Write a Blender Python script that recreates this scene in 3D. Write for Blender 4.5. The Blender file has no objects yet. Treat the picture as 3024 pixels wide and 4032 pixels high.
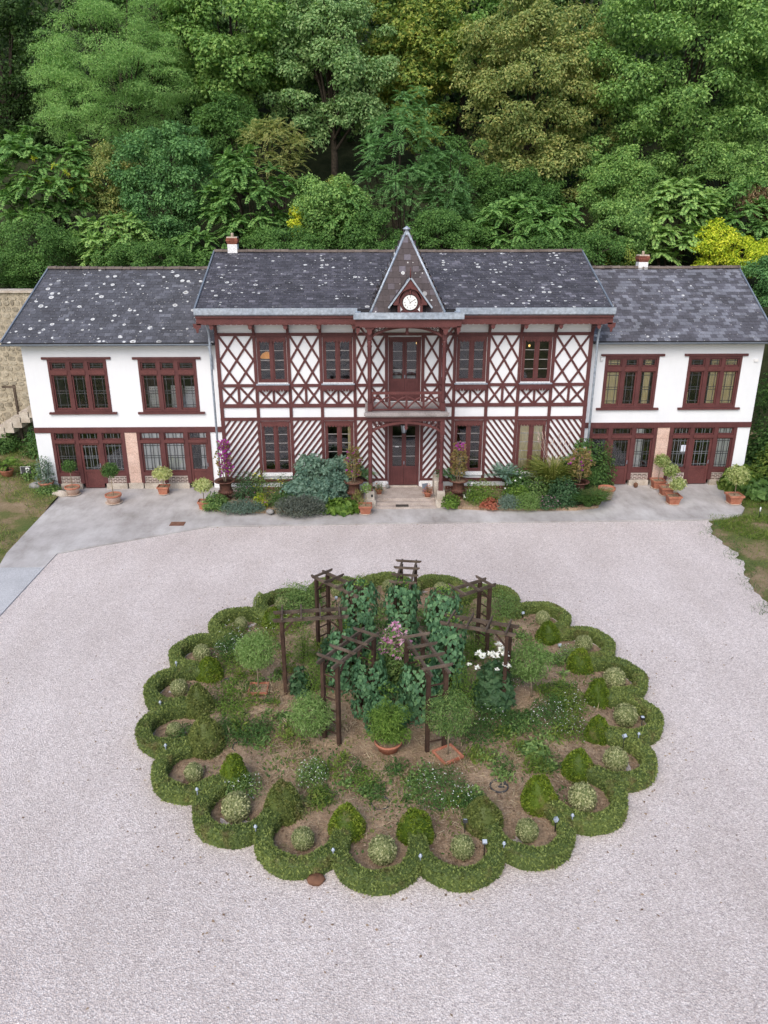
import bpy, bmesh, math, random
import numpy as np
from mathutils import Vector, Matrix, Euler

# ---------------------------------------------------------------- camera, sky, sun, exposure
S = bpy.context.scene
COL = S.collection
R = math.radians
rng = np.random.default_rng(11)
random.seed(11)

cam_d = bpy.data.cameras.new('Camera')
cam = bpy.data.objects.new('Camera', cam_d)
COL.objects.link(cam)
cam.location = (0, 0, 11)
cam.rotation_euler = (R(90 - 20.9), 0, R(-1.2))
cam_d.sensor_fit = 'HORIZONTAL'
cam_d.sensor_width = 36
cam_d.lens = 36 * 3028 / 3024
cam_d.clip_start = 0.1
cam_d.clip_end = 600
S.camera = cam

SUN_EL, SUN_AZ = R(44), R(200)          # high soft light from behind the camera, a little left
world = bpy.data.worlds.new('World')
S.world = world
world.use_nodes = True
wn = world.node_tree
bg = wn.nodes['Background']
sky = wn.nodes.new('ShaderNodeTexSky')
sky.sky_type = 'NISHITA'
sky.sun_disc = False
sky.sun_elevation = SUN_EL
sky.sun_rotation = SUN_AZ
sky.air_density = 1.0
sky.dust_density = 2.6
sky.ozone_density = 1.0
wn.links.new(sky.outputs['Color'], bg.inputs['Color'])
bg.inputs['Strength'].default_value = 0.15

sun_d = bpy.data.lights.new('Sun', 'SUN')
sun_d.energy = 1.35
sun_d.angle = R(45)
sun_d.color = (1.0, 0.95, 0.90)
sun = bpy.data.objects.new('Sun', sun_d)
COL.objects.link(sun)
sun.location = (-10, -20, 40)
_sd = Vector((math.sin(SUN_AZ) * math.cos(SUN_EL), math.cos(SUN_AZ) * math.cos(SUN_EL), math.sin(SUN_EL)))
sun.rotation_euler = _sd.to_track_quat('Z', 'Y').to_euler()

S.view_settings.view_transform = 'Standard'
S.view_settings.look = 'None'
S.view_settings.exposure = 0.47
S.view_settings.gamma = 1
S.view_settings.use_curve_mapping = False
S.render.engine = 'CYCLES'
S.cycles.max_bounces = 7
S.cycles.diffuse_bounces = 4
S.cycles.glossy_bounces = 3
S.cycles.transmission_bounces = 3
S.cycles.transparent_max_bounces = 8
S.cycles.use_denoising = True
S.cycles.caustics_reflective = False
S.cycles.caustics_refractive = False

# ---------------------------------------------------------------- materials
def lin(h):
    h = h.lstrip('#')
    c = [int(h[i:i + 2], 16) / 255 for i in (0, 2, 4)]
    return tuple(x / 12.92 if x <= .04045 else ((x + .055) / 1.055) ** 2.4 for x in c) + (1,)

MATS = {}
class NT:
    def __init__(self, name):
        self.m = bpy.data.materials.new(name)
        self.m.use_nodes = True
        self.t = self.m.node_tree
        self.b = self.t.nodes['Principled BSDF']
        MATS[name] = self.m
    def n(self, typ, **kw):
        nd = self.t.nodes.new('ShaderNode' + typ)
        for k, v in kw.items():
            if k.startswith('i_'):
                nd.inputs[k[2:].replace('_', ' ')].default_value = v
            else:
                setattr(nd, k, v)
        return nd
    def l(self, a, b):
        self.t.links.new(a, b)
    def coord(self, kind='Object', scale=None):
        if kind == 'Position':
            o = self.n('NewGeometry').outputs['Position']
        else:
            o = self.n('TexCoord').outputs[kind]
        if scale:
            mp = self.n('Mapping')
            mp.inputs['Scale'].default_value = scale
            self.l(o, mp.inputs['Vector'])
            o = mp.outputs['Vector']
        return o
    def noise(self, co, scale, detail=4, rough=.55):
        nd = self.n('TexNoise')
        nd.inputs['Scale'].default_value = scale
        nd.inputs['Detail'].default_value = detail
        nd.inputs['Roughness'].default_value = rough
        self.l(co, nd.inputs['Vector'])
        return nd.outputs['Fac']
    def vor(self, co, scale, feature='F1', rand=1.0):
        nd = self.n('TexVoronoi', feature=feature)
        nd.inputs['Scale'].default_value = scale
        nd.inputs['Randomness'].default_value = rand
        self.l(co, nd.inputs['Vector'])
        return nd
    def ramp(self, fac, stops, interp='LINEAR'):
        nd = self.n('ValToRGB')
        cr = nd.color_ramp
        cr.interpolation = interp
        while len(cr.elements) < len(stops):
            cr.elements.new(.5)
        for e, (p, c) in zip(cr.elements, stops):
            e.position = p
            e.color = c if len(c) == 4 else tuple(c) + (1,)
        self.l(fac, nd.inputs['Fac'])
        return nd.outputs['Color']
    def mix(self, fac, a, b, mode='MIX'):
        nd = self.n('Mix', data_type='RGBA', blend_type=mode)
        for s, v in ((0, fac), (6, a), (7, b)):
            if hasattr(v, 'links') or hasattr(v, 'is_linked'):
                self.l(v, nd.inputs[s])
            else:
                nd.inputs[s].default_value = v if s == 0 else (v if len(v) == 4 else tuple(v) + (1,))
        return nd.outputs[2]
    def math(self, op, a, b=None, clamp=False):
        nd = self.n('Math', operation=op, use_clamp=clamp)
        for i, v in ((0, a), (1, b)):
            if v is None:
                continue
            if hasattr(v, 'is_linked'):
                self.l(v, nd.inputs[i])
            else:
                nd.inputs[i].default_value = v
        return nd.outputs[0]
    def bump(self, h, strength=.3, dist=.02):
        nd = self.n('Bump')
        nd.inputs['Strength'].default_value = strength
        nd.inputs['Distance'].default_value = dist
        self.l(h, nd.inputs['Height'])
        self.l(nd.outputs['Normal'], self.b.inputs['Normal'])
    def col(self, c):
        if hasattr(c, 'is_linked'):
            self.l(c, self.b.inputs['Base Color'])
        else:
            self.b.inputs['Base Color'].default_value = c
    def rough(self, r, spec=.5, metal=0):
        self.b.inputs['Roughness'].default_value = r
        self.b.inputs['Specular IOR Level'].default_value = spec
        self.b.inputs['Metallic'].default_value = metal

def m_two(name, c1, c2, scale=3, rough=.75, spec=.3, bump=0, bdist=.01, detail=5, coord='Position', metal=0, objvar=0, fine=0):
    N = NT(name)
    co = N.coord(coord)
    f = N.noise(co, scale, detail)
    c = N.ramp(f, [(.3, c1), (.7, c2)])
    if objvar:
        oi = N.n('ObjectInfo')
        v = N.math('MULTIPLY_ADD', oi.outputs['Random'], objvar)
        v.node.inputs[2].default_value = 1 - objvar / 2
        hs = N.n('HueSaturation')
        N.l(v, hs.inputs['Value'])
        N.l(c, hs.inputs['Color'])
        c = hs.outputs['Color']
    if fine:
        g = N.noise(co, fine, 2)
        c = N.mix(1.0, c, N.ramp(g, [(.3, (.7, .7, .7)), (.7, (1.15, 1.15, 1.15))]), 'MULTIPLY')
    N.col(c)
    N.rough(rough, spec, metal)
    if bump:
        N.bump(N.noise(co, fine or scale * 8, 4), bump, bdist)
    return N.m

HGAIN = {'leaf_green': 1.38, 'leaf_locust': 1.22, 'leaf_olive': 1.65, 'leaf_yellowgreen': 1.1, 'leaf_teal': 1.25, 'leaf_ailanthus': 1.0, 'leaf_shrub': 1.15, 'leaf_yellow': 1.35, 'leaf_maple': 1.25, 'leaf_greygreen': 1.25}
HILLY = ('wood', 'locust', 'maple', 'greygreen', 'yellowgreen', 'olive', 'green', 'teal', 'ailanthus', 'shrub', 'yellow', 'litter')
def m_leaf(name, cols, rough=.55, trans=.45, spec=.25, clump=.35, obj=.25, gain=2.5, hill=True):
    if hill and name.split('_')[1] in HILLY:
        kr = 1.0 if name in ('leaf_olive', 'leaf_yellow', 'leaf_litter', 'leaf_yellowgreen') else .94
        dcol = [(x[0] * kr, x[1], x[2] * (.8 if name == 'leaf_teal' else .92)) for x in cols]
        m_leaf(name.replace('leaf_', 'hill_'), dcol, rough, .36, .2, .5, .2, gain * HGAIN.get(name, 1.55), False)
    """leaf colour varies leaf by leaf ('var'), clump by clump (noise) and plant by plant"""
    N = NT(name)
    at = N.n('Attribute', attribute_name='var')
    v = at.outputs['Fac']
    nz = N.noise(N.coord('Position'), .9, 2)
    v = N.math('ADD', v, N.math('MULTIPLY', N.math('SUBTRACT', nz, .5), clump * 2))
    oi = N.n('ObjectInfo')
    v = N.math('ADD', v, N.math('MULTIPLY', N.math('SUBTRACT', oi.outputs['Random'], .5), obj))
    cols = [tuple(q * gain for q in x) for x in cols]
    k = len(cols)
    c = N.ramp(v, [(i / (k - 1) if k > 1 else 0, x) for i, x in enumerate(cols)])
    if name in ('leaf_box', 'leaf_dome_dark', 'leaf_dome'):      # winter-burnt patches in the clipped box
        pn = N.noise(N.coord('Position'), 2.3, 4, .65)
        c = N.mix(N.ramp(pn, [(.56, (0, 0, 0)), (.70, (.75, .75, .75))]), c, (.17, .135, .06, 1))
    N.col(c)
    N.rough(rough, spec)
    if trans:
        tr = N.n('BsdfTranslucent')
        tc = N.mix(1.0, c, (1.0, 1.05, .55, 1), 'MULTIPLY')
        N.l(tc, tr.inputs['Color'])
        mx = N.n('MixShader')
        mx.inputs[0].default_value = trans
        N.l(N.b.outputs[0], mx.inputs[1])
        N.l(tr.outputs[0], mx.inputs[2])
        out = N.t.nodes['Material Output']
        N.l(mx.outputs[0], out.inputs['Surface'])
    return N.m

def build_materials():
    # gravel
    N = NT('gravel')
    co = N.coord('Position')
    v1 = N.vor(co, 34)
    v2 = N.vor(co, 70)
    sep = N.n('SeparateColor')
    N.l(v1.outputs['Color'], sep.inputs[0])
    c = N.ramp(sep.outputs[0], [(0, lin('#aaa2a1')), (.25, lin('#c8c0be')), (.5, lin('#d6cdc9')), (.75, lin('#e3dddb')), (1, lin('#f8f5f3'))])
    sep2 = N.n('SeparateColor')
    N.l(v2.outputs['Color'], sep2.inputs[0])
    c2 = N.ramp(sep2.outputs[1], [(0, lin('#9c9492')), (.5, lin('#d1c9c6')), (1, lin('#f6f1ee'))])
    c = N.mix(.45, c, c2)
    gaps = N.ramp(v1.outputs['Distance'], [(.35, (1, 1, 1)), (.85, (.80, .79, .78))])
    c = N.mix(.8, c, gaps, 'MULTIPLY')
    c = N.mix(1.0, c, (.96, .945, .945, 1), 'MULTIPLY')
    big = N.noise(co, .16, 4, .6)
    c = N.mix(1.0, c, N.ramp(big, [(.3, (.90, .88, .87)), (.7, (1.05, 1.045, 1.04))]), 'MULTIPLY')
    med = N.noise(N.coord('Position', (1, .35, 1)), .8, 5, .65)
    c = N.mix(1.0, c, N.ramp(med, [(.3, (.92, .905, .89)), (.62, (1.03, 1.025, 1.02))]), 'MULTIPLY')
    N.col(c)
    N.rough(.85, .2)
    N.bump(v1.outputs['Distance'], -.6 if False else .6, .02)
    # soil with straw
    N = NT('soil')
    co = N.coord('Position')
    a = N.noise(co, 1.3, 6, .65)
    st = N.noise(N.coord('Position', (5, 20, 5)), 1.6, 5, .75)
    st2 = N.noise(N.coord('Position', (20, 5, 5)), 1.5, 5, .75)
    s = N.math('MAXIMUM', st, st2)
    c = N.ramp(a, [(.3, lin('#7a6654')), (.55, lin('#9c8771')), (.75, lin('#b29d87'))])
    c = N.mix(N.ramp(s, [(.53, (0, 0, 0)), (.68, (1, 1, 1))]), c, lin('#bca890'))
    fs = N.noise(co, 13, 6, .75)
    c = N.mix(1.0, c, N.ramp(fs, [(.3, (.62, .60, .58)), (.7, (1.28, 1.26, 1.22))]), 'MULTIPLY')
    gr = N.noise(co, .9, 5, .7)
    c = N.mix(N.ramp(gr, [(.58, (0, 0, 0)), (.72, (.7, .7, .7))]), c, lin('#57602f'))
    N.col(c)
    N.rough(.95, .1)
    N.bump(N.noise(co, 22, 6, .7), .9, .04)
    # dry grass ground
    N = NT('dry_ground')
    co = N.coord('Position')
    a = N.noise(co, .55, 6, .65)
    c = N.ramp(a, [(.34, lin('#55663a')), (.48, lin('#6f7048')), (.55, lin('#8a7a61')), (.7, lin('#9f8c78'))])
    f = N.noise(co, 18, 5, .7)
    c = N.mix(1.0, c, N.ramp(f, [(.3, (.65, .65, .6)), (.7, (1.2, 1.2, 1.15))]), 'MULTIPLY')
    N.col(c)
    N.rough(.95, .1)
    N.bump(f, .8, .04)
    # hillside floor
    m_two('hill_floor', (.016, .024, .010, 1), (.045, .05, .024, 1), 1.2, .95, .1, .8, .1)
    # concrete
    N = NT('concrete')
    co = N.coord('Position')
    a = N.noise(co, .5, 6, .62)
    c = N.ramp(a, [(.28, lin('#97938f')), (.5, lin('#b2aeac')), (.72, lin('#c6c4c2'))])
    b = N.noise(N.coord('Position', (1, .4, 1)), 2.2, 6, .7)
    c = N.mix(1.0, c, N.ramp(b, [(.25, (.74, .72, .70)), (.55, (1.02, 1.02, 1.02)), (.75, (1.1, 1.1, 1.1))]), 'MULTIPLY')
    stn_ = N.noise(N.coord('Position', (1, .55, 1)), .9, 5, .7)
    c = N.mix(1.0, c, N.ramp(stn_, [(.60, (1, 1, 1)), (.72, (.78, .75, .73))]), 'MULTIPLY')
    d = N.noise(co, 60, 3)
    c = N.mix(1.0, c, N.ramp(d, [(.3, (.88, .88, .88)), (.7, (1.08, 1.08, 1.08))]), 'MULTIPLY')
    N.col(c)
    N.rough(.8, .25)
    N.bump(b, .15, .02)
    m_two('path_concrete', lin('#b3b4b6'), lin('#c6c7c9'), 1.1, .8, .25, .15, .01, fine=40)
    # render wall: soft staining
    N = NT('render')
    co = N.coord('Position')
    a = N.noise(co, .7, 5, .6)
    c = N.ramp(a, [(.3, (.715, .735, .765)), (.65, (.765, .785, .81))])
    b = N.noise(N.coord('Position', (6, 1, .8)), 1.0, 5, .65)
    c = N.mix(.25, c, N.ramp(b, [(.3, (.9, .89, .88)), (.6, (1, 1, 1))]), 'MULTIPLY')
    N.col(c)
    N.rough(.85, .2)
    N.bump(N.noise(co, 45, 4), .12, .01)
    # painted timber
    N = NT('red_wood')
    co = N.coord('Position')
    a = N.noise(co, 2.2, 5, .6)
    c = N.ramp(a, [(.3, (.080, .026, .026)), (.7, (.118, .040, .039))])
    b = N.noise(N.coord('Position', (30, 30, 3)), 1.0, 4, .6)
    c = N.mix(1.0, c, N.ramp(b, [(.3, (.85, .85, .85)), (.7, (1.12, 1.12, 1.12))]), 'MULTIPLY')
    N.col(c)
    N.rough(.55, .35)
    N.bump(b, .2, .008)
    m_two('red_wood_bright', (.105, .034, .032, 1), (.140, .047, .044, 1), 2.5, .55, .35, .15, .006, fine=30)
    m_two('old_wood', lin('#453b33'), lin('#6e6156'), 3, .85, .2, .4, .006, fine=40, objvar=.3)
    m_two('post_wood', lin('#382a24'), lin('#523f35'), 4, .85, .2, .4, .006, fine=40, objvar=.2)
    # slates
    def slate(name, stops, lich, lscale, big=.45):
        N = NT(name)
        co = N.coord('Position')
        at = N.n('Attribute', attribute_name='var')
        oi = N.n('ObjectInfo')
        v = N.math('FRACT', N.math('ADD', at.outputs['Fac'], oi.outputs['Random']))
        c = N.ramp(v, stops)
        a = N.noise(co, 1.1, 5, .65)
        c = N.mix(1.0, c, N.ramp(a, [(.3, (.75, .73, .72)), (.7, (1.15, 1.13, 1.15))]), 'MULTIPLY')
        f = N.noise(co, 14, 4, .7)
        c = N.mix(1.0, c, N.ramp(f, [(.3, (.82, .82, .82)), (.7, (1.2, 1.2, 1.2))]), 'MULTIPLY')
        # lichen rosettes
        wob = N.noise(co, 9, 2)
        vo = N.vor(co, lscale)
        sp = N.n('SeparateColor')
        N.l(vo.outputs['Color'], sp.inputs[0])
        rad = N.math('MULTIPLY', N.math('MULTIPLY', sp.outputs[0], sp.outputs[1]), big)
        d = N.math('ADD', vo.outputs['Distance'], N.math('MULTIPLY', N.math('SUBTRACT', wob, .5), .10))
        spot = N.math('LESS_THAN', d, rad)
        area = N.noise(co, .33, 3, .6)
        m = N.ramp(area, [(.52 - lich * .2, (0, 0, 0)), (.60 - lich * .2, (1, 1, 1))])
        msk = N.math('MULTIPLY', spot, m)
        ring = N.math('GREATER_THAN', d, N.math('MULTIPLY', rad, .45))
        lc = N.mix(ring, lin('#95938f'), lin('#c6c8c8'))
        c = N.mix(msk, c, lc)
        # small specks
        v3 = N.vor(co, lscale * 3.1)
        sp3 = N.n('SeparateColor')
        N.l(v3.outputs['Color'], sp3.inputs[0])
        s3 = N.math('LESS_THAN', v3.outputs['Distance'], N.math('MULTIPLY', N.math('POWER', sp3.outputs[2], 4), .26))
        c = N.mix(s3, c, lin('#b9b8b5'))
        N.col(c)
        N.rough(.62, .35)
        N.bump(f, .25, .006)
        return N.m
    slate('slate_main', [(0, lin('#434349')), (.6, lin('#4f4f56')), (.95, lin('#5c5c64')), (1, lin('#74747d'))], .50, 4.2, .44)
    slate('slate_left', [(0, lin('#4b4c51')), (.6, lin('#54565c')), (.92, lin('#5d5f66')), (1, lin('#6c6f76'))], .95, 3.7, .48)
    slate('slate_right', [(0, lin('#4f4f54')), (.5, lin('#5a5a61')), (.60, lin('#6a6c74')), (.85, lin('#74777f')), (1, lin('#7d8088'))], .0, 3.2, .30)
    slate('slate_tower', [(0, lin('#3d3637')), (.7, lin('#4d4445')), (1, lin('#635f68'))], .75, 2.6)
    m_two('roof_deck', (.03, .03, .033, 1), (.045, .044, .048, 1), 3, .9)
    m_two('ridge_tile', lin('#5c524d'), lin('#746a63'), 4, .85, .2, .3, .01, objvar=.3)
    m_two('zinc', lin('#9aa6b4'), lin('#b6c0cb'), 1.5, .45, .5, .1, .004, metal=.25, fine=9)
    m_two('zinc_dark', lin('#6f7884'), lin('#87909b'), 2, .5, .5, 0, metal=.3)
    m_two('lead_bar', lin('#38393b'), lin('#4b4c4f'), 6, .6)
    m_two('lead_grey', lin('#5b5e62'), lin('#74777b'), 6, .6)
    m_two('putty_bar', lin('#8f8a88'), lin('#aaa5a2'), 6, .6)
    m_two('brick', lin('#6d3e36'), lin('#94604f'), 5, .85, .2, .4, .006, fine=50, objvar=.5)
    m_two('grey_brick', lin('#4c3f3d'), lin('#705850'), 5, .85, .2, .4, .006, fine=50, objvar=.55)
    m_two('mortar', lin('#c9bdb4'), lin('#d9cfc8'), 6, .9, .2, .3, .006)
    m_two('ashlar', lin('#c4a596'), lin('#d6bbad'), 2.2, .85, .2, .2, .008, objvar=.12, fine=30)
    m_two('pale_stone', lin('#a89c8e'), lin('#cdc4b8'), 3, .85, .2, .35, .01, objvar=.15, fine=30)
    m_two('step_stone', lin('#a0948b'), lin('#bfb3ab'), 2.6, .85, .2, .3, .01, fine=34)
    m_two('rubble', lin('#8a8170'), lin('#b9b09d'), 3, .95, .1, .8, .03, objvar=.45, fine=14)
    m_two('rubble_joint', lin('#9c927f'), lin('#b8ae9a'), 3, .95, .1, .6, .02)
    m_two('terracotta', lin('#9c5f4a'), lin('#b98069'), 4, .8, .2, .15, .005, objvar=.2, fine=40)
    m_two('terracotta_pale', lin('#bb9c8c'), lin('#d3c0b4'), 6, .85, .2, .15, .005, fine=40)
    m_two('saucer', lin('#b5a596'), lin('#c9b9aa'), 5, .85)
    m_two('cast_iron', lin('#4b3129'), lin('#6b473b'), 7, .7, .35, .35, .008, fine=45)
    m_two('bark', lin('#2e2a25'), lin('#4b443b'), 6, .95, .1, .9, .03, coord='Object')
    m_two('pale_stem', lin('#7d705c'), lin('#a1927c'), 9, .9)
    m_two('green_stem', lin('#39462a'), lin('#556038'), 9, .8)
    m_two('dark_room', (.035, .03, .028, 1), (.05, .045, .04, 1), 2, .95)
    m_two('curtain_cream', lin('#ecd9a4'), lin('#f3e6bd'), 3, .9, .1)
    m_two('curtain_white', lin('#eceef0'), lin('#f4f5f6'), 3, .9, .1)
    m_two('white_plastic', (.78, .78, .78, 1), (.82, .82, .82, 1), 4, .45, .4)
    m_two('white_paint', (.76, .77, .79, 1), (.84, .84, .85, 1), 2.5, .6, .3, fine=20)
    m_two('black_plastic', (.012, .012, .014, 1), (.03, .03, .032, 1), 8, .5)
    m_two('dial', (.80, .80, .78, 1), (.86, .86, .84, 1), 3, .5)
    m_two('ink', (.02, .02, .022, 1), (.03, .03, .03, 1), 3, .6)
    m_two('faint_ink', (.32, .32, .32, 1), (.4, .4, .4, 1), 3, .6)
    m_two('paper', lin('#cfd6e4'), lin('#dde2ec'), 3, .7)
    m_two('mat_rubber', lin('#3a3532'), lin('#4c4743'), 20, .95)
    m_two('rust_plate', lin('#6b4a3c'), lin('#84604e'), 6, .8)
    m_two('slab_wood', lin('#8b8482'), lin('#a9a2a0'), 2, .85, .2, .3, .006, fine=20)
    m_two('brown_stone', lin('#5f4335'), lin('#7d5c49'), 5, .85, .2, .5, .02)
    m_two('grey_rock', lin('#7b7a78'), lin('#9a9896'), 4, .9, .2, .6, .03)
    # window glass
    N = NT('glass')
    tr = N.n('BsdfTransparent')
    tr.inputs['Color'].default_value = (.93, .94, .94, 1)
    gl = N.n('BsdfGlossy')
    gl.inputs['Roughness'].default_value = .03
    gl.inputs['Color'].default_value = (.9, .92, .95, 1)
    fr = N.n('Fresnel')
    fr.inputs['IOR'].default_value = 1.65
    wv = N.n('Bump')
    wv.inputs['Strength'].default_value = .05
    wv.inputs['Distance'].default_value = .02
    N.l(N.noise(N.coord('Position'), 3, 2), wv.inputs['Height'])
    N.l(wv.outputs[0], gl.inputs['Normal'])
    mx = N.n('MixShader')
    N.l(fr.outputs[0], mx.inputs[0])
    N.l(tr.outputs[0], mx.inputs[1])
    N.l(gl.outputs[0], mx.inputs[2])
    N.l(mx.outputs[0], N.t.nodes['Material Output'].inputs['Surface'])
    # lamp glass / glow
    for nm, c, e in (('lit_bulb', (1, .62, .2, 1), 1.2), ('lit_shade', (1, .42, .10, 1), .35)):
        N = NT(nm)
        N.b.inputs['Base Color'].default_value = c
        N.b.inputs['Emission Color'].default_value = c
        N.b.inputs['Emission Strength'].default_value = e
    N = NT('frosted')
    N.col((.42, .47, .54, 1))
    N.rough(.15, .6)
    # leaves (dark -> light)
    L = m_leaf
    L('leaf_wood_dark', [(.010, .020, .007), (.022, .042, .013), (.035, .06, .018)], gain=2.0)
    L('leaf_locust', [(.040, .080, .026), (.075, .135, .045), (.115, .185, .065), (.14, .20, .075)])
    L('leaf_maple', [(.030, .060, .018), (.058, .105, .030), (.095, .150, .045), (.125, .17, .055)])
    L('leaf_greygreen', [(.032, .062, .024), (.065, .110, .045), (.105, .155, .07), (.13, .17, .08)])
    L('leaf_yellowgreen', [(.032, .064, .016), (.068, .108, .026), (.118, .150, .036), (.17, .175, .045)])
    L('leaf_olive', [(.036, .054, .018), (.070, .094, .034), (.110, .126, .048), (.140, .134, .052)], gain=2.2)
    L('leaf_green', [(.030, .058, .018), (.060, .105, .032), (.100, .150, .05), (.13, .18, .06)])
    L('leaf_teal', [(.020, .046, .020), (.038, .083, .036), (.064, .122, .054), (.085, .148, .066)])
    L('leaf_ailanthus', [(.028, .062, .018), (.055, .112, .032), (.092, .160, .050), (.12, .19, .06)])
    L('leaf_shrub', [(.020, .045, .013), (.040, .080, .022), (.068, .118, .034)])
    L('leaf_yellow', [(.16, .24, .02), (.36, .42, .03), (.58, .56, .08)], gain=1.2)
    L('leaf_box', [(.030, .044, .013), (.058, .077, .021), (.092, .110, .032)], gain=2.85, trans=.15, clump=.5)
    L('leaf_dome', [(.036, .062, .006), (.075, .115, .010), (.13, .17, .018)], gain=1.6, trans=.15, clump=.6, obj=.5)
    L('leaf_dome_dark', [(.036, .048, .012), (.060, .074, .019), (.088, .098, .028)], trans=.15, clump=.5)
    L('leaf_variegated', [(.12, .15, .055), (.24, .26, .12), (.38, .38, .21)], gain=1.3, trans=.2, clump=.3)
    L('leaf_vine', [(.022, .056, .026), (.040, .088, .042), (.070, .134, .062)], gain=2.25, trans=.2, clump=.3)
    L('leaf_bright', [(.05, .10, .018), (.10, .17, .03), (.16, .24, .05)], gain=1.6)
    L('leaf_feather', [(.06, .10, .03), (.10, .16, .05), (.15, .21, .08)], gain=2.3)
    L('leaf_citrus', [(.16, .22, .07), (.28, .33, .13), (.42, .44, .22)], gain=1.45)
    L('leaf_silver', [(.07, .11, .09), (.12, .17, .145), (.17, .23, .19)], gain=1.6)
    L('leaf_greyblue', [(.045, .085, .065), (.080, .135, .105), (.13, .19, .15)], gain=2.2)
    L('leaf_lavender', [(.06, .075, .065), (.10, .115, .10), (.14, .155, .13)], gain=1.6)
    L('leaf_pale_variegated', [(.22, .27, .10), (.36, .40, .18), (.5, .5, .28)], gain=1.45)
    L('leaf_darkrose', [(.016, .040, .018), (.030, .062, .028), (.048, .088, .04)])
    L('leaf_grass', [(.045, .085, .015), (.085, .13, .025), (.14, .17, .04)], gain=2.0)
    L('leaf_straw', [(.22, .16, .09), (.34, .26, .16), (.46, .38, .26)], gain=1.05, trans=.1)
    L('leaf_litter', [(.14, .085, .055), (.26, .18, .12), (.40, .31, .22)], gain=1.05, trans=.1)
    L('leaf_bougain', [(.10, .10, .03), (.19, .17, .06), (.26, .17, .09)], gain=1.6)
    L('leaf_reed', [(.09, .13, .03), (.17, .20, .05), (.27, .27, .09)], gain=1.6)
    L('leaf_red', [(.16, .05, .03), (.28, .09, .06), (.36, .15, .10)], gain=1.6)
    L('petal_magenta', [(.26, .02, .24), (.42, .05, .40), (.55, .10, .50)], gain=1.05)
    L('petal_pink', [(.55, .20, .42), (.72, .36, .58), (.85, .60, .75)], gain=1.05)
    L('petal_white', [(.70, .72, .66), (.82, .84, .80), (.88, .88, .88)], gain=1.05, trans=.1)
    L('petal_yellow', [(.65, .55, .03), (.80, .72, .06), (.85, .8, .15)], gain=1.05, trans=.1)
    L('petal_mauve', [(.32, .16, .22), (.45, .26, .34), (.55, .38, .45)], gain=1.05)
    L('petal_orange', [(.45, .16, .08), (.55, .22, .10), (.6, .3, .15)], gain=1.05)
build_materials()

# ---------------------------------------------------------------- helpers
ORD = ['', 'first', 'second', 'third', 'fourth', 'fifth', 'sixth', 'seventh', 'eighth', 'ninth', 'tenth']
INV = {}

def thing(name, label, cat, loc=(0, 0, 0), rot=(0, 0, 0), group=None, scale=1):
    o = bpy.data.objects.new(name, None)
    COL.objects.link(o)
    o.empty_display_size = .1
    o.location, o.rotation_euler = loc, rot
    o.scale = (scale,) * 3 if not hasattr(scale, '__len__') else scale
    o['label'], o['category'] = label, cat
    if group:
        o['group'] = group
    INV[o.name] = Matrix.LocRotScale(Vector(loc), Euler(rot), Vector(o.scale)).inverted()
    return o

def put(name, me, mat=None, parent=None, world=False, kind=None, label=None, cat=None, group=None):
    """link a mesh object; world=True: its coordinates are world coordinates although it has a parent"""
    o = bpy.data.objects.new(name, me)
    COL.objects.link(o)
    if mat and len(me.materials) == 0:
        me.materials.append(MATS[mat])
    if parent is not None:
        o.parent = parent
        if world and parent.name in INV:
            o.matrix_parent_inverse = INV[parent.name]
    if kind:
        o['kind'] = kind
    if label:
        o['label'] = label
    if cat:
        o['category'] = cat
    if group:
        o['group'] = group
    return o

def copy_tree(src, loc, rot=(0, 0, 0), label=None, scale=None, group=None):
    r = src.copy()
    COL.objects.link(r)
    r.location, r.rotation_euler = loc, rot
    if scale is not None:
        r.scale = (scale,) * 3 if not hasattr(scale, '__len__') else scale
    if label:
        r['label'] = label
    if group:
        r['group'] = group
    for ch in src.children:
        c = ch.copy()
        COL.objects.link(c)
        c.parent = r
        for g in ch.children:
            d = g.copy()
            COL.objects.link(d)
            d.parent = c
    return r

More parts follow.
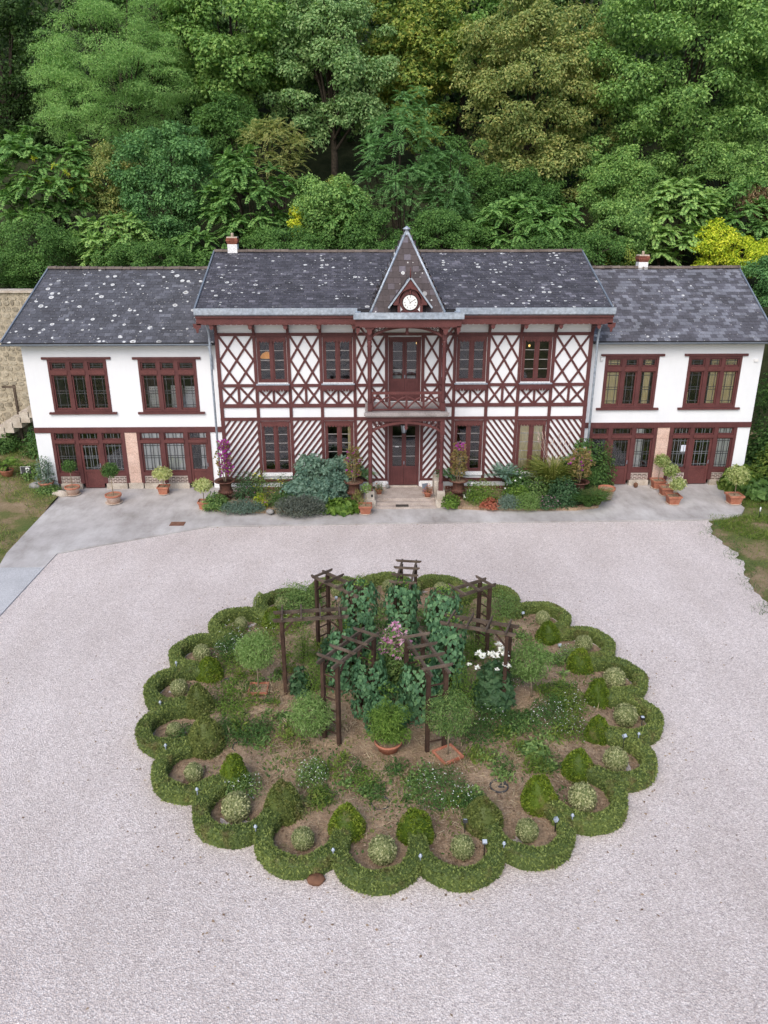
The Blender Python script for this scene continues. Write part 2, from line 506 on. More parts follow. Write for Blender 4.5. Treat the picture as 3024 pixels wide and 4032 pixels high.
class MB:
    def __init__(s):
        s.v, s.f, s.sm = [], [], []
    def poly(s, pts, faces, smooth=False):
        k = len(s.v)
        s.v += [tuple(p) for p in pts]
        s.f += [tuple(i + k for i in f) for f in faces]
        s.sm += [smooth] * len(faces)
        return s
    def box(s, x0, x1, y0, y1, z0, z1):
        return s.poly([(x0, y0, z0), (x1, y0, z0), (x1, y1, z0), (x0, y1, z0), (x0, y0, z1), (x1, y0, z1), (x1, y1, z1), (x0, y1, z1)],
                      [(0, 3, 2, 1), (4, 5, 6, 7), (0, 1, 5, 4), (1, 2, 6, 5), (2, 3, 7, 6), (3, 0, 4, 7)])
    def obox(s, c, sx, sy, sz, M):
        """oriented box: centre c, half sizes, 3x3 matrix"""
        P = []
        for a, b, d in ((-1, -1, -1), (1, -1, -1), (1, 1, -1), (-1, 1, -1), (-1, -1, 1), (1, -1, 1), (1, 1, 1), (-1, 1, 1)):
            P.append(Vector(c) + M @ Vector((a * sx, b * sy, d * sz)))
        return s.poly(P, [(0, 3, 2, 1), (4, 5, 6, 7), (0, 1, 5, 4), (1, 2, 6, 5), (2, 3, 7, 6), (3, 0, 4, 7)])
    def bar(s, a, b, w, h, up=(0, 0, 1)):
        """square bar from a to b, w wide, h high"""
        a, b, up = Vector(a), Vector(b), Vector(up)
        d = (b - a).normalized()
        side = d.cross(up)
        if side.length < 1e-4:
            side = d.cross(Vector((0, 1, 0)))
        side.normalize()
        u = side.cross(d)
        M = Matrix((d, side, u)).transposed()
        return s.obox((a + b) / 2, (b - a).length / 2, w / 2, h / 2, M)
    def ext(s, pts, vec):
        """extrude a planar polygon along vec"""
        n = len(pts)
        P = [Vector(p) for p in pts]
        nrm = Vector((0, 0, 0))
        for i in range(n):
            nrm += (P[i] - P[0]).cross(P[(i + 1) % n] - P[0])
        if nrm.dot(Vector(vec)) > 0:
            P.reverse()
        Q = [p + Vector(vec) for p in P]
        return s.poly(P + Q, [tuple(range(n)), tuple(range(2 * n - 1, n - 1, -1))] + [(i, i + n, (i + 1) % n + n, (i + 1) % n) for i in range(n)])
    def tube(s, pts, rad, n=8, cap=True):
        pts = [Vector(p) for p in pts]
        if not hasattr(rad, '__len__'):
            rad = [rad] * len(pts)
        k = len(s.v)
        pr = None
        for i, p in enumerate(pts):
            d = (pts[min(i + 1, len(pts) - 1)] - pts[max(i - 1, 0)]).normalized()
            if pr is None:
                pr = d.orthogonal().normalized()
            pr = (pr - d * pr.dot(d))
            pr = pr.normalized() if pr.length > 1e-5 else d.orthogonal().normalized()
            q = d.cross(pr)
            for j in range(n):
                t = 2 * math.pi * j / n
                s.v.append(tuple(p + (pr * math.cos(t) + q * math.sin(t)) * rad[i]))
        for i in range(len(pts) - 1):
            for j in range(n):
                a = k + i * n + j
                b = k + i * n + (j + 1) % n
                s.f.append((a, b, b + n, a + n))
                s.sm.append(True)
        if cap:
            s.f += [tuple(k + n - 1 - j for j in range(n)), tuple(k + (len(pts) - 1) * n + j for j in range(n))]
            s.sm += [False, False]
        return s
    def lathe(s, prof, n=20, c=(0, 0), smooth=True, sq=False, cap=True):
        k = len(s.v)
        for r, z in prof:
            for j in range(n):
                t = 2 * math.pi * (j + (.5 if sq else 0)) / n
                rr = r * (1.41421 if sq else 1)
                s.v.append((c[0] + rr * math.cos(t), c[1] + rr * math.sin(t), z))
        for i in range(len(prof) - 1):
            for j in range(n):
                a = k + i * n + j
                b = k + i * n + (j + 1) % n
                s.f.append((a, b, b + n, a + n))
                s.sm.append(smooth)
        if cap:
            s.f += [tuple(k + n - 1 - j for j in range(n)), tuple(k + (len(prof) - 1) * n + j for j in range(n))]
            s.sm += [False, False]
        return s
    def mesh(s, name='mesh'):
        me = bpy.data.meshes.new(name)
        me.from_pydata(s.v, [], s.f)
        me.polygons.foreach_set('use_smooth', s.sm)
        me.update()
        return me
    def put(s, name, mat, parent=None, world=True, **kw):
        return put(name, s.mesh(name), mat, parent, world, **kw)

def clip_poly(poly, x0, x1, z0, z1):
    def cl(P, f, inter):
        o = []
        for i in range(len(P)):
            a, b = P[i], P[(i + 1) % len(P)]
            if f(a):
                o.append(a)
                if not f(b):
                    o.append(inter(a, b))
            elif f(b):
                o.append(inter(a, b))
        return o
    def ix(v):
        return lambda a, b: (v, a[1] + (b[1] - a[1]) * (v - a[0]) / (b[0] - a[0]))
    def iz(v):
        return lambda a, b: (a[0] + (b[0] - a[0]) * (v - a[1]) / (b[1] - a[1]), v)
    for f, i in ((lambda p: p[0] >= x0, ix(x0)), (lambda p: p[0] <= x1, ix(x1)), (lambda p: p[1] >= z0, iz(z0)), (lambda p: p[1] <= z1, iz(z1))):
        poly = cl(poly, f, i)
        if len(poly) < 3:
            return []
    return poly

def strip(x0, x1, z0, z1, ax, az, bx, bz, w):
    """band of width w along the line a-b (made long), clipped to the rectangle"""
    dx, dz = bx - ax, bz - az
    L = math.hypot(dx, dz)
    dx, dz = dx / L, dz / L
    nx, nz = -dz * w / 2, dx * w / 2
    e = 10
    P = [(ax - dx * e + nx, az - dz * e + nz), (bx + dx * e + nx, bz + dz * e + nz), (bx + dx * e - nx, bz + dz * e - nz), (ax - dx * e - nx, az - dz * e - nz)]
    return clip_poly(P, x0, x1, z0, z1)

def wall_grid(mb, x0, x1, z0, z1, y0, y1, holes):
    xs = sorted({x0, x1} | {h[0] for h in holes} | {h[1] for h in holes})
    zs = sorted({z0, z1} | {h[2] for h in holes} | {h[3] for h in holes})
    def solid(cx, cz):
        return not any(h[0] < cx < h[1] and h[2] < cz < h[3] for h in holes)
    V = {}
    def vid(i, y, k):
        key = (i, y, k)
        if key not in V:
            V[key] = len(mb.v)
            mb.v.append((xs[i], (y0, y1)[y], zs[k]))
        return V[key]
    n, m = len(xs) - 1, len(zs) - 1
    S_ = [[solid((xs[i] + xs[i + 1]) / 2, (zs[k] + zs[k + 1]) / 2) for k in range(m)] for i in range(n)]
    def add(*f):
        mb.f.append(f)
        mb.sm.append(False)
    for i in range(n):
        for k in range(m):
            if not S_[i][k]:
                continue
            add(vid(i, 0, k), vid(i + 1, 0, k), vid(i + 1, 0, k + 1), vid(i, 0, k + 1))
            add(vid(i, 1, k), vid(i, 1, k + 1), vid(i + 1, 1, k + 1), vid(i + 1, 1, k))
            if i == 0 or not S_[i - 1][k]:
                add(vid(i, 0, k), vid(i, 0, k + 1), vid(i, 1, k + 1), vid(i, 1, k))
            if i == n - 1 or not S_[i + 1][k]:
                add(vid(i + 1, 0, k), vid(i + 1, 1, k), vid(i + 1, 1, k + 1), vid(i + 1, 0, k + 1))
            if k == 0 or not S_[i][k - 1]:
                add(vid(i, 0, k), vid(i, 1, k), vid(i + 1, 1, k), vid(i + 1, 0, k))
            if k == m - 1 or not S_[i][k + 1]:
                add(vid(i, 0, k + 1), vid(i + 1, 0, k + 1), vid(i + 1, 1, k + 1), vid(i, 1, k + 1))
    return mb

# ---------- leaves
TPL = {
    'oval': (np.array([(0, 0, 0), (.45, .30, .07), (1, 0, -.05), (.45, -.30, .07)]), [(0, 2, 1), (0, 3, 2)]),
    'narrow': (np.array([(0, 0, 0), (.45, .13, .03), (1, 0, -.08), (.45, -.13, .03)]), [(0, 2, 1), (0, 3, 2)]),
    'blade': (np.array([(0, .035, 0), (0, -.035, 0), (.55, -.03, .06), (.55, .03, .06), (1, 0, -.02)]), [(0, 1, 2), (0, 2, 3), (3, 2, 4)]),
    'heart': (np.array([(.12, 0, -.02), (-.05, .22, .03), (.18, .46, .05), (.58, .34, .03), (1, 0, -.10), (.58, -.34, .03), (.18, -.46, .05), (-.05, -.22, .03)]),
              [(0, 2, 1), (0, 3, 2), (0, 4, 3), (0, 5, 4), (0, 6, 5), (0, 7, 6)]),
    'lobed': (np.array([(0, 0, 0), (.30, .48, .06), (.50, .20, .02), (1, 0, -.06), (.50, -.20, .02), (.30, -.48, .06)]), [(0, 2, 1), (0, 3, 2), (0, 4, 3), (0, 5, 4)]),
}

def unit(a):
    return a / np.maximum(np.linalg.norm(a, axis=-1, keepdims=True), 1e-9)

def rdir(n):
    return unit(rng.normal(size=(n, 3)))

def leaves(name, C, D, Nn, Sz, tpl='oval', var=None):
    """one mesh of len(C) leaves: base point C, axis D, face normal Nn, length Sz"""
    T, F = TPL[tpl]
    n, k = len(C), len(T)
    D = unit(D)
    side = unit(np.cross(D, Nn))
    up = np.cross(side, D)
    Sz = np.broadcast_to(np.asarray(Sz, float), (n,))
    P = C[:, None, :] + Sz[:, None, None] * (T[None, :, 0:1] * D[:, None, :] + T[None, :, 1:2] * side[:, None, :] + T[None, :, 2:3] * up[:, None, :])
    if var is None:
        var = rng.random(n)
    Fa = (np.array(F)[None] + (np.arange(n) * k)[:, None, None]).reshape(-1, 3)
    return raw_mesh(name, P.reshape(-1, 3), Fa, np.repeat(var, k))

def raw_mesh(name, V, F, var=None, smooth=False):
    me = bpy.data.meshes.new(name)
    nv, nf = len(V), len(F)
    k = F.shape[1]
    me.vertices.add(nv)
    me.vertices.foreach_set('co', np.ascontiguousarray(V, dtype=np.float32).ravel())
    me.loops.add(nf * k)
    me.loops.foreach_set('vertex_index', np.ascontiguousarray(F, dtype=np.int32).ravel())
    me.polygons.add(nf)
    me.polygons.foreach_set('loop_start', np.arange(0, nf * k, k, dtype=np.int32))
    me.polygons.foreach_set('use_smooth', np.full(nf, smooth, dtype=bool))
    me.update(calc_edges=True)
    if var is not None:
        a = me.attributes.new('var', 'FLOAT', 'POINT')
        a.data.foreach_set('value', np.ascontiguousarray(var, dtype=np.float32))
    return me

def cat_leaf(parts):
    return [np.concatenate([p[i] for p in parts]) for i in range(4)]

UP = np.array([0, 0, 1.0])

def clump_leaves(cs, rs, per, size, flat=.75, droop=.4, upb=.5, jit=.6, inner=.72, bias=.25):
    """leaves on the outside of many lumps"""
    C, D, Nn, Sz = [], [], [], []
    for c, r in zip(cs, rs):
        n = int(per * (r / np.mean(rs)) ** 2)
        d = unit(rdir(n) + np.array([0, -.15, bias]))
        d[:, 1] = np.where(d[:, 1] > .55, -d[:, 1], d[:, 1])
        rad = r * (inner + (1.06 - inner) * rng.random((n, 1)))
        out = rng.random((n, 1)) < .14
        rad = np.where(out, rad * (1 + .45 * rng.random((n, 1))), rad)
        p = c + d * rad * np.array([rng.uniform(.75, 1.35), rng.uniform(.8, 1.2), flat * rng.uniform(.65, 1.25)])
        nn = unit(d * .7 + UP * upb + rng.normal(size=(n, 3)) * jit * .5)
        ax = unit(np.cross(nn, rdir(n)) + d * .35 - UP * droop)
        C.append(p); D.append(ax); Nn.append(nn); Sz.append(size * (.65 + .7 * rng.random(n)))
    return [np.concatenate(x) for x in (C, D, Nn, Sz)]

def frond(base, axis, L, npair=9, leaflet=.24, arch=.5, end=True):
    """pinnate leaf: arching rachis with leaflets in pairs"""
    axis = unit(np.asarray(axis, float)[None])[0]
    t = np.linspace(.16, 1, npair)
    horiz = np.array([axis[0], axis[1], 0]) + 1e-6
    pts = base + L * (t[:, None] * axis + (t ** 2)[:, None] * np.array([0, 0, -arch]))
    tang = unit(axis + 2 * t[:, None] * np.array([0, 0, -arch]))
    sd = unit(np.cross(tang, UP))
    nn = np.cross(sd, tang)
    ll = leaflet * L * (1.0 - .55 * np.abs(t - .45))
    C, D, N_, S_ = [], [], [], []
    for sgn in (1, -1):
        C.append(pts); D.append(unit(sd * sgn + tang * .45 - UP * .22)); N_.append(nn + rng.normal(size=nn.shape) * .18); S_.append(ll)
    C.append(pts[-1:]); D.append(tang[-1:]); N_.append(nn[-1:]); S_.append(ll[-1:])
    return [np.concatenate(x) for x in (C, D, N_, S_)]

def rosettes(centres, axes, nf, L, npair=8, leaflet=.26, arch=.45, spread=1.0):
    out = []
    for c, a in zip(centres, axes):
        a = unit(a[None])[0]
        ph = rng.random() * 6.28
        u = unit(np.cross(a, [.3, .7, .2])[None])[0]
        w = np.cross(a, u)
        for i in range(nf):
            t = ph + i * 2.39996
            el = .25 + .75 * (i / nf)
            d = a * (1.15 - el * spread) + (u * math.cos(t) + w * math.sin(t)) * (.35 + .75 * el)
            out.append(frond(c, d, L * (.75 + .4 * rng.random()), npair, leaflet, arch * (.6 + .8 * rng.random())))
    return cat_leaf(out)

def limb_tubes(mb, base, targets, r0, h_split, n=6):
    base = Vector(base)
    for t in targets:
        t = Vector(t)
        s = base + Vector((0, 0, h_split * (.6 + .5 * random.random())))
        mid = s.lerp(t, .5) + Vector((random.uniform(-.3, .3), random.uniform(-.3, .3), random.uniform(0, .4)))
        mb.tube([s, mid, t], [r0 * .5, r0 * .28, r0 * .1], n, cap=False)

def stems(mb, n, h, spread, r=.012, base=.1):
    for i in range(n):
        a = random.uniform(0, 6.28)
        q = random.uniform(.2, 1)
        p0 = Vector((math.cos(a) * base * q, math.sin(a) * base * q, -.03))
        p2 = Vector((math.cos(a) * spread * q, math.sin(a) * spread * q, h * random.uniform(.7, 1)))
        mb.tube([p0, p0.lerp(p2, .5) + Vector((0, 0, h * .12)), p2], [r, r * .8, r * .4], 5, cap=False)
    return mb

def dome_leaves(n, rx, ry, h, size, shell=.7, z0=0.0, upb=.35, droop=.3, jit=.6, lump=.0):
    d = rdir(n)
    d[:, 2] = np.abs(d[:, 2])
    rad = shell + (1 - shell) * rng.random((n, 1)) ** .7
    if lump:
        k = rdir(9)
        k[:, 2] = np.abs(k[:, 2])
        rad = rad * (1 - lump + 1.4 * lump * np.clip(((d @ k.T).max(1) - .6) / .4, 0, 1))[:, None]
    p = d * rad * np.array([rx, ry, h]) + np.array([0, 0, z0])
    nn = unit(d * .8 + UP * upb + rng.normal(size=(n, 3)) * jit * .6)
    ax = unit(np.cross(nn, rdir(n)) + d * .3 - UP * droop)
    return [p, ax, nn, size * (.65 + .7 * rng.random(n))]

def ball_leaves(n, r, size, c=(0, 0, 0), shell=.9, sq=(1, 1, 1), droop=.1, jit=.5):
    d = rdir(n)
    p = d * r * (shell + (1.03 - shell) * rng.random((n, 1))) * np.array(sq) + np.array(c)
    nn = unit(d + rng.normal(size=(n, 3)) * jit)
    ax = unit(np.cross(nn, rdir(n)) + d * .25 - UP * droop)
    return [p, ax, nn, size * (.65 + .7 * rng.random(n))]

def bushy(name, label, cat, loc, L, mat, tpl='oval', stem_mat='green_stem', nst=7, h=.5, spread=.3, group=None, blossoms=None, sr=.01, rot=0):
    """plant thing: stems + foliage (+ blossoms)"""
    o = thing(name, label, cat, loc, (0, 0, rot), group)
    stems(MB(), nst, h, spread, sr).put('stem', stem_mat, o, False, kind='stuff')
    put('foliage', leaves('foliage', *L, tpl), mat, o, kind='stuff')
    if blossoms is not None:
        bl, bm = blossoms
        put('blossom', leaves('blossom', *bl, 'lobed'), bm, o, kind='stuff')
    return o

def spots_on(L, n, size, lift=.03, face=None):
    """blossoms (three petals each) at random leaves of L"""
    idx = rng.choice(len(L[0]), n, replace=False)
    c = np.repeat(L[0][idx], 3, 0) + np.array([0, 0, lift])
    d = unit(rng.normal(size=(n * 3, 3)) * np.array([1, 1, .35]))
    nn = unit(np.repeat(L[2][idx], 3, 0) * .5 + np.array([0, -.5, .8]) + rng.normal(size=(n * 3, 3)) * .25)
    return [c, d, nn, size * (.7 + .6 * rng.random(n * 3))]

def noise_blob(r, seg=16, ring=10, amp=.05, sq=(1, 1, 1), half=False):
    """slightly uneven closed body used as the dense inside of clipped shrubs"""
    mb = MB()
    prof = []
    for i in range(ring + 1):
        t = math.pi * i / ring if not half else math.pi / 2 + math.pi / 2 * i / ring
        prof.append((max(.004, r * math.sin(t)), -r * math.cos(t) if not half else -r * math.cos(t)))
    mb.lathe(prof, seg)
    mb.v = [tuple(Vector(v) * (1 + random.uniform(-amp, amp)) * 1.0) for v in mb.v]
    mb.v = [(v[0] * sq[0], v[1] * sq[1], v[2] * sq[2]) for v in mb.v]
    return mb

def clumpy(n_c, rx, ry, h, cr, per, size, z_lo=.0, flat=.8, droop=.25, inner=.45):
    """uneven shrub: leaves on lumps spread through half an ellipsoid, with sprigs standing out"""
    d = rdir(n_c)
    d[:, 2] = np.abs(d[:, 2])
    cs = d * (.35 + .62 * rng.random((n_c, 1))) * np.array([rx, ry, h]) + np.array([0, 0, z_lo])
    rs = cr * (.55 + .8 * rng.random(n_c))
    return clump_leaves(cs, rs, per, size, flat, droop, inner=inner, bias=.3)

# ---------------------------------------------------------------- the setting
ZC = -.15                                   # level of the gravel court
GX, GY = .71, 16.50                         # centre of the round bed

def sheet(name, pts, z, mat, thick=0, kind='structure', zf=None):
    bm = bmesh.new()
    vs = [bm.verts.new((x, y, z if zf is None else zf(x, y))) for x, y in pts]
    f = bm.faces.new(vs)
    if f.normal.z < 0 or f.calc_area() and (f.normal_update() or f.normal.z < 0):
        f.normal_flip()
    if thick:
        r = bmesh.ops.extrude_face_region(bm, geom=[f])
        nv = [g for g in r['geom'] if isinstance(g, bmesh.types.BMVert)]
        top = set(nv)
        for v in bm.verts:
            if v not in top:
                v.co.z -= thick
        bmesh.ops.recalc_face_normals(bm, faces=bm.faces)
    me = bpy.data.meshes.new(name)
    bm.to_mesh(me)
    bm.free()
    return put(name, me, mat, kind=kind)

sheet('ground', [(-160, -60), (160, -60), (160, 260), (-160, 260)], -.21, 'dry_ground')
# gravel court with a ragged right edge
edge = [(13.4, 28.02), (13.3, 27.6), (13.0, 26.6), (12.98, 25.9), (13.15, 25.1), (12.8, 23.7), (12.5, 22.3), (12.2, 20.6), (12.0, 18), (11.9, 14), (12, 5), (13, -20)]
rag = []
for (a, b), (c, d) in zip(edge[:-1], edge[1:]):
    k = max(2, int(math.hypot(c - a, d - b) / .22))
    for i in range(k):
        t = i / k
        rag.append((a + (c - a) * t + random.uniform(-.13, .13) * (0 if not rag else 1), b + (d - b) * t))
rag.append(edge[-1])
sheet('gravel_court', [(-11.12, -20), (-11.12, 25.2), (-9.9, 25.85), (-6.2, 27.66), (.58, 27.86), (12.9, 27.95)] + rag, ZC, 'gravel')

def terrace_z(x, y):
    return -.12 + .115 * min(1, max(0, (y - 28.2) / 3.8))
ter = bpy.data.meshes.new('terrace')
A_ = [(-13.07, 28.2), (14.2, 28.2), (15.0, 28.6), (15.4, 29.2), (15.42, 32.6), (-13.2, 32.6)]
B_ = [(-13.07, 28.2), (-12.9, 25.3), (-12.66, 24.1), (-11.09, 24.1), (-11.09, 25.25), (-9.9, 25.9), (-6.2, 27.71), (.58, 27.91), (12.9, 28.0), (14.2, 28.2)]
mb = MB()
for P in (A_, B_):
    mb.poly([(x, y, terrace_z(x, y)) for x, y in P], [tuple(range(len(P)))])
outer = [(-13.2, 32.6), (-13.07, 28.2), (-12.9, 25.3), (-12.66, 24.1), (-11.09, 24.1), (-11.09, 25.25), (-9.9, 25.9), (-6.2, 27.71), (.58, 27.91), (12.9, 28.0), (14.2, 28.2), (15.0, 28.6), (15.4, 29.2), (15.42, 32.6)]
for (a, b), (c, d) in zip(outer[:-1], outer[1:]):
    mb.poly([(a, b, terrace_z(a, b)), (a, b, -.4), (c, d, -.4), (c, d, terrace_z(c, d))], [(0, 1, 2, 3)])
o = mb.put('terrace', 'concrete', None, kind='structure')
bm = bmesh.new(); bm.from_mesh(o.data); bmesh.ops.recalc_face_normals(bm, faces=bm.faces)
for f in bm.faces:
    if abs(f.normal.z) > .7 and f.normal.z < 0:
        f.normal_flip()
bm.to_mesh(o.data); bm.free()
sheet('path', [(-12.64, 24.07), (-12.4, 22), (-12.3, 18), (-12.3, -20), (-11.09, -20), (-11.09, 24.07)], -.115, 'path_concrete', .2)

# grass bank to the left, rising towards the stone wall
def bank(x, y):
    return -.16 + max(0, y - 27.5) * .055 + max(0, -13.5 - x) * .06 + .05 * math.sin(x * 2.1 + y) * math.sin(y * 1.7)
def grid_sheet(name, x0, x1, y0, y1, n, m, zf, mat, inside=None):
    V, F = [], []
    for j in range(m + 1):
        for i in range(n + 1):
            x, y = x0 + (x1 - x0) * i / n, y0 + (y1 - y0) * j / m
            if inside:
                x, y = inside(x, y)
            V.append((x, y, zf(x, y)))
    for j in range(m):
        for i in range(n):
            a = j * (n + 1) + i
            F.append((a, a + 1, a + n + 2, a + n + 1))
    return put(name, raw_mesh(name, np.array(V), np.array(F), smooth=True), mat, kind='structure')
def bank_in(x, y):
    lim = -12.30 if y < 18 else np.interp(y, [18, 22, 24.1, 25.3, 28.2, 31.2, 32.2, 45], [-12.30, -12.4, -12.66, -12.9, -13.07, -13.15, -13.9, -14.2])
    return (min(x, lim), y)
grid_sheet('grass_bank', -26, -12.3, 8, 42, 30, 60, bank, 'dry_ground', bank_in)
# hillside behind the house
def hill(x, y):
    return 6.2 + (y - 41.5) * .50 + .5 * math.sin(x * .5 + 1) * math.sin(y * .37) + (.25 * math.sin(x * 1.9) * math.sin(y * 1.3))
grid_sheet('hillside', -70, 75, 41.5, 120, 60, 50, hill, 'hill_floor')
mb = MB()
mb.poly([(-70, 41.5, -.5), (75, 41.5, -.5), (75, 41.6, 6.6), (-70, 41.6, 6.6)], [(0, 1, 2, 3)])
mb.put('terrain', 'hill_floor', kind='structure')
BALLS = [-6.2, -22, -38.2, -55.4, -72.1, -89.1, -106.7, -125.0, -143.2, -161, -178, 9.6, 25.2, 41.2, 57.4, 74.1, 91.6, 109.5, 128, 146.5, 164.5]
# soil of the round bed: low mound
V, F = [(GX, GY, ZC + .1)], []
nr, na = 26, 252
for i in range(1, nr + 1):
    for j in range(na):
        a = 2 * math.pi * j / na
        near = min(abs((math.degrees(a) - b + 180) % 360 - 180) for b in BALLS)
        r = (5.58 + .40 * max(0, 1 - near / 8.5) ** .5) * i / nr
        wob = (.028 * math.sin(r * 5 + a * 7) + .02 * math.sin(a * 19 + r * 3) + random.uniform(-.012, .012)) * (0 if i == nr else 1)
        V.append((GX + r * math.sin(a), GY - r * math.cos(a), ZC + .02 + .1 * (1 - (r / 6.12) ** 2) + wob))
Ft = [(0, 1 + j, 1 + (j + 1) % na) for j in range(na)]
Fq = []
for i in range(nr - 1):
    for j in range(na):
        a, b = 1 + i * na + j, 1 + i * na + (j + 1) % na
        Fq.append((a, a + na, b + na, b))
me = bpy.data.meshes.new('garden_soil')
me.from_pydata(V, [], Ft + Fq)
me.polygons.foreach_set('use_smooth', [True] * len(me.polygons))
me.update()
put('garden_soil', me, 'soil', kind='structure')
def soil_z(x, y):
    r = min(6.1, math.hypot(x - GX, y - GY))
    return ZC + .02 + .1 * (1 - (r / 6.12) ** 2)
# two planted beds against the house
for nm, pts in (('flower_bed', [(-6.45, 31.35), (-6.5, 29.5), (-6.0, 29.2), (-4.2, 29.0), (-1.4, 28.95), (-.35, 29.15), (-.22, 29.4), (-.22, 31.35)]),
                ('flower_bed', [(3.24, 31.35), (3.24, 29.35), (5, 29.12), (8.4, 29.05), (9.4, 29.3), (9.75, 30.2), (9.6, 31.35)])):
    sheet(nm, pts, .02, 'soil', .2)

# ---------------------------------------------------------------- generic building pieces
def glaze(parent, x0, x1, z0, z1, y, cols, rows, bar=.022, barmat='putty_bar', barname='glazing_bar', each=True):
    """panes one by one in a grid, thin bars between them"""
    w, h = (x1 - x0) / cols, (z1 - z0) / rows
    for i in range(cols):
        for j in range(rows):
            a, b = x0 + i * w, x0 + (i + 1) * w
            c, d = z0 + j * h, z0 + (j + 1) * h
            MB().box(a + .004, b - .004, y, y + .006, c + .004, d - .004).put('pane', 'glass', parent)
    for i in range(1, cols):
        x = x0 + i * w
        MB().box(x - bar / 2, x + bar / 2, y - .012, y + .01, z0, z1).put(barname, barmat, parent)
    for j in range(1, rows):
        z = z0 + j * h
        MB().box(x0, x1, y - .0135, y + .0115, z - bar / 2, z + bar / 2).put(barname, barmat, parent)

def frame_mb(x0, x1, z0, z1, y0, y1, t):
    mb = MB()
    mb.box(x0, x0 + t, y0, y1, z0, z1).box(x1 - t, x1, y0, y1, z0, z1)
    mb.box(x0 + t, x1 - t, y0, y1, z1 - t, z1).box(x0 + t, x1 - t, y0, y1, z0, z0 + t)
    return mb

def scallop_board(x0, x1, z1, h, y0, y1, n):
    """board with a scalloped lower edge"""
    pts = [(x0, z1), (x1, z1)]
    w = (x1 - x0) / n
    for i in range(n, 0, -1):
        xr, xl = x0 + i * w, x0 + (i - 1) * w
        pts += [(xr, z1 - h * .62), (xr - w * .22, z1 - h * .95), (xr - w * .5, z1 - h), (xl + w * .22, z1 - h * .95)]
    pts.append((x0, z1 - h * .62))
    return MB().ext([(p[0], y0, p[1]) for p in pts], (0, y1 - y0, 0))

def slate_roof(house, mat, p_eave0, p_eave1, p_ridge0, p_ridge1, expo=.215, wid=.265, keep=300, skip=None):
    """slates laid in courses from the eave up; the nearest ones are parts, the rest one part"""
    E0, E1, R0, R1 = [Vector(p) for p in (p_eave0, p_eave1, p_ridge0, p_ridge1)]
    up = ((R0 - E0) * .5 + (R1 - E1) * .5)
    L = up.length
    rows = int(L / expo)
    nrm = (E1 - E0).cross(up).normalized()
    if nrm.z < 0:
        nrm = -nrm
    m = MB().ext([(-.5, 0, 0), (.5, 0, 0), (.5, 1, 0), (-.5, 1, 0)], (0, 0, 1)).mesh('slate')
    m.materials.append(MATS[mat])
    rest_v, rest_f, rest_a = [], [], []
    cnt = 0
    for r in range(rows + 1):
        t0, t1 = r * expo / L, min(1.0, (r * expo + expo * 1.5) / L)
        a0, a1 = E0.lerp(R0, t0), E1.lerp(R1, t0)
        ln = (a1 - a0).length
        xd = (a1 - a0).normalized()
        n = int(ln / wid) + 1
        off = (-.5 if r % 2 else 0) * wid
        yd = (R0 - E0).normalized() if abs((R0 - E0).normalized().x) < .02 else Vector((0, up.y, up.z)).normalized()
        for i in range(n + 1):
            x0, x1 = max(0, off + i * wid), min(ln, off + (i + 1) * wid)
            if x1 - x0 < .04:
                continue
            c = a0 + xd * ((x0 + x1) / 2)
            if skip and skip(c):
                continue
            jit = random.uniform(-.006, .006)
            length = expo * 1.28
            tilt = Matrix.Rotation(-.045 + random.uniform(-.012, .012), 3, xd)
            Y = (tilt @ yd)
            Zd = xd.cross(Y).normalized()
            W = (x1 - x0) - .008
            th = .009
            base = c + nrm * (.020 + random.uniform(0, .005)) + yd * jit
            M = Matrix((xd * W, Y * length, Zd * th)).transposed().to_4x4()
            M.translation = base
            if cnt < keep:
                o = bpy.data.objects.new('slate', m)
                COL.objects.link(o)
                o.parent = house
                o.matrix_parent_inverse = INV[house.name]
                o.matrix_basis = M
                cnt += 1
            else:
                k = len(rest_v)
                for q in m.vertices:
                    rest_v.append(tuple(M @ q.co))
                rest_f += [tuple(j + k for j in p.vertices) for p in m.polygons]
                rest_a += [random.random()] * 8
    if rest_v:
        me = bpy.data.meshes.new('slate_courses')
        me.from_pydata(rest_v, [], rest_f)
        at = me.attributes.new('var', 'FLOAT', 'POINT')
        at.data.foreach_set('value', rest_a)
        put('slate_courses', me, mat, house, True, kind='stuff')

def roof_body(house, y_e, z_e, y_r, z_r, xe0, xe1, xr0, xr1, y_b, z_b, th=.10):
    """closed deck under the slates: front slope, back slope"""
    mb = MB()
    P = [(xe0, y_e, z_e), (xe1, y_e, z_e), (xr1, y_r, z_r), (xr0, y_r, z_r)]
    mb.poly(P + [(x, y, z - th) for x, y, z in P], [(0, 1, 2, 3), (7, 6, 5, 4), (0, 4, 5, 1), (0, 3, 7, 4), (1, 5, 6, 2)])
    Q = [(xr0, y_r, z_r), (xr1, y_r, z_r), (xe1, y_b, z_b), (xe0, y_b, z_b)]
    mb.poly(Q + [(x, y, z - th) for x, y, z in Q], [(0, 1, 2, 3), (7, 6, 5, 4), (2, 6, 7, 3), (0, 3, 7, 4), (1, 5, 6, 2)])
    return mb.put('roof', 'roof_deck', house)

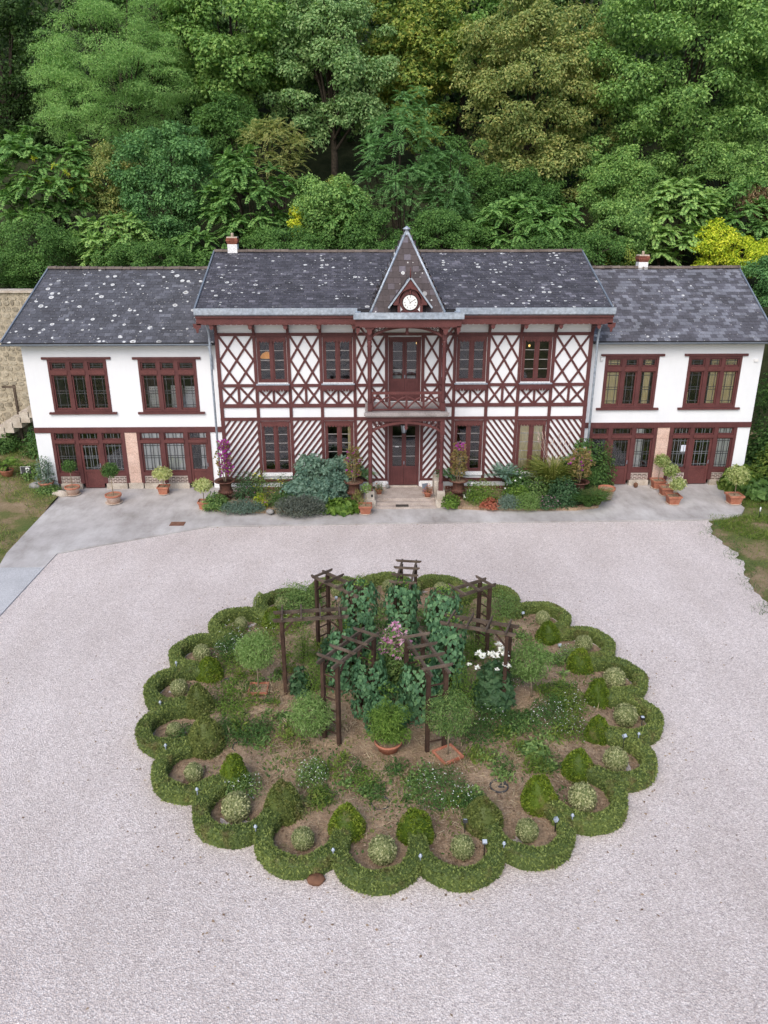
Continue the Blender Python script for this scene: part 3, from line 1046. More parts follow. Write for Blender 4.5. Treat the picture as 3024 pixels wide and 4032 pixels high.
def ridge(roof, x0, x1, y, z, step=.36):
    n = int((x1 - x0) / step)
    st = (x1 - x0) / n
    mb = MB()
    prof = []
    for k in range(7):
        a = math.pi * k / 6
        prof.append((math.cos(a) * .13, math.sin(a) * .10 - .03))
    def tile(s0, s1, k):
        return [(s0, px * k, pz * k) for px, pz in prof], [(s1, px * k, pz * k) for px, pz in prof]
    a, b = tile(0, st * .98, 1.0)
    P = a + b
    F = [(i, i + 1, i + 8, i + 7) for i in range(6)]
    mb.poly(P, F, True)
    a, b = tile(st * .86, st * 1.06, 1.22)
    mb.poly(a + b, F, True)
    mb.poly([(st * 1.06, px * 1.22, pz * 1.22) for px, pz in prof], [tuple(range(7))])
    mb.poly([(st * .86, px * 1.22, pz * 1.22) for px, pz in prof], [tuple(range(6, -1, -1))])
    m = mb.mesh('ridge_tile')
    m.materials.append(MATS['ridge_tile'])
    for i in range(n):
        o = bpy.data.objects.new('ridge_tile', m)
        COL.objects.link(o)
        o.parent = roof
        o.location = (x0 + i * st, y + random.uniform(-.01, .01), z + random.uniform(-.008, .008) - .02 * math.sin(math.pi * i / n))

def chimney(roof, x, y, z0, z1, w=.42, d=.42):
    c = MB().box(x - w / 2, x + w / 2, y - d / 2, y + d / 2, z0, z1 - .26).put('chimney', 'white_paint', roof)
    zz = z1 - .26
    for k, g in enumerate((.0, .03, .055, .03)):
        n = 3
        for i in range(n):
            xa = x - w / 2 - g + i * (w + 2 * g) / n
            MB().box(xa + .004, xa + (w + 2 * g) / n - .004, y - d / 2 - g, y + d / 2 + g, zz + .003, zz + .062).put('chimney_brick', 'brick', roof)
        zz += .065
    MB().box(x - w / 2 - .015, x + w / 2 + .015, y - d / 2 - .015, y + d / 2 + .015, zz, zz + .05).put('chimney_cap', 'saucer', roof)
    MB().lathe([(.07, zz + .05), (.06, zz + .17), (.075, zz + .2)], 10, (x, y)).put('chimney_pot', 'saucer', roof)

def pipe(house, pts, r=.045, n=10):
    return MB().tube(pts, r, n).put('drainpipe', 'zinc', house)

def curtain(x0, x1, z0, z1, y, mat, label, folds=5, group=None):
    V, F = [], []
    n = folds * 6
    for k, (yy) in enumerate((0, .012)):
        for i in range(n + 1):
            t = i / n
            x = x0 + (x1 - x0) * t
            w = .02 * math.sin(t * folds * 6.283)
            V += [(x, y + w + yy, z0), (x, y + w * .8 + yy, z1)]
    m = 2 * (n + 1)
    for i in range(n):
        F.append((2 * i, 2 * i + 2, 2 * i + 3, 2 * i + 1))
        F.append((m + 2 * i, m + 2 * i + 1, m + 2 * i + 3, m + 2 * i + 2))
    return put('curtain', raw_mesh('curtain', np.array(V), np.array(F), smooth=True), mat, None, label=label, cat='curtain', group=group)

# ---------------------------------------------------------------- half-timbered middle house
XC, YM = 1.5, 31.4
H1 = thing('half_timbered_house', 'half-timbered middle house with red-brown lattice timbers, balcony porch and clock gable', 'house', (XC, YM, 0))
OFF_W = (5.38, 2.72)
holes = []
for s in (-1, 1):
    for o in OFF_W:
        c = XC + s * o
        holes += [(c - .60, c + .60, 4.72, 6.52), (c - .60, c + .60, .86, 3.03)]
holes += [(XC - .66, XC + .66, .2, 3.03), (XC - .66, XC + .66, 3.9, 6.52)]
mb = MB()
wall_grid(mb, XC - 7.63, XC + 7.63, .40, 7.45, YM, YM + .3, holes + [(XC - .66, XC + .66, .40, 1.0)])
mb.put('wall', 'render', H1)
for x in (XC - 7.62, XC + 7.37):
    MB().ext([(x, 31.72, -.2), (x, 40.6, -.2), (x, 40.6, 7.4), (x, 35.9, 9.42), (x, 31.72, 7.9)], (.25, 0, 0)).put('gable_wall', 'render', H1)
MB().box(XC - 7.3, XC + 7.3, 40.3, 40.58, -.2, 7.4).put('back_wall', 'render', H1)
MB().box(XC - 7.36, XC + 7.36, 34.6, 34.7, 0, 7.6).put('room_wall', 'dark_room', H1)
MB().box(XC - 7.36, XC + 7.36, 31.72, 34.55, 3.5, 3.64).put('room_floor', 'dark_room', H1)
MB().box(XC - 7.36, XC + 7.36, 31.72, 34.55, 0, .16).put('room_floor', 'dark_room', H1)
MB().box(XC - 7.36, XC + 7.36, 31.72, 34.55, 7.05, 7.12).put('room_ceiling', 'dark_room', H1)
# brick plinth
pl = MB()
pl.box(XC - 7.6, XC - 1.4, YM + .03, YM + .3, -.2, .40).box(XC + 1.4, XC + 7.6, YM + .03, YM + .3, -.2, .40)
pl = pl.put('plinth', 'mortar', H1)
bk = MB().box(0, .215, 0, .03, 0, .055).mesh('brick')
bk.materials.append(MATS['brick'])
def lay(parent, x0, x1, z0, z1, y, mesh, w=.23, h=.07):
    r = 0
    z = z0
    while z + h * .8 <= z1:
        x = x0 - (w / 2 if r % 2 else 0)
        while x < x1 - .03:
            a, b = max(x, x0), min(x + w, x1)
            if b - a > .05:
                o = bpy.data.objects.new('brick', mesh)
                COL.objects.link(o)
                o.parent = parent
                if parent.name in INV:
                    o.matrix_parent_inverse = INV[parent.name]
                o.location = (a + .013, y - random.uniform(0, .004), z)
                o.scale = ((b - a - .026) / .215, 1, 1)
            x += w
        z += h
        r += 1
lay(pl, -5.2, -2.6, .02, .40, YM + .008, bk)
lay(pl, 3.3, 7.6, .02, .40, YM + .008, bk)
# posts, rails
Y_P, Y_R, Y_B = YM - .050, YM - .055, YM - .036
POST = [7.55, 6.06, 4.70, 3.40, 2.04, 1.45, .74]
def timber(x0, x1, z0, z1, y, name='timber_post'):
    return MB().box(x0, x1, y, YM + .02, z0, z1).put(name, 'red_wood', H1)
for s in (-1, 1):
    for p in POST:
        w = .15 if p > 7 else .13
        x = XC + s * p
        timber(x - w / 2, x + w / 2, .44, 6.70 if p != 1.45 else 7.2, Y_P)
RAILS = [(6.60, 6.72), (4.54, 4.66), (3.68, 3.83), (3.13, 3.26), (.42, .56)]
for k, (a, b) in enumerate(RAILS):
    segs = [(XC - 7.63, XC - .67), (XC + .67, XC + 7.63)] if k != 2 else [(XC - 7.63, XC + 7.63)]
    if k in (0,):
        segs = [(XC - 7.63, XC + 7.63)]
    if k == 1:
        segs = [(XC + s * a_, XC + s * b_) for s in (1, -1) for a_, b_ in ((.7, 2.0), (3.45, 4.66), (6.1, 7.63))]
    for x0, x1 in segs:
        timber(min(x0, x1), max(x0, x1), a, b, Y_R, 'timber_rail')
BR = .085
def lattice(x0, x1, z0, z1, nu, nv):
    """crossed braces, nu x nv diamonds, every brace a piece"""
    W, Hh = x1 - x0, z1 - z0
    du, dv = W / nu, Hh / nv
    for sgn in (1, -1):
        for k in range(-nv - 1, nu + nv + 2):
            # line through points where u = k (period du) with slope dv/du
            if sgn == 1:
                ax, az, bx, bz = x0 + k * du, z0, x0 + (k + 1) * du, z0 + dv
            else:
                ax, az, bx, bz = x0 + k * du, z0, x0 + (k - 1) * du, z0 + dv
            P = strip(x0, x1, z0, z1, ax, az, bx, bz, BR)
            if len(P) < 3:
                continue
            xs = [p[0] for p in P]
            if max(xs) - min(xs) < BR * 2.2:
                continue
            y = Y_B + (0 if sgn == 1 else -.004)
            MB().ext([(p[0], y, p[1]) for p in P], (0, YM + .01 - y, 0)).put('timber_brace', 'red_wood', H1)
def stripes(x0, x1, z0, z1, sgn, pitch=.245):
    slope = 1.32
    k = -12
    while k < 26:
        ax = x0 + k * pitch
        P = strip(x0, x1, z0, z1, ax, z0, ax + sgn * 1.0, z0 + slope, .085)
        k += 1
        if len(P) < 3:
            continue
        xs = [p[0] for p in P]
        zs = [p[1] for p in P]
        if max(xs) - min(xs) < .1 and max(zs) - min(zs) < .16:
            continue
        MB().ext([(p[0], Y_B, p[1]) for p in P], (0, YM + .01 - Y_B, 0)).put('timber_brace', 'red_wood', H1)
for s in (-1, 1):
    def rg(a, b):
        return (XC + s * a, XC + s * b) if s > 0 else (XC - b, XC - a)
    for a, b, nu in ((6.13, 7.48, 2), (3.47, 4.63, 2), (1.52, 1.97, 1), (.81, 1.38, 1)):
        x0, x1 = rg(a, b)
        lattice(x0, x1, 4.66, 6.60, nu, 2)
        xm = (x0 + x1) / 2
        if nu == 2:
            timber(xm - .05, xm + .05, 3.83, 4.54, Y_P + .004)
            lattice(x0, xm - .05, 3.83, 4.54, 1, 1)
            lattice(xm + .05, x1, 3.83, 4.54, 1, 1)
        else:
            lattice(x0, x1, 3.83, 4.54, 1, 1)
        sg = 1 if s < 0 else -1
        if a < 1:
            sg = -sg
        stripes(x0, x1, .56, 3.13, sg)
    for o in OFF_W:
        x0, x1 = rg(o - .60, o + .60)
        xm = (x0 + x1) / 2
        timber(xm - .045, xm + .045, 3.83, 4.44, Y_P + .004)
        lattice(x0, xm - .045, 3.83, 4.44, 1, 1)
        lattice(xm + .045, x1, 3.83, 4.44, 1, 1)

def casement(c, z0, z1, rows, upper):
    """two-leaf window of the main house with its scalloped board"""
    w = frame_mb(c - .60, c + .60, z0, z1, YM - .01, YM + .11, .075)
    w.box(c - .05, c + .05, YM - .015, YM + .10, z0 + .075, z1 - .075)
    win = w.put('window', 'red_wood', H1)
    for s in (-1, 1):
        a, b = (c - .525, c - .05) if s < 0 else (c + .05, c + .525)
        frame_mb(a, b, z0 + .076, z1 - .076, YM + .02, YM + .08, .05).put('sash', 'red_wood_bright', win)
        glaze(win, a + .05, b - .05, z0 + .126, z1 - .126, YM + .05, 1, rows)
    scallop_board(c - .585, c + .585, z1 + .02, .20, YM - .05, YM - .02, 9).put('scalloped_board', 'red_wood_bright', win)
    MB().box(c - .66, c + .66, YM - .062, YM - .015, z1 + .02, z1 + .075).put('lintel', 'red_wood', win)
    if upper:
        MB().box(c - .68, c + .68, YM - .20, YM + .05, z0 - .075, z0 - .04).put('sill', 'zinc', win)
        MB().box(c - .62, c + .62, YM - .06, YM + .06, z0 - .038, z0 - .002).put('sill_strip', 'white_paint', win)
        scallop_board(c - .66, c + .66, z0 - .077, .27, YM - .17, YM - .14, 11).put('scalloped_board', 'red_wood', win)
        for s in (-1, 1):
            MB().box(c + s * .645 - .015, c + s * .645 + .015, YM - .139, YM - .056, z0 - .32, z0 - .077).put('sill_bracket', 'red_wood', win)
    else:
        MB().box(c - .64, c + .64, YM - .10, YM + .05, z0 - .15, z0 - .003).put('sill', 'white_paint', win)
for s in (-1, 1):
    for o in OFF_W:
        c = XC + s * o
        casement(c, 4.72, 6.52, 4, True)
        casement(c, .86, 3.03, 5, False)

def double_door(z0, z1, zp, rows, nm):
    c = XC
    d = MB()
    d.box(c - .66, c - .57, YM + .02, YM + .18, z0, z1).box(c + .57, c + .66, YM + .02, YM + .18, z0, z1).box(c - .57, c + .57, YM + .02, YM + .18, z1 - .10, z1)
    door = d.put('door', 'red_wood', H1)
    for s in (-1, 1):
        a, b = (c - .565, c - .005) if s < 0 else (c + .005, c + .565)
        f = frame_mb(a, b, z0 + .02, z1 - .105, YM + .06, YM + .12, .085)
        f.box(a + .085, b - .085, YM + .06, YM + .12, zp - .06, zp + .06)
        f.box(a + .085, b - .085, YM + .085, YM + .105, z0 + .105, zp - .06)
        for k in range(1, 4):
            xx = a + .085 + (b - a - .17) * k / 4
            f.box(xx - .006, xx + .006, YM + .078, YM + .086, z0 + .105, zp - .06)
        f.put('door_leaf', 'red_wood', door)
        glaze(door, a + .085, b - .085, zp + .06, z1 - .19, YM + .09, 1, rows)
    MB().box(c - .01, c + .03, YM + .02, YM + .06, z0 + .95, z0 + 1.08).put('door_handle', 'zinc_dark', door)
    scallop_board(c - .66, c + .66, z1 + .03, .16, YM - .05, YM - .02, 9).put('scalloped_board', 'red_wood', door)
    return door
dg = double_door(.22, 3.03, 1.02, 4, 'door')
double_door(3.92, 6.52, 4.78, 4, 'door')
MB().box(XC - .36, XC - .22, YM + .052, YM + .058, 1.93, 1.97).put('white_strip', 'white_paint', dg)  # thin white strip in front of the left door glass

# eaves of the main roof
def console(x, w=.10):
    P = [(YM - .02, 6.62), (YM - .09, 6.64), (YM - .16, 6.80), (YM - .35, 6.98), (YM - .62, 7.08), (YM - .84, 7.10), (YM - .84, 7.27), (YM - .02, 7.27)]
    MB().ext([(x - w / 2, y, z) for y, z in P], (w, 0, 0)).put('eave_bracket', 'red_wood', H1)
    P = [(-.13, 7.24), (.13, 7.24), (.13, 7.15), (.07, 7.11), (.075, 7.03), (.02, 6.96), (-.02, 6.96), (-.075, 7.03), (-.07, 7.11), (-.13, 7.15)]
    MB().ext([(x + a, YM - .925, z) for a, z in P], (0, .05, 0)).put('bracket_pendant', 'red_wood_bright', H1)
for s in (-1, 1):
    for p in (7.55, 6.06, 4.70, 3.40, 2.04):
        console(XC + s * p)
for x0, x1 in ((-6.6, -.42), (3.42, 9.55)):
    fas = MB()
    fas.box(x0, x1, 30.42, 30.47, 7.20, 7.50)
    fas.box(x0, x1, 30.35, 30.419, 7.42, 7.50)
    fas.put('fascia', 'red_wood_bright', H1)
    scallop_board(x0, x1, 7.20, .05, 30.425, 30.465, int((x1 - x0) / .22)).put('fascia_trim', 'red_wood_bright', H1)
for x0, x1 in ((-6.6, -.42), (3.42, 9.55)):
    MB().box(x0, x1, 30.472, YM - .003, 7.275, 7.33).put('soffit', 'render', H1)
    g = MB()
    g.ext([(x0 - .03, 30.24, 7.56), (x0 - .03, 30.34, 7.503), (x0 - .03, 30.50, 7.503), (x0 - .03, 30.50, 7.71), (x0 - .03, 30.47, 7.71), (x0 - .03, 30.47, 7.60), (x0 - .03, 30.36, 7.60), (x0 - .03, 30.26, 7.66), (x0 - .03, 30.245, 7.80), (x0 - .03, 30.215, 7.80)], (x1 - x0 + .06, 0, 0))
    g.put('gutter', 'zinc', H1)
    MB().box(x0, x1, 30.47, 30.95, 7.735, 7.745).put('eave_flashing', 'zinc_dark', H1)
for x in (-6.6, 9.5):
    MB().box(x, x + .05, 30.48, YM + .2, 7.20, 7.46).put('fascia_return', 'red_wood_bright', H1)
    P = [(-.16, 7.2), (.16, 7.2), (.14, 7.05), (.06, 7.0), (.03, 6.85), (-.03, 6.85), (-.06, 7.0), (-.14, 7.05)]
    MB().ext([(x + .02 + a, 30.425, z) for a, z in P], (0, .045, 0)).put('bracket_pendant', 'red_wood_bright', H1)

ZE, ZR, YE, YR = 7.70, 9.60, 30.46, 35.9
rf = roof_body(H1, YE, ZE, YR, ZR, -6.62, 9.50, -6.72, 9.55, 41.4, 7.5)
PYC = (1.53, 31.42)
def in_tower(c):
    if c.y > PYC[1] + 2.0:
        return False
    return abs(c.x - PYC[0]) < 1.15 and c.y < PYC[1] + 1.2
slate_roof(H1, 'slate_main', (-6.62, YE, ZE), (9.50, YE, ZE), (-6.72, YR, ZR), (9.55, YR, ZR), skip=in_tower)
ridge(rf, -6.72, 9.5, YR, ZR + .06)
chimney(rf, -5.9, 35.95, 9.2, 10.2)
for a, b in (((-6.63, YE, ZE + .05), (-6.73, YR, ZR + .05)), ((9.51, YE, ZE + .05), (9.56, YR, ZR + .05))):
    MB().bar(a, b, .06, .09).put('verge', 'zinc_dark', rf)

# ---- porch: platform, steps, pedestals, turned columns, balcony, canopy
MB().box(.28, 2.72, 29.86, YM + .02, -.3, .2).put('porch_floor', 'step_stone', H1)
MB().box(.26, 2.74, 29.62, 29.859, -.3, .095).put('step', 'step_stone', H1)
MB().box(.24, 2.76, 29.38, 29.619, -.3, -.005).put('step', 'step_stone', H1)
MB().box(XC - .60, XC + .60, YM - .14, YM + .02, .2, .235).put('threshold', 'pale_stone', H1)
for x in (.07, 2.94):
    pd = MB().box(x - .21, x + .21, 29.44, 29.94, -.25, .24).put('pedestal', 'pale_stone', H1)
    MB().box(x - .16, x + .16, 29.50, 29.88, .243, .60).put('pedestal_block', 'pale_stone', pd)
    if x < 1:
        MB().box(x + .02, x + .10, 29.494, 29.499, .38, .50).put('number_plate', 'ink', pd)
MB().box(2.74, 3.02, 30.45, YM - .06, -.2, .75).put('side_wall', 'pale_stone', H1)
for s in (-1, 1):
    x0 = XC + s * .97
    MB().box(x0 - .27, x0 + .27, YM - .09, YM - .002, .2, .46).put('skirting_stone', 'white_paint', H1)
YCOL = 29.70
def column(x, z0, z1):
    h = z1 - z0
    col = MB()
    col.box(x - .09, x + .09, YCOL - .09, YCOL + .09, z0, z0 + .32)
    col.box(x - .09, x + .09, YCOL - .09, YCOL + .09, z1 - .55, z1)
    prof = [(.055, z0 + .32), (.07, z0 + .35), (.05, z0 + .40), (.075, z0 + .46), (.06, z0 + .52), (.058, z0 + h * .35), (.075, z0 + h * .38), (.055, z0 + h * .41), (.062, z0 + h * .55), (.06, z1 - .85), (.078, z1 - .78), (.052, z1 - .72), (.075, z1 - .64), (.06, z1 - .55)]
    col.lathe([(r_ * 1.3, z_) for r_, z_ in prof], 14, (x, YCOL))
    col.put('column', 'red_wood', H1)
for x in (.07, 2.94):
    column(x, .60, 3.50)
    column(x, 3.92, 7.22)
def arch(zs, zc, name):
    """segmental arch brace between the columns with fretwork in the corners"""
    n = 20
    x0, x1 = .145, 2.865
    up_, lo = [], []
    for i in range(n + 1):
        t = i / n * 2 - 1
        x = x0 + (x1 - x0) * i / n
        z = zs + (zc - zs) * (1 - t * t) ** .8 if abs(t) < 1 else zs
        up_.append((x, YCOL - .03, z + .05))
        lo.append((x, YCOL - .03, z - .05))
    a = MB().ext(up_ + lo[::-1], (0, .06, 0)).put(name, 'red_wood_bright', H1)
    for s in (-1, 1):
        for i in range(5):
            x = (x0 + .07 + i * .13) if s < 0 else (x1 - .07 - i * .13)
            t = (x - XC) / 1.36
            z = zs + (zc - zs) * max(0, 1 - t * t) ** .8 + .05
            top = zc + .06
            k = max(1, int((top - z) / .11))
            for j in range(k):
                zz = z + (j + .5) * (top - z) / k
                R_ = min(.06, (top - z) / k * .55)
                MB().tube([(x + R_ * math.cos(q), YCOL, zz + R_ * math.sin(q)) for q in np.linspace(0, 6.283, 9)], .013, 4, cap=False).put('fretwork_ring', 'red_wood', a)
            MB().box(x + .055, x + .075, YCOL - .012, YCOL + .012, z - .03, top).put('fretwork_bar', 'red_wood', a)
    P = [(-.12, zc + .07), (.12, zc + .07), (.10, zc - .02), (.05, zc - .06), (.05, zc - .16), (.07, zc - .20), (.03, zc - .28), (-.03, zc - .28), (-.07, zc - .20), (-.05, zc - .16), (-.05, zc - .06), (-.10, zc - .02)]
    MB().ext([(XC + x, YCOL - .055, z) for x, z in P], (0, .11, 0)).put('arch_pendant', 'red_wood', a)
arch(3.08, 3.44, 'arch_brace')
arch(6.78, 7.16, 'arch_brace')
MB().box(-.02, 3.03, YCOL - .07, YCOL + .07, 3.503, 3.72).put('porch_beam', 'red_wood', H1)
for x in (-.005, 2.865):
    MB().box(x, x + .15, YCOL + .075, YM - .06, 3.51, 3.715).put('porch_beam', 'red_wood', H1)
fl = MB()
fl.box(-.12, 3.13, 29.45, YM - .058, 3.725, 3.90)
fl.put('balcony_floor', 'slab_wood', H1)
MB().box(-.17, 3.18, 29.40, 29.448, 3.78, 3.91).put('balcony_edge', 'slab_wood', H1)
# balcony rail
MB().box(.14, 2.87, YCOL - .05, YCOL + .05, 4.58, 4.68).put('handrail', 'red_wood_bright', H1)
MB().box(.14, 2.87, YCOL - .03, YCOL + .03, 3.94, 4.00).put('bottom_rail', 'red_wood', H1)
n = 4
for i in range(n + 1):
    x = .17 + (2.84 - .17) * i / n
    MB().box(x - .042, x + .042, YCOL - .036, YCOL + .036, 4.002, 4.578).put('baluster', 'red_wood', H1)
for i in range(n):
    a, b = .20 + (2.84 - .17) * i / n, .14 + (2.84 - .17) * (i + 1) / n
    for k, (p, q) in enumerate(((a, b), (b, a))):
        pts = [(p + (q - p) * t, YCOL + (.012 if k else -.012), 4.02 + .44 * math.sin(t * math.pi * .5) ** 1.1) for t in np.linspace(0, 1, 7)]
        for c, d in zip(pts[:-1], pts[1:]):
            pass
        MB().tube(pts, .036, 5).put('rail_brace', 'red_wood_bright', H1)
for x in (.07, 2.94):
    MB().box(x - .035, x + .035, YCOL + .08, YM - .06, 4.56, 4.63).put('handrail', 'red_wood_bright', H1)
    for k in range(4):
        y = YCOL + .35 + k * .38
        MB().box(x - .025, x + .025, y - .025, y + .025, 3.902, 4.558).put('baluster', 'red_wood', H1)
# canopy
cn = MB().box(-.45, 3.52, 29.33, 29.38, 7.22, 7.47).put('canopy_fascia', 'red_wood_bright', H1)
scallop_board(-.45, 3.52, 7.22, .045, 29.335, 29.375, 18).put('fascia_trim', 'red_wood_bright', cn)
for x in (-.45, 3.47):
    MB().box(x, x + .05, 29.381, 30.42, 7.22, 7.46).put('canopy_return', 'red_wood_bright', cn)
MB().box(-.39, 3.46, 29.382, YM - .06, 7.34, 7.39).put('canopy_soffit', 'red_wood', cn)
for x in (.07, 2.94):
    for s in (-1, 1):
        MB().bar((x + s * .06, YCOL, 6.75), (x + s * .42 if (x < 1) == (s < 0) else x + s * .2, YCOL - .05, 7.25), .06, .08).put('canopy_bracket', 'red_wood', cn)
    P = [(-.17, 7.25), (.17, 7.25), (.17, 7.12), (.09, 7.07), (.09, 6.98), (.03, 6.90), (-.03, 6.90), (-.09, 6.98), (-.09, 7.07), (-.17, 7.12)]
    MB().ext([(x + a, 29.40, z) for a, z in P], (0, .05, 0)).put('bracket_pendant', 'red_wood_bright', cn)
for x in (-.36, 3.42):
    P = [(-.07, 7.22), (.07, 7.22), (.07, 7.05), (.02, 6.98), (-.03, 6.90), (-.07, 7.05)]
    MB().ext([(x + a, 29.335, z) for a, z in P], (0, .045, 0)).put('bracket_pendant', 'red_wood_bright', cn)
cg = MB()
cg.ext([(-.52, 29.20, 7.50), (-.52, 29.385, 7.472), (-.52, 29.385, 7.60), (-.52, 29.24, 7.62), (-.52, 29.225, 7.74), (-.52, 29.19, 7.74)], (4.12, 0, 0))
cg.put('canopy_gutter', 'zinc', H1)
MB().box(-.46, 3.54, 29.39, 30.70, 7.50, 7.615).put('canopy_top', 'zinc', H1)
for x in (-.46, 3.34):
    MB().box(x, x + .20, 29.42, 30.30, 7.617, 7.68).put('canopy_kerb', 'zinc', H1)
# pyramid roof of the porch
hw = 1.40
zb, za = 7.63, 10.56
cx, cy = PYC
base = [(cx - hw, cy - hw, zb), (cx + hw, cy - hw, zb), (cx + hw, cy + hw, zb), (cx - hw, cy + hw, zb)]
tw = MB().poly(base + [(cx, cy, za)], [(0, 1, 4), (1, 2, 4), (2, 3, 4), (3, 0, 4), (3, 2, 1, 0)]).put('tower_roof', 'roof_deck', H1)
def tri_slates(p0, p1, keep):
    A = Vector((cx, cy, za))
    e0, e1 = Vector(p0), Vector(p1)
    slate_roof(H1, 'slate_tower', e0, e1, e0.lerp(A, .97), e1.lerp(A, .97), expo=.23, wid=.26, keep=keep)
tri_slates(base[0], base[1], 90)
tri_slates(base[3], base[0], 0)
tri_slates(base[1], base[2], 0)
for b in base:
    d = (Vector((cx, cy, 0)) - Vector((b[0], b[1], 0))).normalized()
    MB().tube([Vector(b) + Vector((-d.x * .02, -d.y * .02, .035)), (cx, cy, za + .03)], .05, 6).put('hip_roll', 'zinc', tw)
MB().lathe([(.13, za - .32), (.10, za - .1), (.085, za + .02), (.15, za + .05), (.15, za + .08), (.06, za + .13), (.02, za + .17)], 12, (cx, cy)).put('finial', 'zinc', tw)
# clock gable
KX, KY, KZ = 1.60, 29.62, 8.06
dm = MB().box(KX - .43, KX + .43, KY + .06, 30.5, 7.62, 8.15).put('clock_gable', 'red_wood', H1)
MB().ext([(KX - .50, KY + .05, 8.02), (KX + .50, KY + .05, 8.02), (KX, KY + .05, 8.78)], (0, 1.0, 0)).put('gable_wall', 'red_wood', dm)
for s in (-1, 1):
    a, b = Vector((KX, KY - .10, 8.93)), Vector((KX + s * .80, KY - .10, 7.86))
    n_ = Vector((s * (8.93 - 7.86), 0, .80)).normalized() * .035
    MB().ext([a, b, b + n_, a + n_], (0, 1.25, 0)).put('gable_roof', 'slate_tower', dm)
    MB().ext([a + Vector((0, -.02, -.01)), b + Vector((0, -.02, -.01)), b + n_ * 1.5 + Vector((0, -.02, 0)), a + n_ * 1.5 + Vector((0, -.02, 0))], (0, .018, 0)).put('gable_edge', 'zinc', dm)
    # curved bargeboard with a round cut
    pts = [(KX, 8.90), (KX + s * .64, 8.02), (KX + s * .62, 7.97), (KX + s * .44, 7.97)]
    for q in np.linspace(.0, 1, 9):
        ang = math.pi * (0.02 + .46 * q)
        pts.append((KX + s * .43 * math.cos(ang), 8.08 + .47 * math.sin(ang)))
    pts.append((KX, 8.60))
    MB().ext([(x, KY - .07, z) for x, z in pts], (0, .05, 0)).put('bargeboard', 'red_wood_bright', dm)
    MB().box(KX + s * .42 - .05, KX + s * .42 + .05, KY - .03, KY + .059, 7.62, 8.02).put('gable_post', 'red_wood_bright', dm)
    MB().ext([(KX + s * .37, KY + .03, 7.72), (KX + s * .37, KY + .03, 7.98), (KX + s * .28, KY + .03, 7.80)], (0, .028, 0)).put('gable_infill', 'white_paint', dm)
MB().lathe([(.03, 8.50), (.045, 8.46), (.02, 8.42), (.045, 8.38), (.01, 8.32)], 8, (KX, KY - .02)).put('gable_drop', 'red_wood_bright', dm)
MB().tube([(KX, KY - .02, 8.90), (KX, KY - .02, 9.15), (KX, KY - .02, 9.32)], [.035, .025, .008], 6).put('gable_spike', 'red_wood_bright', dm)
MB().ext([(KX - .14, KY + .05, 8.78), (KX - .02, KY + .05, 8.93), (KX - .02, KY + .35, 8.93), (KX - .14, KY + .35, 8.78)], (-.012, 0, .012)).put('ridge_flashing', 'zinc', dm)
MB().box(KX - .50, KX + .50, KY - .01, KY + .055, 7.618, 7.64).put('gable_base', 'saucer', dm)
def disc(x, z, r, y0, y1, n=40):
    return MB().ext([(x + r * math.cos(t), y0, z + r * math.sin(t)) for t in np.linspace(0, 6.2832, n + 1)[:-1]], (0, y1 - y0, 0))
disc(KX, KZ, .385, KY + .03, KY + .06).put('clock_surround', 'red_wood', dm)
disc(KX, KZ, .295, KY, KY + .045).put('clock_rim', 'black_plastic', dm)
ck = disc(KX, KZ, .268, KY - .012, KY + .02)
ck = ck.put('clock_face', 'dial', dm)
ROM = ['XII', 'I', 'II', 'III', 'IIII', 'V', 'VI', 'VII', 'VIII', 'IX', 'X', 'XI']
for i, txt in enumerate(ROM):
    a = math.radians(30 * i)
    rad = Vector((math.sin(a), 0, math.cos(a)))
    tan = Vector((math.cos(a), 0, -math.sin(a)))
    ws = {'I': .011, 'V': .020, 'X': .022}
    tot = sum(ws[c] for c in txt)
    x = -tot / 2
    g = MB()
    ctr = Vector((KX, KY - .013, KZ)) + rad * .205
    for c in txt:
        xc = x + ws[c] / 2
        def P(u, v):
            return ctr + tan * u + rad * v
        h = .027
        if c == 'I':
            g.bar(P(xc, -h), P(xc, h), .0065, .002, (0, 1, 0))
        elif c == 'V':
            g.bar(P(xc - .008, h), P(xc, -h), .006, .002, (0, 1, 0)).bar(P(xc + .008, h), P(xc, -h), .004, .002, (0, 1, 0))
        else:
            g.bar(P(xc - .009, h), P(xc + .009, -h), .006, .002, (0, 1, 0)).bar(P(xc + .009, h), P(xc - .009, -h), .004, .002, (0, 1, 0))
        x += ws[c]
    g.put('numeral', 'ink', dm)
for ang, L_, w_ in ((-31, .235, .013), (57, .215, .013)):
    a = math.radians(ang)
    d = Vector((math.sin(a), 0, math.cos(a)))
    c0 = Vector((KX, KY - .018 - w_ * .1, KZ))
    MB().bar(c0 - d * .055, c0 + d * L_, w_, .004, (0, 1, 0)).put('clock_hand', 'ink', dm)
for z, k, w_ in ((KZ + .115, 5, .013), (KZ - .10, 8, .013)):
    g = MB()
    for i in range(k):
        x = KX + (i - (k - 1) / 2) * .017
        g.box(x - .006, x + .006, KY - .0145, KY - .011, z - .008, z + .008)
    g.put('dial_lettering', 'faint_ink', dm)

# downpipes at the corners of the main house
for s, x in ((-1, -6.33), (1, 9.30)):
    pipe(H1, [(x, 30.55, 7.50), (x, 30.75, 7.30), (x, YM - .12, 6.75), (x, YM - .08, 6.4), (x, YM - .08, .05)])

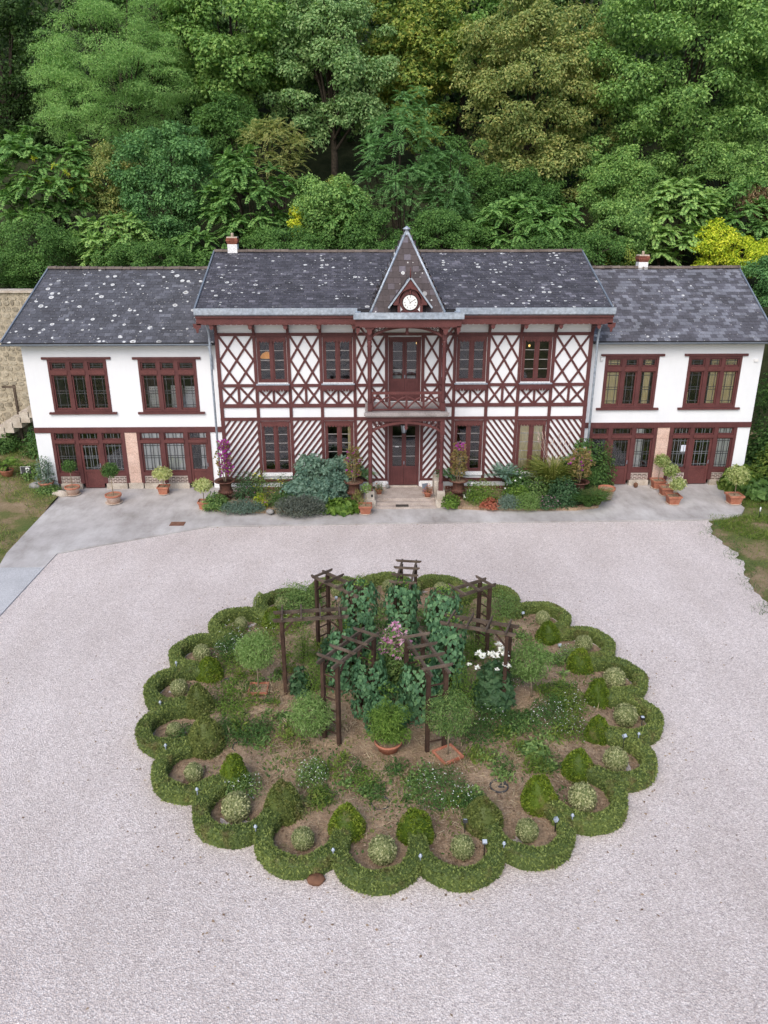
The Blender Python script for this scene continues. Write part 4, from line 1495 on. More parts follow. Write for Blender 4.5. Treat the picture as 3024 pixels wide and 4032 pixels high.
# lantern under the balcony, small lit lamps behind the glass
lt = thing('hanging_lantern', 'small glass lantern hanging under the balcony above the front door', 'lantern', (1.45, 30.35, 2.86))
MB().lathe([(.085, 0), (.14, .30), (.145, .32)], 6).put('lantern_glass', 'frosted', lt, False)
MB().lathe([(.155, .321), (.10, .38), (.03, .42), (.02, .50)], 6).put('lantern_cap', 'black_plastic', lt, False)
for k in range(6):
    t = math.pi / 3 * k
    MB().tube([(.088 * math.cos(t), .088 * math.sin(t), -.01), (.146 * math.cos(t), .146 * math.sin(t), .32)], .010, 4).put('lantern_rib', 'black_plastic', lt, False)
MB().lathe([(.09, -.03), (.095, -.002)], 6).put('lantern_base', 'black_plastic', lt, False)
MB().tube([(0, 0, .5), (0, 0, .86)], .008, 5).put('lantern_chain', 'black_plastic', lt, False)
def lamp_in(x, y, z, label, shade=True):
    l = thing('pendant_lamp', label, 'lamp', (x, y, z))
    if shade:
        MB().lathe([(.30, 0), (.20, .16), (.06, .24)], 16).put('lamp_shade', 'lit_shade', l, False)
    MB().lathe([(.01, -.05), (.045, -.02), (.045, .03), (.01, .06)], 10).put('bulb', 'lit_bulb', l, False)
    MB().tube([(0, 0, .06 if not shade else .24), (0, 0, 7.0 - z)], .008, 5).put('cord', 'black_plastic', l, False)
lamp_in(-4.22, 32.5, 5.55, 'orange lit shade glowing behind the leftmost upstairs window of the half-timbered house')
lamp_in(6.72, 32.2, 6.05, 'bare lit bulb behind the rightmost upstairs window of the half-timbered house', False)
lamp_in(2.02, 31.85, 6.22, 'bare lit bulb at the top right of the balcony door', False)
curtain(XC + OFF_W[0] - .52, XC + OFF_W[0] + .52, .95, 2.98, YM + .085, 'curtain_cream', 'cream curtain drawn across the ground-floor window with fully covered panes, right of the porch', 7)
curtain(XC - OFF_W[1] + .36, XC - OFF_W[1] + .55, .95, 2.98, YM + .085, 'curtain_cream', 'narrow cream curtain at the edge of the ground-floor window left of the porch', 2)
# two chairs with pale backs seen through the balcony door
for k, x in enumerate((1.22, 1.80)):
    ch = thing('dining_chair', 'chair back seen through the %s leaf of the balcony door' % ('left', 'right')[k], 'chair', (x, 32.0, 3.64), (0, 0, 0))
    for dx in (-.2, .2):
        MB().box(dx - .02, dx + .02, -.02, .02, 0, 1.45).put('leg', 'red_wood', ch, False)
        MB().box(dx - .02, dx + .02, .38, .42, 0, .8).put('leg', 'red_wood', ch, False)
    MB().box(-.23, .23, -.02, .44, .8, .85).put('seat', 'curtain_cream', ch, False)
    MB().ext([(-.2, -.03, 1.30), (-.1, -.03, 1.38), (.1, -.03, 1.38), (.2, -.03, 1.30), (.2, -.03, 1.25), (-.2, -.03, 1.25)], (0, .03, 0)).put('back_rail', 'red_wood', ch, False)
    MB().box(-.24, .24, .05, .07, 1.1, 1.48).put('back_panel', 'white_paint', ch, False)

# ---------------------------------------------------------------- rendered wings
YW = 32.0
def lead(parent, x0, x1, z0, z1, y, vs, hs, mat='lead_bar', b=.022):
    g = MB()
    for v in vs:
        x = x0 + (x1 - x0) * v
        g.box(x - b / 2, x + b / 2, y - .010, y + .004, z0, z1)
    for h in hs:
        z = z0 + (z1 - z0) * h
        g.box(x0, x1, y - .0115, y + .0055, z - b / 2, z + b / 2)
    g.put('lead_lattice', mat, parent)
VS, HS = (.14, .42, .58, .86), (.07, .47, .55, .93)

def wing_window(house, x0, x1, z0, z1, leadmat='lead_bar'):
    y = YW
    zt0, zt1 = z0 + (z1 - z0) * .715, z0 + (z1 - z0) * .80
    w = frame_mb(x0, x1, z0, z1, y - .02, y + .16, .10)
    W = (x1 - x0 - .20)
    xs = [x0 + .10 + W * k / 3 for k in range(4)]
    for k in (1, 2):
        w.box(xs[k] - .075, xs[k] + .075, y - .021, y + .16, z0 + .10, z1 - .10)
    win = w.put('window', 'red_wood', house)
    for k in range(3):
        a = xs[k] + (.075 if k else 0)
        b = xs[k + 1] - (.075 if k < 2 else 0)
        MB().box(a, b, y - .045, y + .159, zt0, zt1).put('transom', 'red_wood_bright', win)
        for c, d, up in ((z0 + .10, zt0, False), (zt1, z1 - .10, True)):
            frame_mb(a + .002, b - .002, c + .002, d - .002, y + .03, y + .11, .055).put('sash', 'red_wood_bright' if not up else 'red_wood', win)
            MB().box(a + .05, b - .05, y + .075, y + .081, c + .05, d - .05).put('pane', 'glass', win)
            if up:
                lead(win, a + .055, b - .055, c + .055, d - .055, y + .074, (.2, .8), (.3, .75), leadmat)
            else:
                lead(win, a + .055, b - .055, c + .055, d - .055, y + .074, (.22, .78), (.09, .45, .53, .9), leadmat)
    MB().box(x0 - .20, x1 + .20, y - .075, y + .02, z1 + .002, z1 + .095).put('lintel', 'red_wood', win)
    MB().box(x0 - .20, x1 + .20, y - .10, y + .02, z0 - .09, z0 - .002).put('sill', 'red_wood', win)
    return win

def glazed_front(house, xs, kinds, dz, brickmesh, leads):
    """ground-floor front: units between posts, each a window over bricks or a door"""
    y = YW + .0
    z2, zt1, zt0 = 2.49 + dz, 2.23 + dz, 2.04 + dz
    f = MB()
    for k, x in enumerate(xs):
        w = .07 if k in (0, len(xs) - 1) else .085
        f.box(x - w, x + w, y - .04, y + .14, .22, z2 - .002)
    fr = f.put('glazed_front', 'red_wood', house)
    for k in range(len(xs) - 1):
        a = xs[k] + (.07 if k == 0 else .085)
        b = xs[k + 1] - (.07 if k == len(xs) - 2 else .085)
        MB().box(a, b, y - .075, y + .139, zt0, zt1 - .06).put('transom', 'red_wood_bright', fr)
        frame_mb(a + .002, b - .002, zt1 - .058, z2 - .003, y + .02, y + .08, .05).put('sash', 'red_wood', fr)
        MB().box(a + .045, b - .045, y + .045, y + .051, zt1 - .01, z2 - .05).put('pane', 'glass', fr)
        if leads[k]:
            lead(fr, a + .05, b - .05, zt1 - .008, z2 - .053, y + .044, VS, (), leads[k])
        if kinds[k] == 'door':
            d = frame_mb(a + .004, b - .004, .02, zt0 - .004, y + .0, y + .06, .10)
            d.box(a + .104, b - .104, y + .0, y + .06, .74, .84)
            d.box(a + .104, b - .104, y + .025, y + .05, .12, .74)
            dd = d.put('door', 'red_wood_bright', fr)
            MB().box(a + .10, b - .10, y + .03, y + .036, .84, zt0 - .10).put('pane', 'glass', fr)
            if leads[k]:
                lead(fr, a + .105, b - .105, .845, zt0 - .105, y + .029, VS, HS, leads[k])
            MB().box(b - .075, b - .045, y - .035, y - .001, .95, 1.12).put('door_handle', 'zinc_dark', fr)
        else:
            frame_mb(a + .002, b - .002, .72, zt0 - .002, y + .02, y + .08, .065).put('sash', 'red_wood', fr)
            MB().box(a + .06, b - .06, y + .045, y + .051, .78, zt0 - .06).put('pane', 'glass', fr)
            if leads[k]:
                lead(fr, a + .067, b - .067, .787, zt0 - .067, y + .044, VS, HS, leads[k])
            MB().box(a, b, y - .055, y + .139, .56, .719).put('sill', 'red_wood', fr)
            MB().box(a, b, y + .012, y + .138, .222, .558).put('brick_backing', 'mortar', fr)
            lay(fr, a + .01, b - .01, .235, .555, y + .004, brickmesh, .20, .068)
            MB().box(a - (.06 if k else .02), b + (.06 if k < len(xs) - 2 else .02), y - .09, y + .12, -.2, .22).put('base_stone', 'pale_stone', fr)
    return fr

def pier(house, x0, x1, dz):
    z = .24
    MB().box(x0 - .06, x1 + .06, YW - .07, YW + .2, -.2, .24).put('base_stone', 'pale_stone', house)
    top = 2.49 + dz
    n = 5
    for k in range(n):
        a, b = z + (top - z) * k / n, z + (top - z) * (k + 1) / n
        j = (.0, .004, .002, .005, .001)[k]
        MB().box(x0, x1, YW - .02 - j, YW + .2, a + .003, b - .003).put('stone_block', 'ashlar', house)

gbk = MB().box(0, .215, 0, .024, 0, .040).mesh('brick')
gbk.materials.append(MATS['grey_brick'])

def wing(label, x0, x1, dz, wins, fronts, piers, jambs, slate, ev, rd, drop):
    h = thing('rendered_wing', label, 'house wing', ((x0 + x1) / 2, YW, 0))
    holes = [(a + .02, b - .02, z0 + .02, z1 - .02) for a, b, z0, z1 in wins]
    wall_grid(MB(), x0, x1, 2.72 + dz, 6.32, YW, YW + .3, holes).put('wall', 'render', h)
    for a, b in jambs:
        MB().box(a, b, YW - .0, YW + .3, -.2, 2.49 + dz).put('wall', 'render', h)
    MB().box(x0 - .0, x1, YW - .05, YW + .3, 2.492 + dz, 2.718 + dz).put('beam', 'red_wood', h)
    for xx in (x0 + .001, x1 - .26):
        MB().ext([(xx, YW + .302, -.2), (xx, 40.4, -.2), (xx, 40.4, 6.3), (xx, 36.2, 8.7), (xx, YW + .302, 6.45)], (.25, 0, 0)).put('gable_wall', 'render', h)
    MB().box(x0 + .26, x1 - .27, 40.1, 40.38, -.2, 6.3).put('back_wall', 'render', h)
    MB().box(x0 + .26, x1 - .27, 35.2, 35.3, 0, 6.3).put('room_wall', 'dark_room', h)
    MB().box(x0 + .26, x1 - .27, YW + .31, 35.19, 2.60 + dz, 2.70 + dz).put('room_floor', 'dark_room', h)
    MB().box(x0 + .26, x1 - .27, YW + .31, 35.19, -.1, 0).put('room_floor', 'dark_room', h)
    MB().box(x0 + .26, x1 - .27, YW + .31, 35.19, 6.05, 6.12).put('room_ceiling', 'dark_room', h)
    for a, b, z0, z1 in wins:
        wing_window(h, a, b, z0, z1, 'lead_bar')
    for xs, kinds, leads in fronts:
        glazed_front(h, xs, kinds, dz, gbk, leads)
    for a, b in piers:
        pier(h, a, b, dz)
    ye, ze, yr, zr = 31.56, 6.30, 36.2, 8.88
    r = roof_body(h, ye, ze, yr, zr, ev[0], ev[1], rd[0], rd[1], 41.0, 6.2)
    slate_roof(h, slate, (ev[0], ye, ze), (ev[1], ye, ze), (rd[0], yr, zr), (rd[1], yr, zr), skip=drop)
    ridge(r, rd[0], rd[1], yr, zr + .06)
    side = 0 if x0 < 0 else 1
    MB().bar((ev[side], ye, ze + .04), (rd[side], yr, zr + .04), .06, .09).put('verge', 'zinc_dark', r)
    # half-round gutter
    P = [(31.50 + .075 * math.cos(t), 6.27 + .075 * math.sin(t)) for t in np.linspace(math.pi, 2 * math.pi, 9)]
    Q = [(31.50 + .062 * math.cos(t), 6.272 + .062 * math.sin(t)) for t in np.linspace(2 * math.pi, math.pi, 9)]
    g0, g1 = (ev[0], -6.30) if x0 < 0 else (9.28, ev[1])
    MB().ext([(g0, a, b) for a, b in P + Q], (g1 - g0, 0, 0)).put('gutter', 'zinc_dark', h)
    return h, r

LWING, r1 = wing('left rendered wing with lichen-spotted slate roof and two wide red-framed upper windows', -14.15, -6.17, 0,
             [(-13.18, -10.77, 3.39, 5.59), (-9.48, -7.09, 3.38, 5.58)],
             [([-13.42, -12.42, -11.42, -10.45], ['window', 'door', 'window'], ['lead_bar', 'lead_grey', 'lead_grey']),
              ([-9.80, -8.80, -7.78, -6.82], ['window', 'window', 'door'], ['lead_bar'] * 3)],
             [(-10.38, -9.87)], [(-14.15, -13.49), (-6.75, -6.17)], 'slate_left', (-14.72, -6.18), (-14.2, -6.2), None)
RWING, r2 = wing('right rendered wing with patchwork grey slate roof and yellow curtains upstairs', 9.17, 16.50, .09,
             [(9.90, 12.16, 3.46, 5.64), (13.40, 15.66, 3.46, 5.64)],
             [([9.56, 10.42, 11.44, 12.37], ['window', 'door', 'window'], ['lead_bar'] * 3),
              ([13.08, 13.98, 15.02, 15.86], ['window', 'door', 'window'], ['lead_grey', 'lead_grey', 'lead_bar'])],
             [(12.48, 13.0)], [(9.17, 9.48), (15.93, 16.50)], 'slate_right', (9.2, 16.78), (9.2, 16.85), None)
chimney(r2, 12.45, 36.3, 8.5, 9.42)
pipe(LWING, [(-6.42, 31.5, 6.22), (-6.42, 31.62, 6.0), (-6.42, 31.93, 5.7), (-6.42, 31.93, 5.2)], .04)
ins = MB().tube([(9.62, 31.6, 5.70), (9.66, 31.97, 5.66)], .012, 5)
ins.lathe([(.02, 5.45), (.05, 5.46), (.05, 5.58), (.02, 5.60)], 8, (9.72, 31.94))
ins.put('cable_insulator', 'white_plastic', RWING)
MB().box(16.15, 16.32, YW - .06, YW - .002, 5.40, 5.52).put('junction_box', 'white_plastic', RWING)

# curtains of the wings
WC = 'white curtain behind the leaded panes of the '
curtain(-9.72, -8.87, .75, 2.46, YW + .085, 'curtain_white', 'white curtain in the unit right of the stone pier, left wing', 5)
curtain(-8.72, -7.85, .75, 2.46, YW + .085, 'curtain_white', 'white curtain in the unit left of the last door, left wing', 5)
curtain(-7.22, -6.88, .75, 2.46, YW + .085, 'curtain_white', 'narrow white curtain in the last glazed door of the left wing', 2)
curtain(11.55, 11.92, .75, 2.55, YW + .085, 'curtain_white', 'narrow white curtain left of the stone pier, right wing', 2)
curtain(15.10, 15.80, .75, 2.55, YW + .085, 'curtain_white', 'white curtain in the outermost ground-floor window of the right wing', 4)
YC_ = 'yellow curtain gathered at the '
curtain(10.05, 10.60, 3.55, 5.6, YW + .115, 'curtain_cream', 'yellow curtain in the left light of the right wing inner upper window', 4)
curtain(11.62, 11.92, 3.55, 5.6, YW + .115, 'curtain_cream', 'yellow curtain in the right light of the right wing inner upper window', 3)
curtain(13.52, 13.62, 3.55, 4.1, YW + .115, 'curtain_cream', 'scrap of yellow curtain low in the outermost upper window', 1)
curtain(14.45, 14.78, 3.55, 5.6, YW + .115, 'curtain_cream', 'yellow curtain in the middle light of the outermost upper window', 3)
curtain(14.98, 15.50, 3.55, 5.6, YW + .115, 'curtain_cream', 'yellow curtain in the right light of the outermost upper window', 4)
# notice behind the glass of the right wing
nt = thing('paper_notice', 'white paper notice stuck to the window left of the outer door, right wing', 'notice', (13.72, YW + .038, 1.62))
MB().box(-.10, .10, -.003, 0, -.16, .16).put('sheet', 'paper', nt, False)
g = MB()
for k in range(6):
    g.box(-.075, .075 - .03 * (k % 3), -.0045, -.0032, .09 - k * .04, .098 - k * .04)
g.put('print', 'faint_ink', nt, False, kind='stuff')

# stacks of white garden chairs in the upper room of the left wing
def chair_proto():
    o = thing('garden_chair', '', 'chair', (0, 0, 0), group='white stacked chairs upstairs in the left wing')
    b = MB()
    b.box(-.25, .25, -.02, .02, .78, .86)
    for k in range(6):
        x = -.225 + k * .09
        b.box(x - .022, x + .022, -.018, .018, .52, .78)
    b.box(-.25, .25, -.02, .02, .44, .52)
    b.put('backrest', 'white_plastic', o, False)
    MB().box(-.24, .24, .021, .44, .41, .44).put('seat', 'white_plastic', o, False)
    for x in (-.23, .23):
        for y in (.0, .42):
            MB().bar((x, y, .41), (x * 1.12, y + (.03 if y else -.03), 0), .045, .045).put('leg', 'white_plastic', o, False)
        MB().box(x - .03, x + .03, .0, .40, .63, .66).put('armrest', 'white_plastic', o, False)
    return o
cp = chair_proto()
first = True
for k, (x, y, nm, cnt) in enumerate(((-9.0, 32.42, 'left', 8), (-8.12, 32.6, 'middle', 8), (-7.48, 32.42, 'right', 8))):
    for j in range(cnt):
        lb = 'white plastic chair in the %s stack behind the upper window of the left wing' % nm
        if first:
            cp.location = (x, y, 2.71 + j * .115)
            cp['label'] = lb
            first = False
        else:
            copy_tree(cp, (x + random.uniform(-.01, .01), y, 2.71 + j * .115), (0, 0, random.uniform(-.03, .03)), lb)

# ---------------------------------------------------------------- stone wall and steps on the left
SW = thing('stone_wall', 'tall rubble stone retaining wall at the left end of the house', 'stone wall', (-17, 37.6, 0))
MB().box(-26, -13.6, 37.62, 38.4, -.5, 7.75).put('wall_core', 'rubble_joint', SW)
MB().box(-26, -13.5, 37.50, 38.5, 7.752, 7.86).put('coping', 'pale_stone', SW)
stn = []
for k in range(6):
    m_ = MB()
    n_ = 7
    pts = []
    for i in range(n_):
        t = 6.283 * i / n_
        r_ = .5 * random.uniform(.82, 1.02)
        cxx, czz = math.cos(t), math.sin(t)
        q = max(abs(cxx), abs(czz)) ** .6
        pts.append((cxx / q * r_, 0, czz / q * r_))
    fr_ = [(p[0] * .86, -.5, p[2] * .86) for p in pts]
    m_.poly(pts + fr_, [tuple(range(n_, 2 * n_))] + [(i, (i + 1) % n_, n_ + (i + 1) % n_, n_ + i) for i in range(n_)])
    me = m_.mesh('stone')
    bm = bmesh.new(); bm.from_mesh(me); bmesh.ops.recalc_face_normals(bm, faces=bm.faces); bm.to_mesh(me); bm.free()
    me.materials.append(MATS['rubble'])
    stn.append(me)
z = .2
while z < 7.7:
    hh = random.uniform(.17, .30)
    x = -18.6 + random.uniform(0, .3)
    while x < -13.9:
        w_ = random.uniform(.20, .46)
        o = bpy.data.objects.new('stone', random.choice(stn))
        COL.objects.link(o)
        o.parent = SW
        o.matrix_parent_inverse = INV[SW.name]
        o.location = (x + w_ / 2, 37.63, z + hh / 2 + random.uniform(-.02, .02))
        o.scale = (w_ * .97, random.uniform(.04, .10), hh * 1.02)
        o.rotation_euler = (0, random.uniform(-.1, .1), 0)
        x += w_
    z += hh
ST = thing('stone_steps', 'flight of old stone steps climbing along the rubble wall', 'steps', (-17.5, 36.6, .4))
for k in range(9):
    x = -19.6 + k * .42
    MB().box(x, x + .46, 36.3, 37.45, .10 + .25 * k, .62 + .25 * k).put('step', 'pale_stone', ST)
PT = thing('wooden_post', 'weathered wooden post with a short crossbar in front of the rubble wall', 'post', (-16.95, 36.9, 2.2))
MB().box(-.05, .05, -.05, .05, -1.8, 1.35).put('upright', 'old_wood', PT, False)
MB().box(-.55, .12, -.07, -.052, 1.22, 1.33).put('crossbar', 'old_wood', PT, False)

# ---------------------------------------------------------------- the round bed
def polar(a, r, z=None):
    t = math.radians(a)
    x, y = GX + r * math.sin(t), GY - r * math.cos(t)
    return (x, y, soil_z(x, y) if z is None else z)
def side_name(i):
    """which arc of the ring: counted from the one nearest the viewer"""
    if i == 0:
        return 'front arc'
    return ('%s arc left of the front one' % ORD[i]) if i <= 10 else ('%s arc right of the front one' % ORD[i - 10])
# swept hedge arc (local +y points out of the ring)
def hedge_mesh(seed, nleaf=6000):
    r2 = np.random.default_rng(seed)
    path = [(-.72, -.50), (-.72, -.25)]
    for t in np.linspace(-100, 100, 25):
        path.append((.72 * math.sin(math.radians(t)), .72 * math.cos(math.radians(t)) + .0))
    path += [(.72, -.25), (.72, -.50)]
    P = np.array(path)
    T = np.gradient(P, axis=0)
    T /= np.linalg.norm(T, axis=1, keepdims=True)
    Nr = np.c_[-T[:, 1], T[:, 0]]
    hw_, hh = .138, .34
    prof = [(-hw_ * .92, -.05), (-hw_, .15), (-hw_ * .99, hh * .86), (-hw_ * .84, hh * .98), (0, hh * 1.02), (hw_ * .84, hh * .98), (hw_ * .99, hh * .86), (hw_, .15), (hw_ * .92, -.05)]
    mb = MB()
    n, k = len(P), len(prof)
    ph = r2.random() * 6
    def pt(i, l, z):
        w = 1 + .07 * math.sin(i * .9 + ph) + .05 * math.sin(i * 2.3 + l * 9)
        return (P[i, 0] + Nr[i, 0] * l * w, P[i, 1] + Nr[i, 1] * l * w, z * (1 + .05 * math.sin(i * .7 + ph * 2)))
    V = [pt(i, l, z) for i in range(n) for l, z in prof]
    F = [(i * k + j, i * k + j + 1, (i + 1) * k + j + 1, (i + 1) * k + j) for i in range(n - 1) for j in range(k - 1)]
    mb.poly(V, F, True)
    mb.poly([V[j] for j in range(k)], [tuple(range(k))])
    mb.poly([V[(n - 1) * k + j] for j in range(k)], [tuple(range(k - 1, -1, -1))])
    core = mb.mesh('box_hedge')
    Va = np.array(V).reshape(n, k, 3)
    ii = r2.integers(0, n - 1, nleaf)
    jj = r2.integers(0, k - 1, nleaf)
    u, v = r2.random((nleaf, 1)), r2.random((nleaf, 1))
    a, b, c, d = Va[ii, jj], Va[ii, jj + 1], Va[ii + 1, jj], Va[ii + 1, jj + 1]
    p = (a * (1 - u) + b * u) * (1 - v) + (c * (1 - u) + d * u) * v
    nn = unit(np.cross(b - a, c - a))
    cen = np.c_[(P[ii] + P[ii + 1]) / 2, np.full(nleaf, .18)]
    sg = np.sign(((p - cen) * nn).sum(1))[:, None]
    nn = nn * np.where(sg == 0, 1, sg)
    nj = unit(nn + r2.normal(size=nn.shape) * .75)
    ax = unit(np.cross(nj, r2.normal(size=nn.shape)) + nn * .8)
    return core, leaves('hedge_leaves', p - nn * .006, ax, nj, .050 * (.6 + .8 * r2.random(nleaf)), 'oval')
HM = [hedge_mesh(s) for s in (1, 2, 3)]
for c_, f_ in HM:
    c_.materials.append(MATS['leaf_box'])
    f_.materials.append(MATS['leaf_box'])
# clipped domes and variegated balls
def dome_mesh(r, h, nleaf, size, cone=0.0):
    prof = [(.001, h)]
    pr = []
    for t in np.linspace(0, 1, 10):
        ang = t * math.pi * .62
        rr = math.sin(ang) * r * (1 - cone * (1 - t))
        zz = h * (.5 + .5 * math.cos(ang / .62))
        pr.append((max(.002, rr), zz))
    mb = MB().lathe(pr[::-1], 18)
    mb.v = [(x * (1 + random.uniform(-.05, .05)), y * (1 + random.uniform(-.05, .05)), z) for x, y, z in mb.v]
    core = mb.mesh('topiary')
    tt = rng.random(nleaf) ** .62
    ang = tt * math.pi * .62
    rr = np.sin(ang) * r * (1 - cone * (1 - tt))
    zz = h * (.5 + .5 * np.cos(ang / .62))
    az = rng.random(nleaf) * 6.2832
    p = np.c_[rr * np.cos(az), rr * np.sin(az), zz]
    nn = unit(np.c_[np.cos(az) * np.sin(ang * 1.3), np.sin(az) * np.sin(ang * 1.3), np.cos(ang * 1.3)])
    wob = (1 + .05 * np.sin(az * 3 + zz * 7))[:, None]
    nj = unit(nn + rng.normal(size=nn.shape) * .7)
    ax = unit(np.cross(nj, rdir(nleaf)) + nn * .75)
    return core, leaves('topiary_leaves', p * wob - nn * .01, ax, nj, size * (.6 + .8 * rng.random(nleaf)), 'oval')
DM = [dome_mesh(.38, .68, 3600, .055), dome_mesh(.37, .74, 3600, .055, .22), dome_mesh(.39, .62, 3600, .055, .05)]
BM_ = []
for r_ in (.235, .235, .23):
    core = noise_blob(r_ * .95, 14, 9, .03).mesh('ball')
    BM_.append((core, leaves('ball_leaves', *ball_leaves(2300, r_, .042, shell=.93), 'oval')))
BSIZE = [1.05, .86, 1.15, .78, .72, .86, .92, .75, .95, .9, .9, .9, .86, 1.12, 1.05, 1.08, 1.1, .95, .85, 1.0, .9]
CUSP = sorted(BALLS)
for i, a in enumerate(BALLS):
    rot = math.radians(a) + math.pi
    c_, f_ = HM[i % 3]
    h = put('box_hedge', c_, None, None, label='clipped green box hedge, the ' + side_name(i), cat='hedge', group='scalloped hedge arcs around the round bed')
    h.location = polar(a, 5.44, ZC + .0)
    h.rotation_euler = (0, 0, rot)
    h.scale = (1, 1, random.uniform(.94, 1.06))
    f = put('foliage', f_, None, h, kind='stuff')
    if i in (19,):
        continue                    # a loose shrub fills this arc
    s = BSIZE[i]
    p = polar(a + random.uniform(-1, 1), 5.48)
    b = put('boxwood_ball', BM_[i % 3][0], 'leaf_variegated', None, label='pale variegated box ball standing inside the ' + side_name(i), cat='shrub', group='variegated balls in the hedge arcs')
    b.location = (p[0], p[1], p[2] + .20 * s)
    b.rotation_euler = (0, 0, random.uniform(0, 6))
    b.scale = (s, s, s * random.uniform(.95, 1.12))
    put('foliage', BM_[i % 3][1], 'leaf_variegated', b, kind='stuff')
def mid(i, j):
    return (BALLS[i] + BALLS[j]) / 2
ring = [10, 9, 8, 7, 6, 5, 4, 3, 2, 1, 0, 11, 12, 13, 14, 15, 16, 17, 18, 19, 20]
DOME = {0: (0, 1), 1: (0, 0), 2: (1, 1), 3: (1, 0), 4: (2, 1), 5: (1, 1), 6: (0, 0), 11: (0, 0), 12: (0, 1), 13: (0, 0), 14: (1, 0), 15: (1, 0), 16: (0, 0), 17: (1, 0), 18: (1, 0), 8: (1, 1), 9: (0, 1)}
# dome k stands on the inner end of the joint between two arcs
JOINT = {0: (0, 1), 1: (1, 2), 3: (2, 3), 4: (3, 4), 5: (4, 5), 6: (5, 6), 8: (7, 8), 11: (0, 11), 12: (11, 12), 13: (12, 13), 14: (13, 14), 15: (14, 15), 16: (15, 16), 17: (16, 17), 18: (17, 18), 9: (9, 10)}
DCOL = {0: 'leaf_dome', 1: 'leaf_dome_dark', 3: 'leaf_dome', 4: 'leaf_dome_dark', 5: 'leaf_dome_dark', 6: 'leaf_dome', 8: 'leaf_dome', 11: 'leaf_dome', 12: 'leaf_dome_dark', 9: 'leaf_dome_dark'}
DVAR = {0: 2, 1: 1, 3: 1, 4: 0, 5: 1, 11: 0, 12: 2, 13: 0, 14: 0, 15: 1}
DSC = {5: 1.1, 4: 1.18, 1: 1.12, 12: 1.05, 13: 1.0, 15: .85, 14: .95}
dome_cache = {}
for k, (i, j) in JOINT.items():
    m = mid(i, j)
    v = DVAR.get(k, k % 3)
    col = DCOL.get(k, 'leaf_dome')
    key = (v, col)
    if key not in dome_cache:
        c0, f0 = DM[v][0].copy(), DM[v][1].copy()
        c0.materials.append(MATS[col]); f0.materials.append(MATS[col])
        dome_cache[key] = (c0, f0)
    c0, f0 = dome_cache[key]
    r_ = 4.90
    sn = lambda i: 'front' if i == 0 else '%s %s' % (ORD[i if i <= 10 else i - 10], 'left' if i <= 10 else 'right')
    nmk = '%s box dome between the %s and %s hedge arcs' % ('dull olive' if col.endswith('dark') else 'bright green', sn(i), sn(j))
    d = put('box_dome', c0, None, None, label=nmk, cat='topiary', group='clipped domes on the hedge joints')
    p = polar(m, r_)
    d.location = (p[0], p[1], p[2] - .02)
    d.rotation_euler = (0, 0, random.uniform(0, 6))
    s = DSC.get(k, .95) * .92
    d.scale = (s, s, s * random.uniform(.95, 1.1))
    put('foliage', f0, None, d, kind='stuff')

# small globe lights on stakes in the hedge notches
lampA = None
for n_, (i, j) in enumerate(((0, 11), (11, 12), (12, 13), (14, 15), (0, 1), (1, 2), (2, 3), (3, 4), (4, 5), (5, 6))):
    p = polar(mid(i, j), 5.78, ZC + .04)
    lb = 'glass globe light at the outer notch after the %s' % side_name(i)
    if i == 0:
        lb = 'small glass globe light at the notch just %s of the frontmost hedge arc' % ('right' if j == 11 else 'left')
    if lampA is None:
        lampA = thing('globe_light', lb, 'garden light', p, group='globe lights in the hedge notches')
        MB().tube([(0, 0, 0), (0, 0, .36)], .012, 6).put('stake', 'zinc_dark', lampA, False)
        MB().lathe([(.004, .36), (.020, .368), (.027, .39), (.020, .412), (.004, .42)], 12).put('globe', 'frosted', lampA, False)
        MB().lathe([(.028, .366), (.036, .37), (.036, .378), (.028, .382)], 12).put('collar', 'zinc', lampA, False)
    else:
        copy_tree(lampA, p, (0, 0, 0), lb)
def spot(x, y, label, head='black_plastic', tilt=.6, h=.28, az=0):
    o = thing('spotlight', label, 'spotlight', (x, y, soil_z(x, y)), (0, 0, az))
    MB().tube([(0, 0, -.02), (0, 0, h)], .010, 6).put('stake', 'black_plastic', o, False)
    m = Matrix.Rotation(tilt, 3, 'X')
    hd = MB().obox((0, 0, h + .03), .042, .038, .03, m).put('lamp_head', head, o, False)
    MB().obox(Vector((0, 0, h + .03)) + m @ Vector((0, 0, .032)), .034, .030, .003, m).put('lamp_glass', 'frosted', o, False)
    return o
spot(1.80, 11.62, 'small black spotlight on the mulch behind the ball right of the front', 'black_plastic', -.5)
spot(2.10, 11.10, 'pale spotlight head leaning by the inner rim of the front right hedge arc', 'zinc', .5)
spot(3.55, 11.62, 'pale spotlight tucked against the hedge by the second right arc', 'zinc', .9, .30, 1)
spot(6.22, 14.62, 'tall black spotlight standing beside the largest right-hand ball', 'black_plastic', .2, .42)
spot(5.62, 14.02, 'pale bladed spotlight between two right-hand hedge arcs', 'zinc', .8, .38, .5)
spot(5.22, 18.35, 'round pale spotlight lying near the sixth right-hand dome', 'zinc', 1.1, .10, .2)
spot(4.55, 20.2, 'small round spotlight beside the loose shrub at the back right', 'zinc', 1.1, .12, .2)
spot(-1.0, 20.6, 'pale upright spotlight near the back left arch', 'zinc', .1, .45)

def spoke(a, r, z=None):
    t = math.radians(a)
    x, y = .66 + r * math.sin(t), 16.74 - r * math.cos(t)
    return (x, y, soil_z(x, y) if z is None else z)
